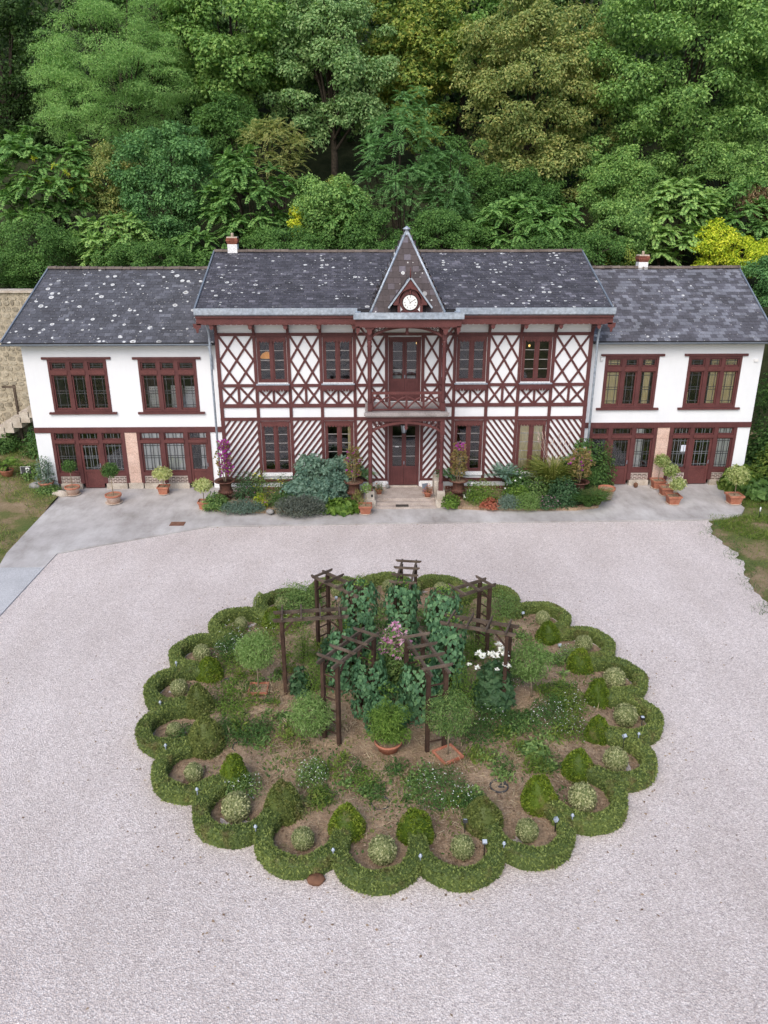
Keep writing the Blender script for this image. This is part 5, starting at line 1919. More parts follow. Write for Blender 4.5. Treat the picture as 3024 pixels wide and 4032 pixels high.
# ---- seven timber arches standing like spokes
def arch_proto():
    o = thing('garden_arch', '', 'arch', (0, 0, 0), group='timber arches standing like spokes in the round bed')
    yi, yo, xw, Ht = -.68, .74, .20, 2.08
    for y in (yi, yo):
        for x in (-xw, xw):
            MB().box(x - .042, x + .042, y - .042, y + .042, -.05, Ht).put('post', 'post_wood', o, False)
        for k in range(6):
            z = .32 + k * .29
            MB().box(-xw + .035, xw - .035, y - .014, y + .014, z - .014, z + .014).put('rung', 'post_wood', o, False)
    for x in (-xw, xw):
        P = [(yi - .20, Ht + .05), (yi - .16, Ht), (yo + .16, Ht), (yo + .20, Ht + .05), (yo + .20, Ht + .085), (yi - .20, Ht + .085)]
        MB().ext([(x - .022, y, z) for y, z in P], (.044, 0, 0)).put('beam', 'old_wood', o, False)
        for y, s in ((yi, 1), (yo, -1)):
            MB().bar((x, y + s * .03, Ht - .28), (x, y + s * .28, Ht - .005), .035, .035, (1, 0, 0)).put('brace', 'post_wood', o, False)
    for k in range(4):
        y = yi + .02 + (yo - yi - .04) * k / 3
        P = [(-xw - .16, Ht + .125), (-xw - .11, Ht + .0865), (xw + .11, Ht + .0865), (xw + .16, Ht + .125), (xw + .16, Ht + .15), (-xw - .16, Ht + .15)]
        MB().ext([(x, y - .018, z) for x, z in P], (0, .036, 0)).put('slat', 'old_wood', o, False)
    return o
ap = arch_proto()
ARCH = {16: 'front right', -33: 'front left', -86: 'left', -136: 'back left', 171: 'back', 121: 'back right', 69: 'right'}
WHERE = {'front right': 'just right of the large potted shrub', 'front left': 'just left of the large potted shrub', 'left': 'on the left, its beams level', 'back left': 'at the back left, beyond the left arch', 'back': 'nearest the house', 'back right': 'at the back right', 'right': 'on the right above the white flowers'}
for n_, (a, nm) in enumerate(ARCH.items()):
    p = spoke(a, 2.05, ZC + .04)
    rot = math.radians(a) + math.pi + random.uniform(-.02, .02)
    lb = 'dark timber rose arch with ladder sides ' + WHERE[nm]
    if n_ == 0:
        ap.location, ap.rotation_euler = p, (0, 0, rot)
        ap['label'] = lb
    else:
        copy_tree(ap, p, (random.uniform(-.01, .01), random.uniform(-.01, .01), rot), lb)

# ---- big-leaved climbers on the inner ends of the arches
T_h, F_h = TPL['heart']
leaf_me = raw_mesh('leaf', np.array([(t[1], 0 - t[2], -t[0]) for t in T_h]), np.array(F_h))
leaf_me.materials.append(MATS['leaf_vine'])
def vine(label, x, y, r, z0, z1, n, rr=None):
    zg = soil_z(x, y)
    o = thing('climbing_vine', label, 'climber', (x, y, zg), group='broad-leaved climbers in the middle of the round bed')
    mb = MB()
    for k in range(4):
        a = k * 1.7
        pts = [(math.cos(a + t * 3) * r * .45, math.sin(a + t * 3) * r * .45, t * z1 * .95) for t in np.linspace(-.01, 1, 8)]
        mb.tube(pts, .014, 5)
    mb.put('stem', 'green_stem', o, False)
    az = rng.random(n) * 6.2832
    t = rng.random(n)
    z = z0 + (z1 - z0) * t
    rad = r * (1 - .35 * np.clip((t - .7) / .3, 0, 1) ** 2) * (1 + .18 * np.sin(az * 2 + z * 4)) * (.80 + .25 * rng.random(n))
    p = np.c_[np.cos(az) * rad, np.sin(az) * rad, z]
    out = np.c_[np.cos(az), np.sin(az), np.zeros(n)]
    nn = unit(out + UP * (.55 + .3 * rng.random((n, 1))) + rng.normal(size=(n, 3)) * .22)
    ax = unit(-UP + out * .35 + rng.normal(size=(n, 3)) * .3)
    sz = .105 * (.65 + .6 * rng.random(n))
    front = np.argsort(-(-p[:, 1] + p[:, 2] * .4))
    pick = front[rng.permutation(min(len(front), n // 2))[:45]]
    msk = np.ones(n, bool)
    msk[pick] = False
    put('foliage', leaves('foliage', p[msk], ax[msk], nn[msk], sz[msk], 'heart'), 'leaf_vine', o, kind='stuff')
    for i in pick:
        l = bpy.data.objects.new('leaf', leaf_me)
        COL.objects.link(l)
        l.parent = o
        d = Vector(ax[i]); u = Vector(nn[i])
        sd = d.cross(u).normalized()
        u = sd.cross(d)
        # leaf mesh: tip along -z, side along x, face normal along -y
        M = Matrix((sd, -u, -d)).transposed().to_4x4() @ Matrix.Scale(sz[i] * 1.06, 4)
        M.translation = Vector(p[i]) + u * .02
        l.matrix_basis = M
    # pale growing tips
    k = 60
    a2 = rng.random(k) * 6.28
    q = np.c_[np.cos(a2) * r * .6 * rng.random(k), np.sin(a2) * r * .6 * rng.random(k), z1 - .1 + .22 * rng.random(k)]
    put('young_leaf', leaves('young_leaf', q, rdir(k) + UP * .3, rdir(k) + UP, .05, 'heart'), 'leaf_bright', o, kind='stuff')
    return o
def vpos(a, r):
    p = spoke(a, r)
    return p[0], p[1]
vine('tall column of heart-shaped leaves on the back left arch', *vpos(-140, 1.42), .44, .2, 2.28, 1209)
vine('tall column of heart-shaped leaves on the arch nearest the house', *vpos(171, 1.36), .42, .2, 2.15, 1170)
vine('tall column of heart-shaped leaves on the back right arch', *vpos(118, 1.38), .42, .2, 2.25, 1170)
vine('column of heart-shaped leaves on the inner end of the right arch', *vpos(66, 1.38), .38, .15, 2.05, 1014)
vine('leafy climber on the inner end of the front left arch', *vpos(-30, 1.30), .42, .0, 1.45, 936)
vine('leafy climber under the beams of the front right arch', *vpos(20, 1.45), .46, .0, 1.5, 1014)
vine('leafy climber low on the inner end of the left arch', *vpos(-82, 1.32), .34, .0, 1.75, 741)
vine('low mass of heart-shaped leaves behind the large potted shrub', *vpos(-8, 1.75), .48, .0, .95, 702)

# ---- pots
def square_pot(label, x, y, z, s=.22, h=.33, mat='terracotta', sunk=0, saucer=True, rot=0):
    o = thing('square_pot', label, 'flower pot', (x, y, z - sunk), (0, 0, rot), 'square terracotta pots')
    MB().lathe([(s * .70, .015), (s * .92, h * .80), (s * .96, h * .80), (s * 1.0, h), (s * .93, h), (s * .87, h * .78)], 4, smooth=False, sq=True).put('body', mat, o, False)
    MB().lathe([(s * .86, h * .80), (s * .87, h * .865)], 4, smooth=False, sq=True).put('earth', 'soil', o, False)
    MB().lathe([(s * 1.01, h * .79), (s * 1.05, h * .80), (s * 1.05, h * .995), (s * 1.01, h * 1.001)], 4, smooth=False, sq=True, cap=False).put('rim', mat, o, False)
    if saucer:
        MB().lathe([(s * 1.0, 0), (s * 1.1, .025), (s * 1.08, .04), (s * .95, .014)], 24).put('saucer', 'saucer', o, False)
    return o
def round_pot(label, x, y, z, r=.26, h=.34, two=False, saucer=True):
    o = thing('round_pot', label, 'flower pot', (x, y, z), group='round terracotta pots')
    MB().lathe([(r * .72, .015), (r * .95, h * .78), (r * .96, h * .80)], 24).put('body', 'terracotta_pale' if two else 'terracotta', o, False)
    MB().lathe([(r * .97, h * .78), (r * 1.06, h * .80), (r * 1.06, h), (r * .95, h), (r * .92, h * .74)], 24).put('rim', 'terracotta', o, False)
    MB().lathe([(r * .90, h * .80), (r * .92, h * .86)], 20).put('earth', 'soil', o, False)
    if saucer:
        MB().lathe([(r * .95, 0), (r * 1.12, .03), (r * 1.1, .045), (r * .9, .014)], 24).put('saucer', 'saucer', o, False)
    return o
def standard(name, label, x, y, z, h, r, mat, tpl='narrow', n=2200, size=.07, sq=(1, 1, .9), droop=.5, tr=.018, lean=0.0):
    """small tree: bare stem and a round head"""
    o = thing(name, label, 'small tree', (x, y, z))
    mb = MB()
    mb.tube([(0, 0, -.05), (lean * .4, .01, h * .5), (lean, 0, h)], [tr * 1.2, tr, tr * .8], 8)
    for k in range(7):
        d = rdir(1)[0]
        mb.tube([(lean * .9, 0, h * .88), (lean + d[0] * r * .8, d[1] * r * .8, h + abs(d[2]) * r * .6)], [tr * .5, tr * .2], 5, cap=False)
    mb.put('trunk', 'pale_stem', o, False)
    L = ball_leaves(n, r, size, (lean, 0, h), shell=.45, sq=sq, droop=droop, jit=.8)
    put('crown', leaves('crown', *L, tpl), mat, o, kind='stuff')
    return o
p = (-2.79, 16.45)
square_pot('square terracotta pot sunk in the soil left of the left arch', p[0], p[1], soil_z(*p) - .2, .23, .32, saucer=False)
standard('standard_tree', 'feathery round-headed small tree in the square pot left of the left arch', p[0], p[1], soil_z(*p) + .05, 1.15, .50, 'leaf_feather', n=3800, size=.085)
p = (1.69, 13.82)
square_pot('square terracotta pot sunk in the soil in front of the front right arch', p[0], p[1], soil_z(*p) - .2, .24, .32, saucer=False, rot=.5)
standard('standard_tree', 'dense green round-headed small tree in front of the front right arch', p[0], p[1], soil_z(*p) + .05, 1.12, .55, 'leaf_green', n=4200, sq=(1, 1, .85))
p = (-1.12, 14.42)
standard('standard_tree', 'airy light green small tree at the foot of the front left arch', p[0], p[1], soil_z(*p), .78, .52, 'leaf_feather', n=3400, size=.085, lean=-.22)
p = (3.98, 16.02)
standard('standard_tree', 'pale airy small tree with a thin leaning stem right of the right arch', p[0], p[1], soil_z(*p), 1.10, .55, 'leaf_feather', n=3000, size=.085, lean=-.12)
p = (.39, 14.11)
round_pot('wide round terracotta pot at the front of the arches', p[0], p[1], soil_z(*p), .30, .26, saucer=False)
bushy('potted_shrub', 'lime green bushy shrub in the wide round terracotta pot', 'shrub', (p[0], p[1], soil_z(*p) + .2), clumpy(30, .42, .38, .85, .20, 150, .085, .25), 'leaf_bright', 'narrow', nst=14, h=1.0, spread=.4)
# flowering shrubs in the middle
L = dome_leaves(2200, .55, .5, 1.85, .15, .35, 0, droop=.1)
top = [x[L[0][:, 2] > 1.0] for x in L]
bushy('oleander', 'oleander with pink flower clusters in the middle of the arches', 'flowering shrub', (.62, 16.45, soil_z(.6, 16.5)), L, 'leaf_green', 'narrow', nst=12, h=1.6, spread=.4, blossoms=(spots_on(top, 150, .085, .05), 'petal_pink'))
L = dome_leaves(1700, .50, .42, 1.20, .13, .5, 0, droop=.4)
ro = bushy('rose_bush', 'dark-leaved bush with large white blooms under the right arch', 'flowering shrub', (2.95, 15.75, soil_z(3, 15.9)), L, 'leaf_darkrose', 'heart', nst=10, h=1.35, spread=.35)
for k, (dx, dy, dz, s) in enumerate(((-.38, 0, 1.42, .10), (-.30, -.1, 1.40, .11), (-.10, 0, 1.38, .10), (.0, -.1, 1.42, .11), (.16, 0, 1.52, .11), (.22, -.12, 1.45, .10), (.26, -.22, 1.22, .12), (-.42, -.15, 1.12, .08), (.02, -.3, 1.18, .06), (-.6, -.1, 1.18, .07), (.1, .1, 1.6, .09))):
    n_ = 26
    d = rdir(n_)
    d[:, 2] = np.abs(d[:, 2]) * .8
    Lb = [np.array([dx, dy, dz]) + d * s * .25, d, unit(d + UP + rng.normal(size=(n_, 3)) * .4), s * (.6 + .5 * rng.random(n_))]
    put('bloom', leaves('bloom', *Lb, 'lobed'), 'petal_white', ro)
def soft(label, x, y, r, h, mat, n=1500, size=.06, tpl='narrow', name='garden_shrub', lump=.2, bl=None, shell=.35, ry=None):
    L = dome_leaves(n, r, ry or r, h, size, shell, 0, droop=.15, lump=lump)
    b = (spots_on(L, bl[0], bl[2]), bl[1]) if bl else None
    return bushy(name, label, 'shrub', (x, y, soil_z(x, y) if math.hypot(x - GX, y - GY) < 6.2 else ZC), L, mat, tpl, nst=9, h=h * .8, spread=r * .6, blossoms=b)
soft('bright feathery bush behind the left arch', -1.74, 17.85, .34, 1.15, 'leaf_bright', 1700)
soft('bright feathery bush under the left arch beside its inner posts', -1.35, 16.45, .38, 1.0, 'leaf_bright', 1900)
soft('dark leafy plant beneath the left arch', -1.72, 16.35, .26, .7, 'leaf_darkrose', 500, .10, 'heart')
soft('yellow-green feathery bush between the right arch and the front right arch', 2.25, 15.72, .42, 1.25, 'leaf_bright', 2300)
soft('low fresh green bush between the right and back right arches', 2.75, 17.75, .40, .8, 'leaf_bright', 1300)
soft('low dark bush behind the left arch by the inner posts', -.95, 17.55, .42, .9, 'leaf_darkrose', 900, .10, 'heart')
soft('large soft green shrub at the back left of the bed', -2.1, 20.9, .78, 1.0, 'leaf_green', 3200, .08)
soft('loose olive shrub filling the hedge arc at the back right', 3.95, 20.45, .62, .85, 'leaf_feather', 2400, .07)
soft('rough green hump against the hedge at the back', -.2, 22.2, .6, .5, 'leaf_box', 1500, .06)
soft('rough green shrub at the back right beyond the back right arch', 2.5, 20.6, .9, .55, 'leaf_grass', 1900, .08)
soft('small clipped green block standing out of the back left hedge', -3.35, 21.0, .20, .52, 'leaf_box', 900, .045, 'oval', shell=.85)
soft('spreading dull green shrub by the fourth left dome', -3.3, 14.75, .55, .42, 'leaf_shrub', 1500, .06)
W_ = 'petal_white'
soft('round green clump dotted with white flowers in front of the front left arch', -1.22, 13.15, .40, .52, 'leaf_green', 1300, .07, bl=(110, W_, .018), name='gaura')
soft('wide wispy clump with tiny white flowers in front of the sunken square pot', 1.42, 12.75, .75, .42, 'leaf_shrub', 1900, .075, bl=(120, W_, .018), name='gaura')
soft('tall wispy clump with white flowers right of the right arch', 4.15, 15.1, .62, .5, 'leaf_shrub', 1500, .075, bl=(110, W_, .018), name='gaura')
soft('wispy white-flowered clump behind the feathery tree on the left', -3.75, 18.3, .55, .55, 'leaf_shrub', 1500, .075, bl=(120, W_, .018), name='gaura')
soft('white-flowered clump at the left inner edge of the third left arc', -2.65, 12.85, .45, .42, 'leaf_green', 1000, .075, bl=(70, W_, .018), name='gaura')
soft('white-flowered clump against the right-hand hedge near the seventh dome', 5.35, 17.75, .40, .45, 'leaf_green', 900, .08, bl=(40, W_, .018), name='gaura')
soft('green tuft in the open soil on the left', -2.55, 14.75, .36, .36, 'leaf_shrub', 800, .08)
soft('wispy clump at the far left behind the sixth left dome', -4.0, 19.2, .55, .42, 'leaf_grass', 1100, .08, bl=(60, W_, .018), name='gaura')
soft('low wispy clump with white dots beside the right-hand domes', 4.6, 14.7, .45, .4, 'leaf_grass', 900, .08, bl=(70, W_, .018), name='gaura')
soft('wide low green patch behind the second right dome', 3.4, 15.0, .55, .22, 'leaf_shrub', 900, .08)
soft('broad-leaved green tuft beside the third right dome', 3.62, 13.95, .30, .28, 'leaf_green', 420, .11, 'oval')
soft('fresh green patch behind the first left dome', -.15, 13.1, .42, .16, 'leaf_bright', 600, .08)
soft('low green patch around the buried ring on the left', -3.3, 16.7, .62, .14, 'leaf_bright', 900, .08)
soft('thin reddish tuft between two front domes', -1.5, 12.3, .35, .35, 'leaf_olive', 500, .08)

soft('grassy green patch inside the right-hand domes', 4.7, 16.1, .55, .32, 'leaf_grass', 1000, .09)
soft('wispy green growth behind the white-flowered bush', 3.35, 16.9, .6, .5, 'leaf_shrub', 1300, .08, bl=(60, W_, .018), name='gaura')
soft('green growth between the feathery tree and the left domes', -3.55, 17.7, .6, .38, 'leaf_grass', 1200, .08)
soft('fresh green patch left of the feathery tree pot', -3.35, 15.9, .6, .2, 'leaf_bright', 1000, .08)
soft('grassy growth inside the back left hedge arcs', -2.6, 19.9, .8, .35, 'leaf_grass', 1500, .09, bl=(60, W_, .018), name='gaura')
soft('green growth in the fourth left hedge arc', -4.3, 14.75, .42, .22, 'leaf_shrub', 700, .07)
soft('low green tuft at the foot of the front right arch', 2.5, 14.6, .5, .22, 'leaf_shrub', 800, .08)
soft('dark green clump right of the dense small tree', 2.75, 15.1, .45, .4, 'leaf_shrub', 900, .08, bl=(40, W_, .018), name='gaura')
soft('wispy growth at the right inner edge of the bed', 4.9, 15.6, .5, .4, 'leaf_grass', 900, .08, bl=(60, W_, .018), name='gaura')
soft('thin green tuft beside the second left dome', -1.05, 12.55, .3, .4, 'leaf_grass', 500, .09)
soft('green weeds beside the first right dome', 2.0, 12.35, .35, .25, 'leaf_shrub', 500, .08)
soft('green weeds by the buried ring in front', .1, 12.75, .3, .18, 'leaf_shrub', 350, .07)

# rims of buried planters
rim0 = None
for k, (x, y, lb) in enumerate(((-3.62, 16.88, 'left of the feathery tree'), (.19, 12.45, 'behind the frontmost hedge arc'), (-2.83, 19.37, 'near the back left hedge'), (1.27, 12.42, 'in front of the wide wispy clump'), (4.89, 17.1, 'near the right-hand domes'), (2.67, 12.9, 'behind the second dome on the right'), (-2.91, 14.3, 'near the fourth left dome'))):
    l = 'dark ring of a planter buried in the soil ' + lb
    z = soil_z(x, y)
    if rim0 is None:
        rim0 = put('buried_planter', MB().lathe([(.19, -.05), (.20, .015), (.19, .03), (.175, .02), (.17, -.03)], 26).mesh('buried_planter'), 'lead_bar', None, label=l, cat='planter', group='rims of buried planters')
        rim0.location = (x, y, z)
    else:
        c = rim0.copy()
        COL.objects.link(c)
        c.location, c['label'] = (x, y, z), l
st = put('flat_stone', noise_blob(.17, 10, 6, .10, (1, .8, .5)).mesh('flat_stone'), 'brown_stone', None, label='rounded brown stone on the gravel at the front hedge notch', cat='stone')
st.location = (-1.0, 10.58, ZC + .05)

# scattered weeds, straw and leaf litter
def scatter(name, n, size, mat, tpl, label, rad=5.4, dens=None, flat=True, h=.0, lab_cat='litter', inner=0):
    a = rng.random(n) * 6.2832
    r = np.sqrt(inner ** 2 + (rad ** 2 - inner ** 2) * rng.random(n))
    x, y = GX + r * np.sin(a), GY - r * np.cos(a)
    if dens is not None:
        k = dens(x, y)
        x, y = x[k], y[k]
    n = len(x)
    rr = np.minimum(6.1, np.hypot(x - GX, y - GY))
    z = ZC + .02 + .1 * (1 - (rr / 6.12) ** 2) + .02
    C = np.c_[x, y, z]
    if flat:
        D = unit(rng.normal(size=(n, 3)) * np.array([1, 1, .12]))
        Nn = unit(UP + rng.normal(size=(n, 3)) * .25)
    else:
        D = unit(rng.normal(size=(n, 3)) * np.array([1, 1, .3]) + UP * h)
        Nn = rdir(n)
    o = put(name, leaves(name, C, D, Nn, size * (.6 + .8 * rng.random(n)), tpl), mat, None, kind='stuff', label=label, cat=lab_cat)
    return o
def patchy(s, thr, ph=0):
    def f(x, y):
        v = np.sin(x * s + ph) * np.sin(y * s * 1.1 + ph * 2) + .6 * np.sin(x * s * 2.3 + y * s * 1.7 + ph) + .35 * np.sin(x * s * 4.1 - y * s * 3.7)
        return v > thr
    return f
scatter('straw', 14000, .17, 'leaf_straw', 'blade', 'dry straw lying on the soil of the round bed', 5.0)
scatter('leaf_litter', 7000, .06, 'leaf_litter', 'oval', 'brown leaf litter on the soil inside the hedge ring', 5.9, patchy(2.0, -.5, 2), inner=4.3)
scatter('weeds', 15000, .085, 'leaf_grass', 'narrow', 'low weeds patching the soil of the round bed', 5.2, patchy(1.35, .25, 1), False, .9, 'weeds')
scatter('ground_cover', 12000, .07, 'leaf_shrub', 'oval', 'small green ground cover on the soil of the round bed', 5.5, patchy(1.6, .4, 4), False, .5, 'weeds')

# loose self-sown growth filling the open soil
def wild(name, label, mat, n_c, per, size, tpl, hmax, seed, lo=2.8, hi=4.4):
    parts = []
    r3 = np.random.default_rng(seed)
    for k in range(n_c):
        a = r3.uniform(-180, 180)
        if -55 < a < 40 and r3.random() < .55:
            continue                                   # the front stays barer
        x, y, z = polar(a, math.sqrt(r3.uniform(lo ** 2, hi ** 2)))
        rr, h = r3.uniform(.12, .36), r3.uniform(.3, 1) * hmax
        L = dome_leaves(int(per * (rr / .25) ** 1.5), rr, rr * r3.uniform(.6, 1.2), h, size, .15, 0, upb=.3, droop=-.25)
        L[0] = L[0] + np.array([x, y, z])
        parts.append(L)
    put(name, leaves(name, *cat_leaf(parts), tpl), mat, None, kind='stuff', label=label, cat='weeds')
wild('wild_growth', 'loose dark green self-sown growth on the soil of the round bed', 'leaf_shrub', 55, 150, .085, 'narrow', .38, 5)
wild('wild_grass', 'yellowish grassy growth on the soil of the round bed', 'leaf_grass', 50, 130, .12, 'narrow', .40, 6)
wild('wild_herbs', 'fresh green herbs between the plants of the round bed', 'leaf_green', 50, 120, .075, 'oval', .26, 7)
wild('dry_stalks', 'dry pale stalks standing in the round bed', 'leaf_straw', 45, 60, .14, 'blade', .35, 8)

# ---------------------------------------------------------------- pots and plants along the house
def tz(x, y):
    return terrace_z(x, y)
def citrus(label, x, y, z, h, r, sq=(1, 1, .7), n=900, mat='leaf_pale_variegated', size=.085, lean=0):
    return standard('potted_tree', label, x, y, z, h, r, mat, 'oval', n, size, sq, .2, .016, lean)
# left wing
round_pot('two-toned round terracotta pot in front of the first window of the left wing', -12.64, 31.28, tz(0, 31.28), .30, .36, True)
standard('potted_tree', 'small round bay tree in the two-toned pot by the first window of the left wing', -12.64, 31.28, tz(0, 31.3) + .28, .98, .30, 'leaf_shrub', 'oval', 1300, .06, (1, 1, .9), .1, .016)
round_pot('two-toned round terracotta pot standing out on the terrace left', -10.60, 30.28, tz(0, 30.28), .32, .38, True)
standard('potted_tree', 'round-headed bay tree in the pot standing out on the left terrace', -10.60, 30.28, tz(0, 30.3) + .3, 1.12, .36, 'leaf_shrub', 'oval', 1900, .06, (1, 1, .85), .1, .018)
square_pot('square terracotta pot in front of the white-curtained windows', -8.77, 31.27, tz(0, 31.27), .23, .36)
citrus('pale variegated little tree in front of the white-curtained windows', -8.77, 31.27, tz(0, 31.3) + .3, .62, .40, (1, 1, .62), 1100)
square_pot('square terracotta pot beside the left urn', -6.71, 29.54, tz(0, 29.54), .22, .36)
citrus('pale variegated little tree in the square pot beside the left urn', -6.71, 29.54, tz(0, 29.5) + .3, .72, .38, (1, 1, .72), 1000)
square_pot('terracotta pot with drooping dry plant left of the porch steps', -.14, 28.97, tz(0, 28.97), .26, .36)
citrus('drooping grey-leaved plant in the pot left of the porch steps', -.14, 28.97, tz(0, 29) + .3, .78, .24, (1, 1, .8), 300, 'leaf_feather', .07, .05)
# grass corner on the left
round_pot('round terracotta pot at the left corner of the house', -13.87, 31.66, bank(-13.87, 31.66) - .02, .30, .36, False, False)
L = dome_leaves(500, .42, .4, 1.25, .16, .3, 0, droop=-.3)
bushy('oleander_bush', 'thin silvery oleander in the pot at the left corner of the house', 'shrub', (-13.87, 31.66, bank(-13.87, 31.66) + .25), L, 'leaf_silver', 'narrow', nst=9, h=1.1, spread=.25)
round_pot('terracotta pot half hidden in the grass at the left', -16.05, 32.86, bank(-16.05, 32.86) - .05, .28, .34, False, False)
def palm(name, label, x, y, z, nf, L_, mat='leaf_ailanthus', up=.5, lf=.20, npair=14):
    o = thing(name, label, 'palm', (x, y, z))
    P = []
    for i in range(nf):
        a = i * 2.399 + random.random() * .4
        e = .25 + up * ((i + .5) / nf) * 2
        P.append(frond(np.array([0, 0, .12]), np.array([math.cos(a), math.sin(a), e]), L_ * random.uniform(.8, 1.1), npair, lf, .38))
    MB().lathe([(.09, -.1), (.10, .05), (.06, .16)], 10).put('trunk', 'bark', o, False)
    put('fronds', leaves('fronds', *cat_leaf(P), 'narrow'), mat, o, kind='stuff')
    return o
palm('potted_palm', 'bright green palm in the half-hidden pot at the left', -16.05, 32.86, bank(-16.05, 32.86) + .35, 14, .85, 'leaf_bright', .5, .28)
sg = thing('sign_panel', 'small dark sign panel with a white letter P in the grass at the left', 'sign', (-15.15, 32.75, bank(-15.15, 32.75)), (0, 0, .12), None, .75)
MB().box(-.02, .02, -.02, .02, -.05, .35).put('stake', 'black_plastic', sg, False)
MB().box(-.27, .27, -.03, .0, .33, .75).put('panel', 'lead_bar', sg, False)
g = MB().box(.0, .06, -.036, -.031, .38, .70).box(.06, .17, -.036, -.031, .64, .70).box(.06, .17, -.036, -.031, .50, .56).box(.16, .215, -.036, -.031, .53, .67)
g.put('letter', 'white_paint', sg, False)
MB().box(-.29, .29, -.034, -.031, .752, .77).box(-.29, -.272, -.034, .004, .33, .752).put('edge_strip', 'white_paint', sg, False)
rk = put('border_stone', noise_blob(.34, 12, 7, .12, (1.3, .6, .55)).mesh('border_stone'), 'pale_stone', None, label='pale edging stone at the left corner of the terrace', cat='stone')
rk.location = (-13.2, 31.15, .0)
rk = put('border_stone', noise_blob(.30, 12, 7, .12, (1.2, .7, .6)).mesh('border_stone'), 'grey_rock', None, label='mossy edging stone left of the corner pot', cat='stone')
rk.location = (-14.4, 31.9, bank(-14.4, 31.9) + .05)
# right wing
for x, y, z, lb, h, lean in ((12.62, 31.58, 0, 'nearest the stone pier', .95, .05), (12.69, 30.75, 0, 'in the middle of three', .80, .10), (12.62, 29.75, 0, 'foremost of three', .55, .12)):
    square_pot('square terracotta pot ' + lb + ' on the right terrace', x, y, tz(x, y), .27, .38)
    citrus('pale variegated little tree in the pot ' + lb + ' on the right terrace', x, y, tz(x, y) + .3, h, .32, (1, 1, .85), 700, 'leaf_citrus', .09, lean)
square_pot('square terracotta pot alone at the right edge of the terrace', 15.17, 29.74, tz(0, 29.74), .29, .40)
citrus('pale variegated little tree alone at the right edge of the terrace', 15.17, 29.74, tz(0, 29.7) + .3, .95, .44, (1, 1, .9), 1000, 'leaf_citrus', .10)
co = put('clay_ornament', noise_blob(.10, 10, 7, .12, (1, .8, 1.2)).mesh('clay_ornament'), 'brown_stone', None, label='small clay ornament at the foot of the right wing', cat='ornament')
co.location = (11.68, 31.62, .1)

# cast-iron urns with columnar bougainvilleas
urn0 = None
URN = [(-5.95, 30.35, 'at the left end of the left flower bed', 1.0), (-.62, 30.25, 'just left of the porch', .95), (3.74, 30.35, 'just right of the porch', .95), (8.68, 29.95, 'at the right end of the right flower bed', 1.0)]
for k, (x, y, lb, s) in enumerate(URN):
    l = 'rust-brown cast-iron urn ' + lb
    if urn0 is None:
        urn0 = thing('cast_iron_urn', l, 'urn', (x, y, .02), group='cast-iron urns along the house')
        MB().box(-.19, .19, -.19, .19, -.1, .07).put('plinth', 'cast_iron', urn0, False)
        MB().lathe([(.17, .07), (.16, .10), (.09, .15), (.10, .19), (.20, .24), (.28, .32), (.285, .40), (.25, .42), (.245, .45), (.25, .70), (.28, .76), (.36, .80), (.43, .81), (.44, .835), (.42, .86), (.36, .84), (.30, .80)], 28).put('bowl', 'cast_iron', urn0, False)
        for i in range(20):
            a = 2 * math.pi * i / 20
            MB().tube([(.21 * math.cos(a), .21 * math.sin(a), .245), (.285 * math.cos(a), .285 * math.sin(a), .32), (.29 * math.cos(a), .29 * math.sin(a), .40)], [.02, .03, .022], 5).put('flute', 'cast_iron', urn0, False)
        MB().lathe([(.30, .78), (.31, .80)], 20).put('earth', 'soil', urn0, False)
        o = urn0
    else:
        o = copy_tree(urn0, (x, y, .02), (0, 0, k * .3), l, s)
BOU = [('leaf_darkrose', 'petal_magenta', 1.75, .30, 420, 170, 'brilliant magenta bougainvillea trained as a column in the left urn'),
       ('leaf_bougain', 'petal_magenta', 1.45, .30, 640, 26, 'bronze-leaved bougainvillea with few magenta bracts left of the porch'),
       ('leaf_bougain', 'petal_magenta', 1.60, .30, 800, 60, 'yellow-green bougainvillea with a magenta crown right of the porch'),
       ('leaf_bougain', 'petal_magenta', 1.35, .44, 1000, 22, 'broad bronze-leaved bougainvillea in the rightmost urn')]
for (x, y, lb, s), (lm, pm, h, r, n, nb, label) in zip(URN, BOU):
    z = .02 + .80 * s
    o = thing('bougainvillea', label, 'flowering shrub', (x, y, z))
    mb = MB()
    for k in range(4):
        a = k * 1.57
        mb.tube([(.05 * math.cos(a), .05 * math.sin(a), -.03), (.08 * math.cos(a + 1), .08 * math.sin(a + 1), .25), (.10 * math.cos(a + 2), .10 * math.sin(a + 2), h * .8)], [.022, .018, .008], 6)
    mb.put('stem', 'pale_stem', o, False)
    t = rng.random(n)
    az = rng.random(n) * 6.283
    rad = r * (.55 + .45 * np.sin(np.pi * (.1 + .85 * t))) * (.55 + .5 * rng.random(n)) * (1 + .2 * np.sin(t * 14))
    p = np.c_[np.cos(az) * rad, np.sin(az) * rad, .28 + (h - .28) * t]
    if lm == 'leaf_darkrose':
        p[:, 0] += .07 * np.sin(t * 9)
    out = np.c_[np.cos(az), np.sin(az), np.full(n, .4)]
    L = [p, unit(out + rng.normal(size=(n, 3)) * .5 - UP * .3), unit(out + rng.normal(size=(n, 3)) * .5), .10 * (.7 + .6 * rng.random(n))]
    put('foliage', leaves('foliage', *L, 'oval'), 'leaf_bougain' if lm != 'leaf_darkrose' else 'leaf_bougain', o, kind='stuff')
    if lm == 'leaf_darkrose':
        sel = [x_[(p[:, 0] > -.12)] for x_ in L]
    elif nb == 60:
        sel = [x_[(t > .8)] for x_ in L]
    else:
        sel = L
    nb = min(nb, len(sel[0]))
    put('bracts', leaves('bracts', *spots_on(sel, nb, .095, .02), 'lobed'), pm, o, kind='stuff')
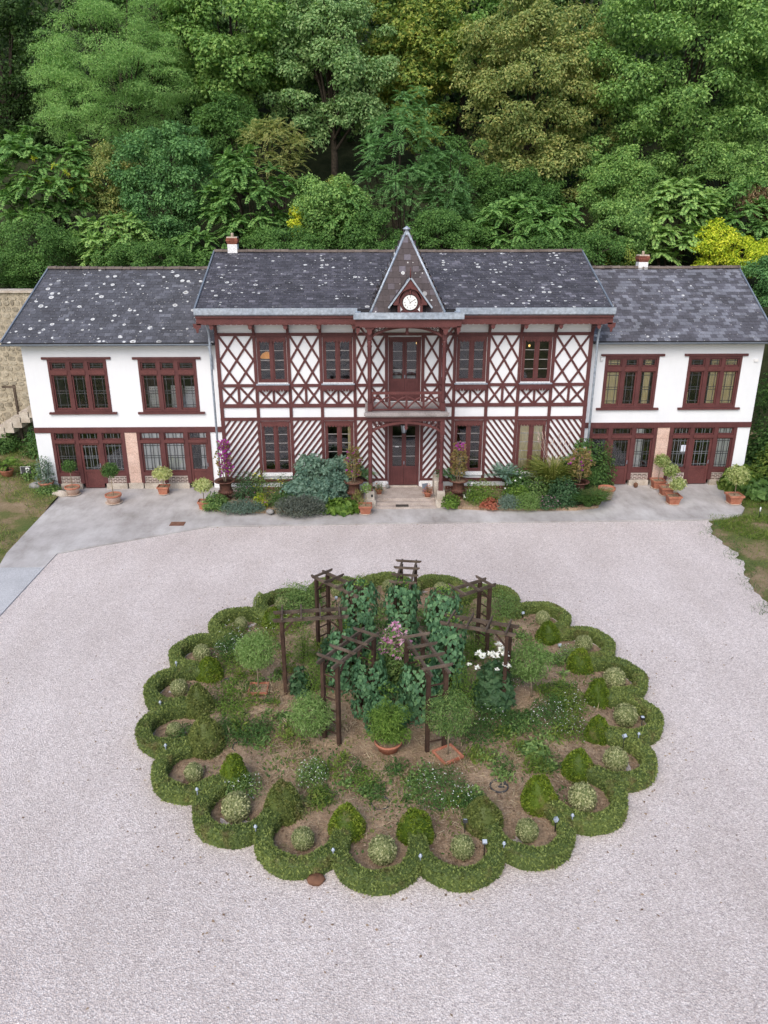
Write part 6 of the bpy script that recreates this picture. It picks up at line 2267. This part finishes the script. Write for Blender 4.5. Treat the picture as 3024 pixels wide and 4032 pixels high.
# small pots on the porch
for x, y, lb, s in ((.43, 30.35, 'left', .13), (2.44, 29.97, 'right', .15)):
    z = .2
    round_pot('small terracotta pot on the %s of the porch floor' % lb, x, y, z, s, .22)
    L = dome_leaves(420, .24, .22, .42, .06, .35)
    bushy('potted_succulent', 'reddish bushy plant in the small pot on the %s of the porch' % lb, 'pot plant', (x, y, z + .17), L, 'leaf_red' if lb == 'right' else 'leaf_olive', 'narrow', nst=8, h=.35, spread=.15, blossoms=(spots_on(L, 18, .04), 'petal_orange'))
mt = put('doormat', MB().box(-.26, .26, -.12, .12, 0, .018).mesh('doormat'), 'mat_rubber', None, label='dark doormat lying on the lowest porch step', cat='doormat')
mt.location = (1.36, 29.50, -.003)
sl = put('slate_board', MB().box(-.13, .13, -.012, .012, 0, .36).mesh('slate_board'), 'zinc_dark', None, label='grey slate board leaning against the low wall right of the door', cat='board')
sl.location, sl.rotation_euler = (2.40, 30.62, .2), (-.28, 0, .35)
orn = put('stone_animal', noise_blob(.09, 10, 7, .15, (1, 1.2, 1.1)).mesh('stone_animal'), 'grey_rock', None, label='small grey stone figure on the porch floor left of the door', cat='ornament')
orn.location = (.80, 31.12, .29)
dc = put('drain_cover', MB().box(-.28, .28, -.2, .2, 0, .012).mesh('drain_cover'), 'rust_plate', None, label='rusty rectangular drain cover on the left terrace', cat='drain cover')
dc.location = (-7.46, 27.98, -.119)
dc.rotation_euler = (0, 0, .0)

# ---- left flower bed
ZB = .02
def bed(name, label, x, y, rx, ry, h, mat, n, size, tpl='oval', bl=None, lump=.2, shell=.35, droop=.15, cat='shrub'):
    n, h, rx = int(n * 1.3), h * 1.22, rx * 1.08
    L = dome_leaves(n, rx, ry, h, size, shell, 0, droop=droop, lump=lump)
    b = (spots_on(L, bl[0], bl[2], .04), bl[1]) if bl else None
    return bushy(name, label, cat, (x, y, ZB), L, mat, tpl, nst=9, h=h * .8, spread=min(rx, ry) * .6, blossoms=b)
bushy('sage_shrub', 'very large grey-green shrub covering the wall left of the porch', 'shrub', (-2.2, 30.4, ZB), clumpy(52, 1.35, .70, 1.95, .34, 170, .14), 'leaf_greyblue', 'lobed', nst=16, h=1.5, spread=.8)
bushy('sage_shrub', 'tall grey-green shoots beside the window left of the porch', 'shrub', (-1.1, 30.9, ZB), clumpy(20, .5, .35, 1.95, .26, 90, .14), 'leaf_greyblue', 'lobed', nst=10, h=1.8, spread=.4)
bed('lavender', 'wide grey lavender cushion spilling on the terrace left of the porch', -2.75, 28.75, .98, .55, .62, 'leaf_lavender', 3600, .11, 'narrow', droop=-.4)
bed('artemisia', 'low blue-grey cushion at the front of the left bed', -5.05, 28.98, .85, .38, .36, 'leaf_silver', 2600, .09, 'narrow', droop=-.3)
bed('leafy_clump', 'dark green leafy clump at the foot of the left urn', -6.2, 29.45, .55, .45, .5, 'leaf_green', 1400, .09, 'oval')
bed('hosta', 'clump of large glossy round leaves left of the porch steps', -1.15, 29.05, .75, .40, .40, 'leaf_bright', 420, .20, 'heart', droop=.5)
bed('rose_shrub', 'loose rose shrub with faded mauve flowers beside the left urn', -5.15, 30.55, .60, .5, 1.0, 'leaf_darkrose', 1100, .08, 'oval', (46, 'petal_mauve', .055))
bed('yellow_daisy', 'tall green plant with yellow flowers under the first ground-floor window', -4.55, 30.6, .42, .35, 1.15, 'leaf_green', 900, .09, 'narrow', (24, 'petal_yellow', .06))
bed('yellow_daisy', 'green plant with yellow flowers left of the large grey shrub', -3.6, 30.2, .55, .40, .95, 'leaf_shrub', 1300, .09, 'narrow', (26, 'petal_yellow', .06))
bed('golden_shrub', 'small golden-leaved shrub topped with a pink flower, left bed', -4.40, 29.35, .26, .22, .55, 'leaf_yellow', 320, .09, 'oval', (2, 'petal_pink', .10))
bed('leafy_clump', 'dark green plants in the middle of the left bed', -3.6, 29.6, .7, .35, .5, 'leaf_shrub', 1100, .09, 'narrow')
bed('dry_plant', 'thin straw-coloured plant between hosta and steps', -.45, 29.3, .25, .25, .6, 'leaf_reed', 220, .16, 'blade', droop=-.6)
palm('cycad', 'dark palm fronds behind the urn left of the porch', -.30, 30.95, .75, 12, .85, 'leaf_teal', .5, .24)
palm('cycad', 'dark palm fronds behind the urn right of the porch', 3.45, 30.95, .70, 12, .80, 'leaf_teal', .4, .24)
palm('fan_palm', 'blue-green spiky palm in the right bed under the window gap', 5.72, 30.75, .70, 22, .95, 'leaf_greyblue', .75, .22)
rk = put('bed_stone', noise_blob(.15, 10, 6, .12, (1.1, .8, .7)).mesh('bed_stone'), 'grey_rock', None, label='grey stone at the front edge of the left bed', cat='stone')
rk.location = (-3.95, 28.85, .03)
# ---- right flower bed
bed('leafy_clump', 'fresh green clump beside the right porch pedestal', 3.35, 29.40, .36, .32, .42, 'leaf_bright', 800, .09, 'oval')
bed('euphorbia', 'bright green euphorbia in the right bed', 4.75, 29.75, .72, .48, .85, 'leaf_bright', 2300, .09, 'narrow')
bed('white_petunia', 'small plants with large white flowers beside the right urn', 4.3, 30.1, .36, .3, .72, 'leaf_shrub', 500, .08, 'oval', (12, 'petal_white', .10))
bed('heuchera', 'reddish-brown leafy plant at the front of the right bed', 4.95, 29.2, .42, .28, .32, 'leaf_red', 380, .10, 'lobed')
bed('artemisia', 'silver-grey feathery plant at the front of the right bed', 5.65, 29.15, .52, .34, .45, 'leaf_silver', 1500, .09, 'narrow', droop=-.3)
bed('rosemary', 'fine-leaved green cushion beside the silver-grey plant', 6.45, 29.10, .60, .35, .50, 'leaf_feather', 1900, .09, 'narrow', droop=-.4)
bed('white_anemone', 'leafy plants with white flowers in the middle of the right bed', 6.35, 30.45, .70, .45, 1.0, 'leaf_shrub', 1800, .10, 'oval', (26, 'petal_white', .075))
bed('leafy_clump', 'light green plants behind the rosemary cushion', 6.1, 29.8, .6, .35, .6, 'leaf_bright', 1000, .09, 'oval')
bed('sedum', 'dusky pink sedum flowers at the front of the right bed', 7.25, 29.15, .55, .33, .42, 'leaf_darkrose', 700, .08, 'oval', (110, 'petal_mauve', .05))
bed('geranium', 'dark green spreading shrub dotted with pink, left of the rightmost urn', 8.0, 29.55, .72, .5, .95, 'leaf_darkrose', 2300, .10, 'oval', (26, 'petal_mauve', .05))
bed('leafy_clump', 'mixed green plants behind the pink sedum', 7.2, 30.2, .65, .4, .8, 'leaf_green', 1300, .09, 'oval', (14, 'petal_mauve', .05))
bushy('laurel', 'dark green shrub against the corner of the half-timbered house', 'shrub', (9.0, 30.9, ZB), clumpy(34, .9, .40, 2.2, .32, 150, .13), 'leaf_shrub', 'oval', nst=12, h=1.9, spread=.6)
bed('laurel', 'dark leafy shrub against the first window of the right wing', 10.0, 31.3, .55, .35, 1.75, 'leaf_shrub', 1500, .11, 'oval', lump=.3)
# tall grasses
def grass_clump(name, label, x, y, z, n, h, spread, mat, plume=0):
    o = thing(name, label, 'grass', (x, y, z))
    a = rng.random(n) * 6.283
    q = np.sqrt(rng.random(n))
    C, D, N_, S_ = [], [], [], []
    base = np.c_[np.cos(a) * q * .16, np.sin(a) * q * .16, np.zeros(n)]
    lean = np.c_[np.cos(a), np.sin(a), np.zeros(n)] * (spread * q)[:, None]
    hh = h * (.6 + .5 * rng.random(n))
    for (t0, t1) in ((0, .5), (.5, .85), (.85, 1.12)):
        f = lambda t: base + lean * (t ** 1.8) + UP * (hh * (t - .28 * t ** 3))[:, None]
        p0, p1 = f(t0), f(t1)
        d = p1 - p0
        C.append(p0); D.append(unit(d)); S_.append(np.linalg.norm(d, axis=1) * 1.12)
        N_.append(unit(np.cross(d, np.c_[-np.sin(a), np.cos(a), rng.normal(size=n) * .5])))
    L = [np.concatenate(v) for v in (C, D, N_, S_)]
    put('blades', leaves('blades', *L, 'blade', np.tile(rng.random(n), 3)), mat, o, kind='stuff')
    if plume:
        mb = MB()
        for i in range(plume):
            t = random.uniform(0, 6.28)
            e = (math.cos(t) * spread * .7, math.sin(t) * spread * .7, h * random.uniform(1.0, 1.25))
            mb.tube([(0, 0, 0), (e[0] * .3, e[1] * .3, e[2] * .6), e], [.006, .005, .004], 4, cap=False)
            mb.tube([e, (e[0] * 1.12, e[1] * 1.12, e[2] * 1.1)], [.022, .006], 5)
        mb.put('plumes', 'terracotta_pale', o, False, kind='stuff')
    return o
grass_clump('fountain_grass', 'yellow-green fountain grass under the curtained window', 7.75, 30.65, ZB, 1000, 2.0, .95, 'leaf_reed', 14)
grass_clump('sedge', 'dark fine grass mound in front of the rightmost urn', 8.95, 29.30, ZB, 900, .75, .60, 'leaf_shrub', 0)
grass_clump('sedge', 'brownish fine grass mound at the right end of the right bed', 9.35, 29.5, ZB, 600, .8, .5, 'leaf_olive', 0)
round_pot('shallow terracotta bowl at the right end of the right bed', 9.95, 30.2, .0, .34, .50, True, False)
# right edge of the scene
def big_leaf(label, x, y, rx, ry, h, n, size, mat, name='bergenia', shell=.6):
    L = dome_leaves(n, rx, ry, h, size, shell, 0, droop=.5, lump=.15)
    return bushy(name, label, 'shrub', (x, y, .0), L, mat, 'heart', nst=9, h=h * .7, spread=rx * .6)
big_leaf('mass of broad yellowish leaves at the outer corner of the right wing', 16.05, 31.35, .85, .75, 1.0, 620, .26, 'leaf_grass')
big_leaf('second clump of broad leaves behind the lone pot on the right', 16.7, 30.6, .8, .7, .7, 480, .24, 'leaf_shrub')
L = clumpy(90, 1.3, 2.2, 4.9, .6, 120, .15)
bushy('ivy_shrub', 'tall dark ivy-covered shrub beyond the right end of the house', 'shrub', (18.6, 33.6, 0), L, 'leaf_shrub', 'oval', nst=12, h=4.5, spread=.9, sr=.03)
L = dome_leaves(2600, 1.0, 1.0, 1.8, .12, .5, 0, droop=.3, lump=.3)
bushy('ivy_shrub', 'lower yellow-green shrub beside the grey boulder on the right', 'shrub', (17.9, 32.0, 0), L, 'leaf_grass', 'oval', nst=12, h=1.4, spread=.6, sr=.02)
rk = put('boulder', noise_blob(.55, 14, 9, .10, (1.3, .8, .7)).mesh('boulder'), 'grey_rock', None, label='grey boulder in the green at the right edge', cat='boulder')
rk.location = (17.75, 31.1, .2)
sl = thing('path_light', 'thin white path light standing in the lawn on the right', 'garden light', (15.6, 28.35, ZC - .05))
MB().tube([(0, 0, 0), (0, 0, .30)], .014, 6).put('stake', 'black_plastic', sl, False)
MB().lathe([(.028, .28), (.03, .40), (.02, .46)], 10).put('head', 'white_plastic', sl, False)
# grass: left bank and right lawn
def lawn(name, label, n, fx, zf, size, mat, up=1.1):
    P = np.array([fx() for _ in range(n)])
    z = np.array([zf(x, y) for x, y in P])
    C = np.c_[P, z]
    D = unit(rng.normal(size=(n, 3)) * np.array([1, 1, .2]) + UP * up)
    return put(name, leaves(name, C, D, rdir(n), size * (.5 + rng.random(n)), 'blade'), mat, None, kind='stuff', label=label, cat='grass')
def left_pt():
    while True:
        x, y = random.uniform(-19, -12.4), random.uniform(20, 36)
        if bank_in(x + .05, y)[0] > x + .04 and math.sin(x * 1.3 + y * .5) * math.sin(y * .8 - x * .4) + .4 * math.sin(x * 3 + y * 2.3) > -.1 + (.25 if y < 30 else -.9):
            return (x, y)
lawn('grass_tufts', 'patchy dry grass on the bank at the left', 6000, left_pt, bank, .17, 'leaf_reed')
lawn('green_tufts', 'green grass tufts on the bank at the left', 5000, left_pt, bank, .15, 'leaf_shrub')
def right_pt():
    while True:
        x, y = random.uniform(12.2, 19), random.uniform(20, 33)
        if y > 28.6 and x < 15.6:
            continue
        lim = 15.6 if y > 28.5 else (13.6 if y > 27 else 13.2 + .3 * random.random())
        if x > lim and ((y > 26.3 + .8 * math.sin(x * 2) and math.sin(x * 2.2 + y) * math.sin(y * 1.9) > -.55) or random.random() < .06):
            return (x, y)
lawn('lawn_grass', 'green lawn edge at the right of the court', 15000, right_pt, lambda x, y: -.2, .17, 'leaf_grass', 1.0)
def gap_pt():
    t = random.random()
    y = 20 + 8 * t
    return (np.interp(y, [20, 22.3, 23.7, 25.1, 26, 28], [12.1, 12.5, 12.8, 13.15, 12.98, 13.4]) + random.gauss(.1, .22) + .25 * math.sin(y * 3), y)
def court_pt():
    while True:
        x, y = random.uniform(-11, 12), random.uniform(7, 27.8)
        d = math.hypot(x - GX, y - GY)
        if d > 6.3 and (random.random() < math.exp(-(d - 6.3) * 1.4) + .06 or y > 27.5):
            return (x, y)
P_ = np.array([court_pt() for _ in range(900)])
put('fallen_leaves', leaves('fallen_leaves', np.c_[P_, np.full(900, ZC + .012)], unit(rng.normal(size=(900, 3)) * np.array([1, 1, .1])), unit(UP + rng.normal(size=(900, 3)) * .3), .05 * (.5 + rng.random(900)), 'oval'), 'leaf_litter', None, kind='stuff', label='scattered fallen leaves and twigs on the gravel', cat='leaves')
lawn('edge_weeds', 'scattered weeds along the ragged right edge of the gravel', 1200, gap_pt, lambda x, y: -.17, .13, 'leaf_shrub')
def bankplant(label, x, y, rx, h, mat, n, size):
    L = dome_leaves(n, rx, rx * .8, h, size, .4, 0, lump=.3)
    return bushy('bank_shrub', label, 'shrub', (x, y, bank(x, y)), L, mat, 'oval', nst=8, h=h * .7, spread=rx * .5)
bankplant('dark shrub between the stone steps and the left wing', -15.6, 35.6, .9, 1.2, 'leaf_shrub', 1500, .12)
bankplant('low greenery at the foot of the rubble wall', -17.6, 36.0, 1.0, .8, 'leaf_shrub', 1300, .12)
bankplant('low green plants around the sign panel', -14.9, 33.1, .75, .6, 'leaf_green', 1100, .11)
bankplant('trailing green plants at the foot of the corner pot', -13.7, 31.35, .6, .28, 'leaf_green', 900, .09)
bankplant('dull brown shrub left of the palm pot', -17.2, 33.6, 1.0, .8, 'leaf_olive', 1300, .12)
bankplant('green plants on top of the steps beside the wall', -16.2, 37.0, .7, 1.6, 'leaf_teal', 900, .12)

# ---------------------------------------------------------------- the wooded hillside
def tree(name, label, cx, cz, Y, rx, rz, mat, nclump=60, cr=1.25, per=260, size=.24, tpl='oval', ry=None, flat=.7, droop=.4, trunk_r=.22, cat='tree', inner=.7):
    """cx, cz, Y: crown centre; rx, rz: crown half sizes, all in metres"""
    x, z = cx, cz
    base = hill(x, Y) - .2
    o = thing(name, label, cat, (x, Y, base), group='trees and shrubs on the hillside')
    zc = z - base
    ry = ry or rx * .8
    nclump, cr = int(nclump * 2.6), cr * .68
    d = rdir(nclump * 2)
    d = d[d[:, 1] < .22][:int(nclump * .8)]
    lob = rdir(7)
    rad = (.42 + .60 * rng.random((len(d), 1)) ** .6) * (.82 + .30 * np.clip(((d @ lob.T).max(1) - .55) / .45, 0, 1))[:, None]
    cs = d * rad * np.array([rx, ry, rz]) + np.array([0, 0, zc])
    rs = cr * (.6 + .65 * rng.random(len(cs)))
    L = clump_leaves(cs, rs, per * .95, size * .78, flat, droop, upb=.6, jit=.9, inner=.6)
    put('crown', leaves('crown', *L, tpl), mat.replace('leaf_', 'hill_'), o, kind='stuff')
    mb = MB()
    top = zc + rz * .55
    pts = [(0, 0, -.6), (.1, 0, zc * .35), (-.1, .1, zc * .75), (.05, 0, top)]
    mb.tube(pts, [trunk_r * 1.25, trunk_r, trunk_r * .75, trunk_r * .2], 9)
    for c in cs[:: max(1, len(cs) // 16)]:
        hb = random.uniform(.35, .75) * zc
        p0 = Vector((0, 0, hb))
        mb.tube([p0, p0.lerp(Vector(c), .55) + Vector((0, 0, .3)), Vector(c)], [trunk_r * .45, trunk_r * .28, .03], 6, cap=False)
    mb.put('trunk', 'bark', o, False)
    return o
def ailanthus(name, label, cx, cz, Y, rx, rz, mat, nros=26, L_=1.1, nf=9, npair=8, leaflet=.30, low=0.0):
    """shrubby tree of long pinnate leaves in rosettes"""
    x, z = cx, cz
    base = hill(x, Y) - .3
    o = thing(name, label, 'tree', (x, Y, base), group='trees and shrubs on the hillside')
    zc = z - base
    nros, L_ = int(nros * 1.9), L_ * .74
    d = rdir(nros * 3)
    d = d[(d[:, 1] < .4)][:nros]
    rad = (.45 + .5 * rng.random((len(d), 1)))
    cs = d * rad * np.array([rx, rx * .7, rz]) + np.array([0, 0, zc])
    ax = unit(np.c_[d[:, 0] * .5, d[:, 1] * .5 - .15, np.full(len(d), 1.0)])
    L = rosettes(cs, ax, nf, L_, npair, leaflet)
    put('fronds', leaves('fronds', *L, 'narrow' if leaflet < .27 else 'oval'), mat.replace('leaf_', 'hill_'), o, kind='stuff')
    mb = MB()
    for c in cs[:: max(1, len(cs) // 12)]:
        c = Vector(c)
        mb.tube([(c.x * .15, c.y * .15, -.5), (c.x * .5, c.y * .5, c.z * .55), c], [.07, .05, .02], 6, cap=False)
    mb.put('trunk', 'bark', o, False)
    return o
# tall trees at the back, left to right
tree('locust_tree', 'feathery light green tree at the upper left', -14.73, 19.00, 53, 5.2, 5.6, 'leaf_locust', 95, 1.25, 430, .17, 'narrow', flat=.55)
tree('maple_tree', 'broad-leaved tree with a bare trunk showing, right of the feathery tree', -8.14, 20.90, 54, 4.2, 4.4, 'leaf_maple', 62, 1.2, 260, .26, 'lobed')
tree('ash_tree', 'grey-green open-crowned tree above the left half of the house', -2.08, 19.89, 53, 3.5, 5.2, 'leaf_greygreen', 58, 1.0, 230, .24, 'oval')
tree('lime_tree', 'yellow-green tree above the clock gable', 3.33, 20.75, 55, 3.5, 4.6, 'leaf_yellowgreen', 56, 1.1, 260, .25, 'lobed')
tree('hornbeam_tree', 'olive-brown tree turning to autumn, right of the middle', 10.08, 17.07, 52, 4.6, 7.2, 'leaf_olive', 110, 1.05, 270, .22, 'oval')
tree('ash_tree', 'huge dense green tree filling the upper right', 19.46, 18.48, 53, 7.4, 7.6, 'leaf_green', 150, 1.35, 310, .24, 'oval')
# second rank further up
for lb, a, b, Y, rx, rz, m in (('dark tree at the far upper left corner', -24.69, 19.33, 60, 4.5, 8, 'leaf_wood_dark'), ('tall grey-green tree at the top edge between the two left trees', -4.60, 24.03, 60, 4, 5, 'leaf_greygreen'), ('tall tree at the top edge behind the yellow-green tree', 6.77, 24.24, 62, 4.5, 5, 'leaf_maple'), ('tall tree at the top edge behind the olive-brown tree', 15.18, 24.00, 62, 4.5, 5, 'leaf_greygreen'), ('dark tree behind the feathery tree at the top edge', -14.62, 24.15, 62, 5, 5, 'leaf_shrub'), ('dark tree at the upper right corner', 27.20, 23.30, 61, 4.5, 6, 'leaf_shrub')):
    tree('wood_tree', lb, a, b, Y, rx, rz, m, 44, 1.4, 190, .30)
# dark wood behind: one mass
n_ = 60000
x = rng.uniform(-34, 40, n_)
y = rng.uniform(60, 74, n_)
zz = np.array([hill(a, b) for a, b in zip(x, y)]) + rng.uniform(0, 15, n_)
keep = (np.sin(x * .9 + zz * .5) + np.sin(x * .37 - zz * .8 + y)) > -.7
C = np.c_[x, y, zz][keep]
n_ = len(C)
put('far_wood', leaves('far_wood', C, unit(rdir(n_) - UP * .3), unit(rdir(n_) + np.array([0, -.5, .8])), .55 * (.6 + .7 * rng.random(n_)), 'oval'), 'hill_wood_dark', None, kind='stuff', label='dark wood on the hill behind the trees', cat='wood')
# bushes and saplings just behind the roofs
AI = ailanthus
AI('sumac', 'sumac with yellow tips above the left wing', -17.77, 12.95, 46.5, 3.4, 3.0, 'leaf_ailanthus', 46, 1.15, 9)
AI('sumac', 'darker sumac low above the ridge of the left wing', -13.47, 9.88, 44.0, 2.3, 1.7, 'leaf_green', 30, 1.0, 9)
AI('sumac', 'light green sumac above the left chimney', -6.11, 11.96, 44.5, 2.6, 2.6, 'leaf_ailanthus', 40, 1.05, 10)
AI('tree_of_heaven', 'tall thin ailanthus rising left of the spire', 1.86, 14.10, 46.0, 2.3, 3.8, 'leaf_teal', 44, 1.2, 9, 10, .24)
AI('tree_of_heaven', 'bushy blue-green ailanthus right of the spire top', 4.27, 11.99, 45.5, 1.8, 2.6, 'leaf_teal', 26, 1.0, 9, 9, .24)
AI('sumac', 'fern-like sumac thicket above the right half of the main roof', 8.41, 10.57, 44.0, 3.6, 1.6, 'leaf_ailanthus', 44, 1.05, 9)
AI('sumac', 'tall fern-like sumac above the right wing', 16.89, 11.04, 45.0, 2.4, 2.6, 'leaf_green', 38, 1.15, 10, 10)
AI('sumac', 'sumac at the right edge behind the yellow shrub', 21.11, 11.04, 45.5, 2.2, 2.0, 'leaf_ailanthus', 24, 1.0, 9)
AI('sumac', 'small light green sumac left of the spire base', -1.16, 11.04, 43.8, 1.6, 1.6, 'leaf_ailanthus', 20, .9, 9)
AI('sumac', 'small sumac low above the middle of the left ridge', -9.03, 9.32, 43.2, 1.6, 1.0, 'leaf_ailanthus', 20, .85, 9)
AI('sumac', 'brownish feathery sumac behind the chimney thicket', -5.25, 14.82, 48, 2.2, 2.3, 'leaf_olive', 26, 1.1, 9, 10, .22)
B = lambda lb, a, b, Y, rx, rz, m, n=30, cr=.75, per=240, s=.17, tp='oval': tree('hill_shrub', lb, a, b, Y, rx, rz, m, n, cr, per, s, tp, cat='shrub', trunk_r=.09)
B('blue-green leafy shrub mass above the left wing ridge', -10.61, 12.35, 46, 2.9, 3.4, 'leaf_teal', 60, .8, 260, .18)
B('dark clipped-looking bushes at the far left above the stone wall', -17.66, 9.06, 44, 3.2, 1.8, 'leaf_shrub', 46, .8, 330, .13)
B('brownish green shrub in the thicket at the left', -14.28, 12.73, 47, 1.8, 2.4, 'leaf_olive', 30)
B('green leafy shrub between left chimney and spire', -1.94, 10.80, 44.5, 2.2, 2.4, 'leaf_green', 44)
B('dark green shrub directly left of the spire', 0.18, 9.89, 43.4, 1.7, 1.5, 'leaf_shrub', 34, .7, 260, .15)
B('dark green shrub directly right of the spire', 4.13, 9.88, 43.4, 2.0, 1.5, 'leaf_shrub', 38, .7, 260, .15)
B('dark shrub behind the tall ailanthus', 5.56, 12.54, 48, 2.2, 2.8, 'leaf_shrub', 36)
B('mid green shrub above the right end of the main roof', 13.47, 10.22, 44, 1.6, 1.7, 'leaf_green', 30)
B('lower crown of green leaves beneath the huge tree', 14.68, 12.79, 48, 2.6, 2.2, 'leaf_maple', 40)
B('dark green shrub under the olive-brown tree', 8.72, 12.07, 49, 2.8, 1.6, 'leaf_shrub', 36)
B('shadowy green shrub above the tall sumac on the right', 21.01, 13.09, 49, 2.8, 2.0, 'leaf_green', 36)
B('shadowy green shrub under the broad-leaved tree', -8.42, 15.34, 50, 2.2, 2.2, 'leaf_shrub', 34)
B('pale orange-brown dying shrub at the right edge', 22.27, 11.77, 46, .9, 1.0, 'leaf_litter', 12)
B('golden yellow shrub above the outer end of the right wing', 18.57, 9.64, 43.6, 1.05, 1.25, 'leaf_yellow', 20, .5, 170, .17)
B('second golden yellow shrub at the right edge of the picture', 20.62, 8.93, 43.4, .95, 1.2, 'leaf_yellow', 18, .5, 170, .17)
B('yellowing climber low above the joint of the right roofs', 13.73, 9.06, 43.2, .9, .7, 'leaf_yellowgreen', 14, .45, 150, .15)
B('narrow yellow-leaved climber hanging above the main ridge on the left', -3.74, 10.58, 43.6, .30, 1.35, 'leaf_yellow', 12, .32, 70, .15)
B('yellow-green tips of a shrub left of the spire', -1.43, 12.57, 45.6, .9, .5, 'leaf_yellowgreen', 10, .4, 110, .15)
B('dark green shrub beyond the verge of the right wing', 21.21, 7.53, 42.8, 1.3, 1.8, 'leaf_teal', 26, .7, 240, .15)
B('dark undergrowth along the ridge of the left wing', -10.79, 8.99, 42.8, 3.2, .9, 'leaf_shrub', 36, .7, 240, .15)
B('dark undergrowth along the main ridge on the right', 9.98, 9.43, 42.8, 3.4, .9, 'leaf_shrub', 36, .7, 240, .15)
B('dark undergrowth along the main ridge on the left', -4.20, 9.56, 42.8, 2.4, .9, 'leaf_shrub', 30, .7, 240, .15)
# yellow star-shaped flower tips on the left sumac
sx, sz = -17.01, 13.34
for k, (dx, dz) in enumerate(((-.4, .6), (.55, .25), (1.2, -.1), (.1, -.5), (1.3, -.9), (-.9, -.2))):
    n_ = 14
    d = rdir(n_)
    L = [np.tile(np.array([sx + dx, 44.6, sz + dz]), (n_, 1)), d, rdir(n_), .28 * (.6 + .6 * rng.random(n_))]
    put('flower_tuft', leaves('flower_tuft', *L, 'narrow'), 'leaf_yellow', None, label='yellow leaf tuft on the sumac above the left wing', cat='leaf tuft', group='yellow tufts on the left sumac')
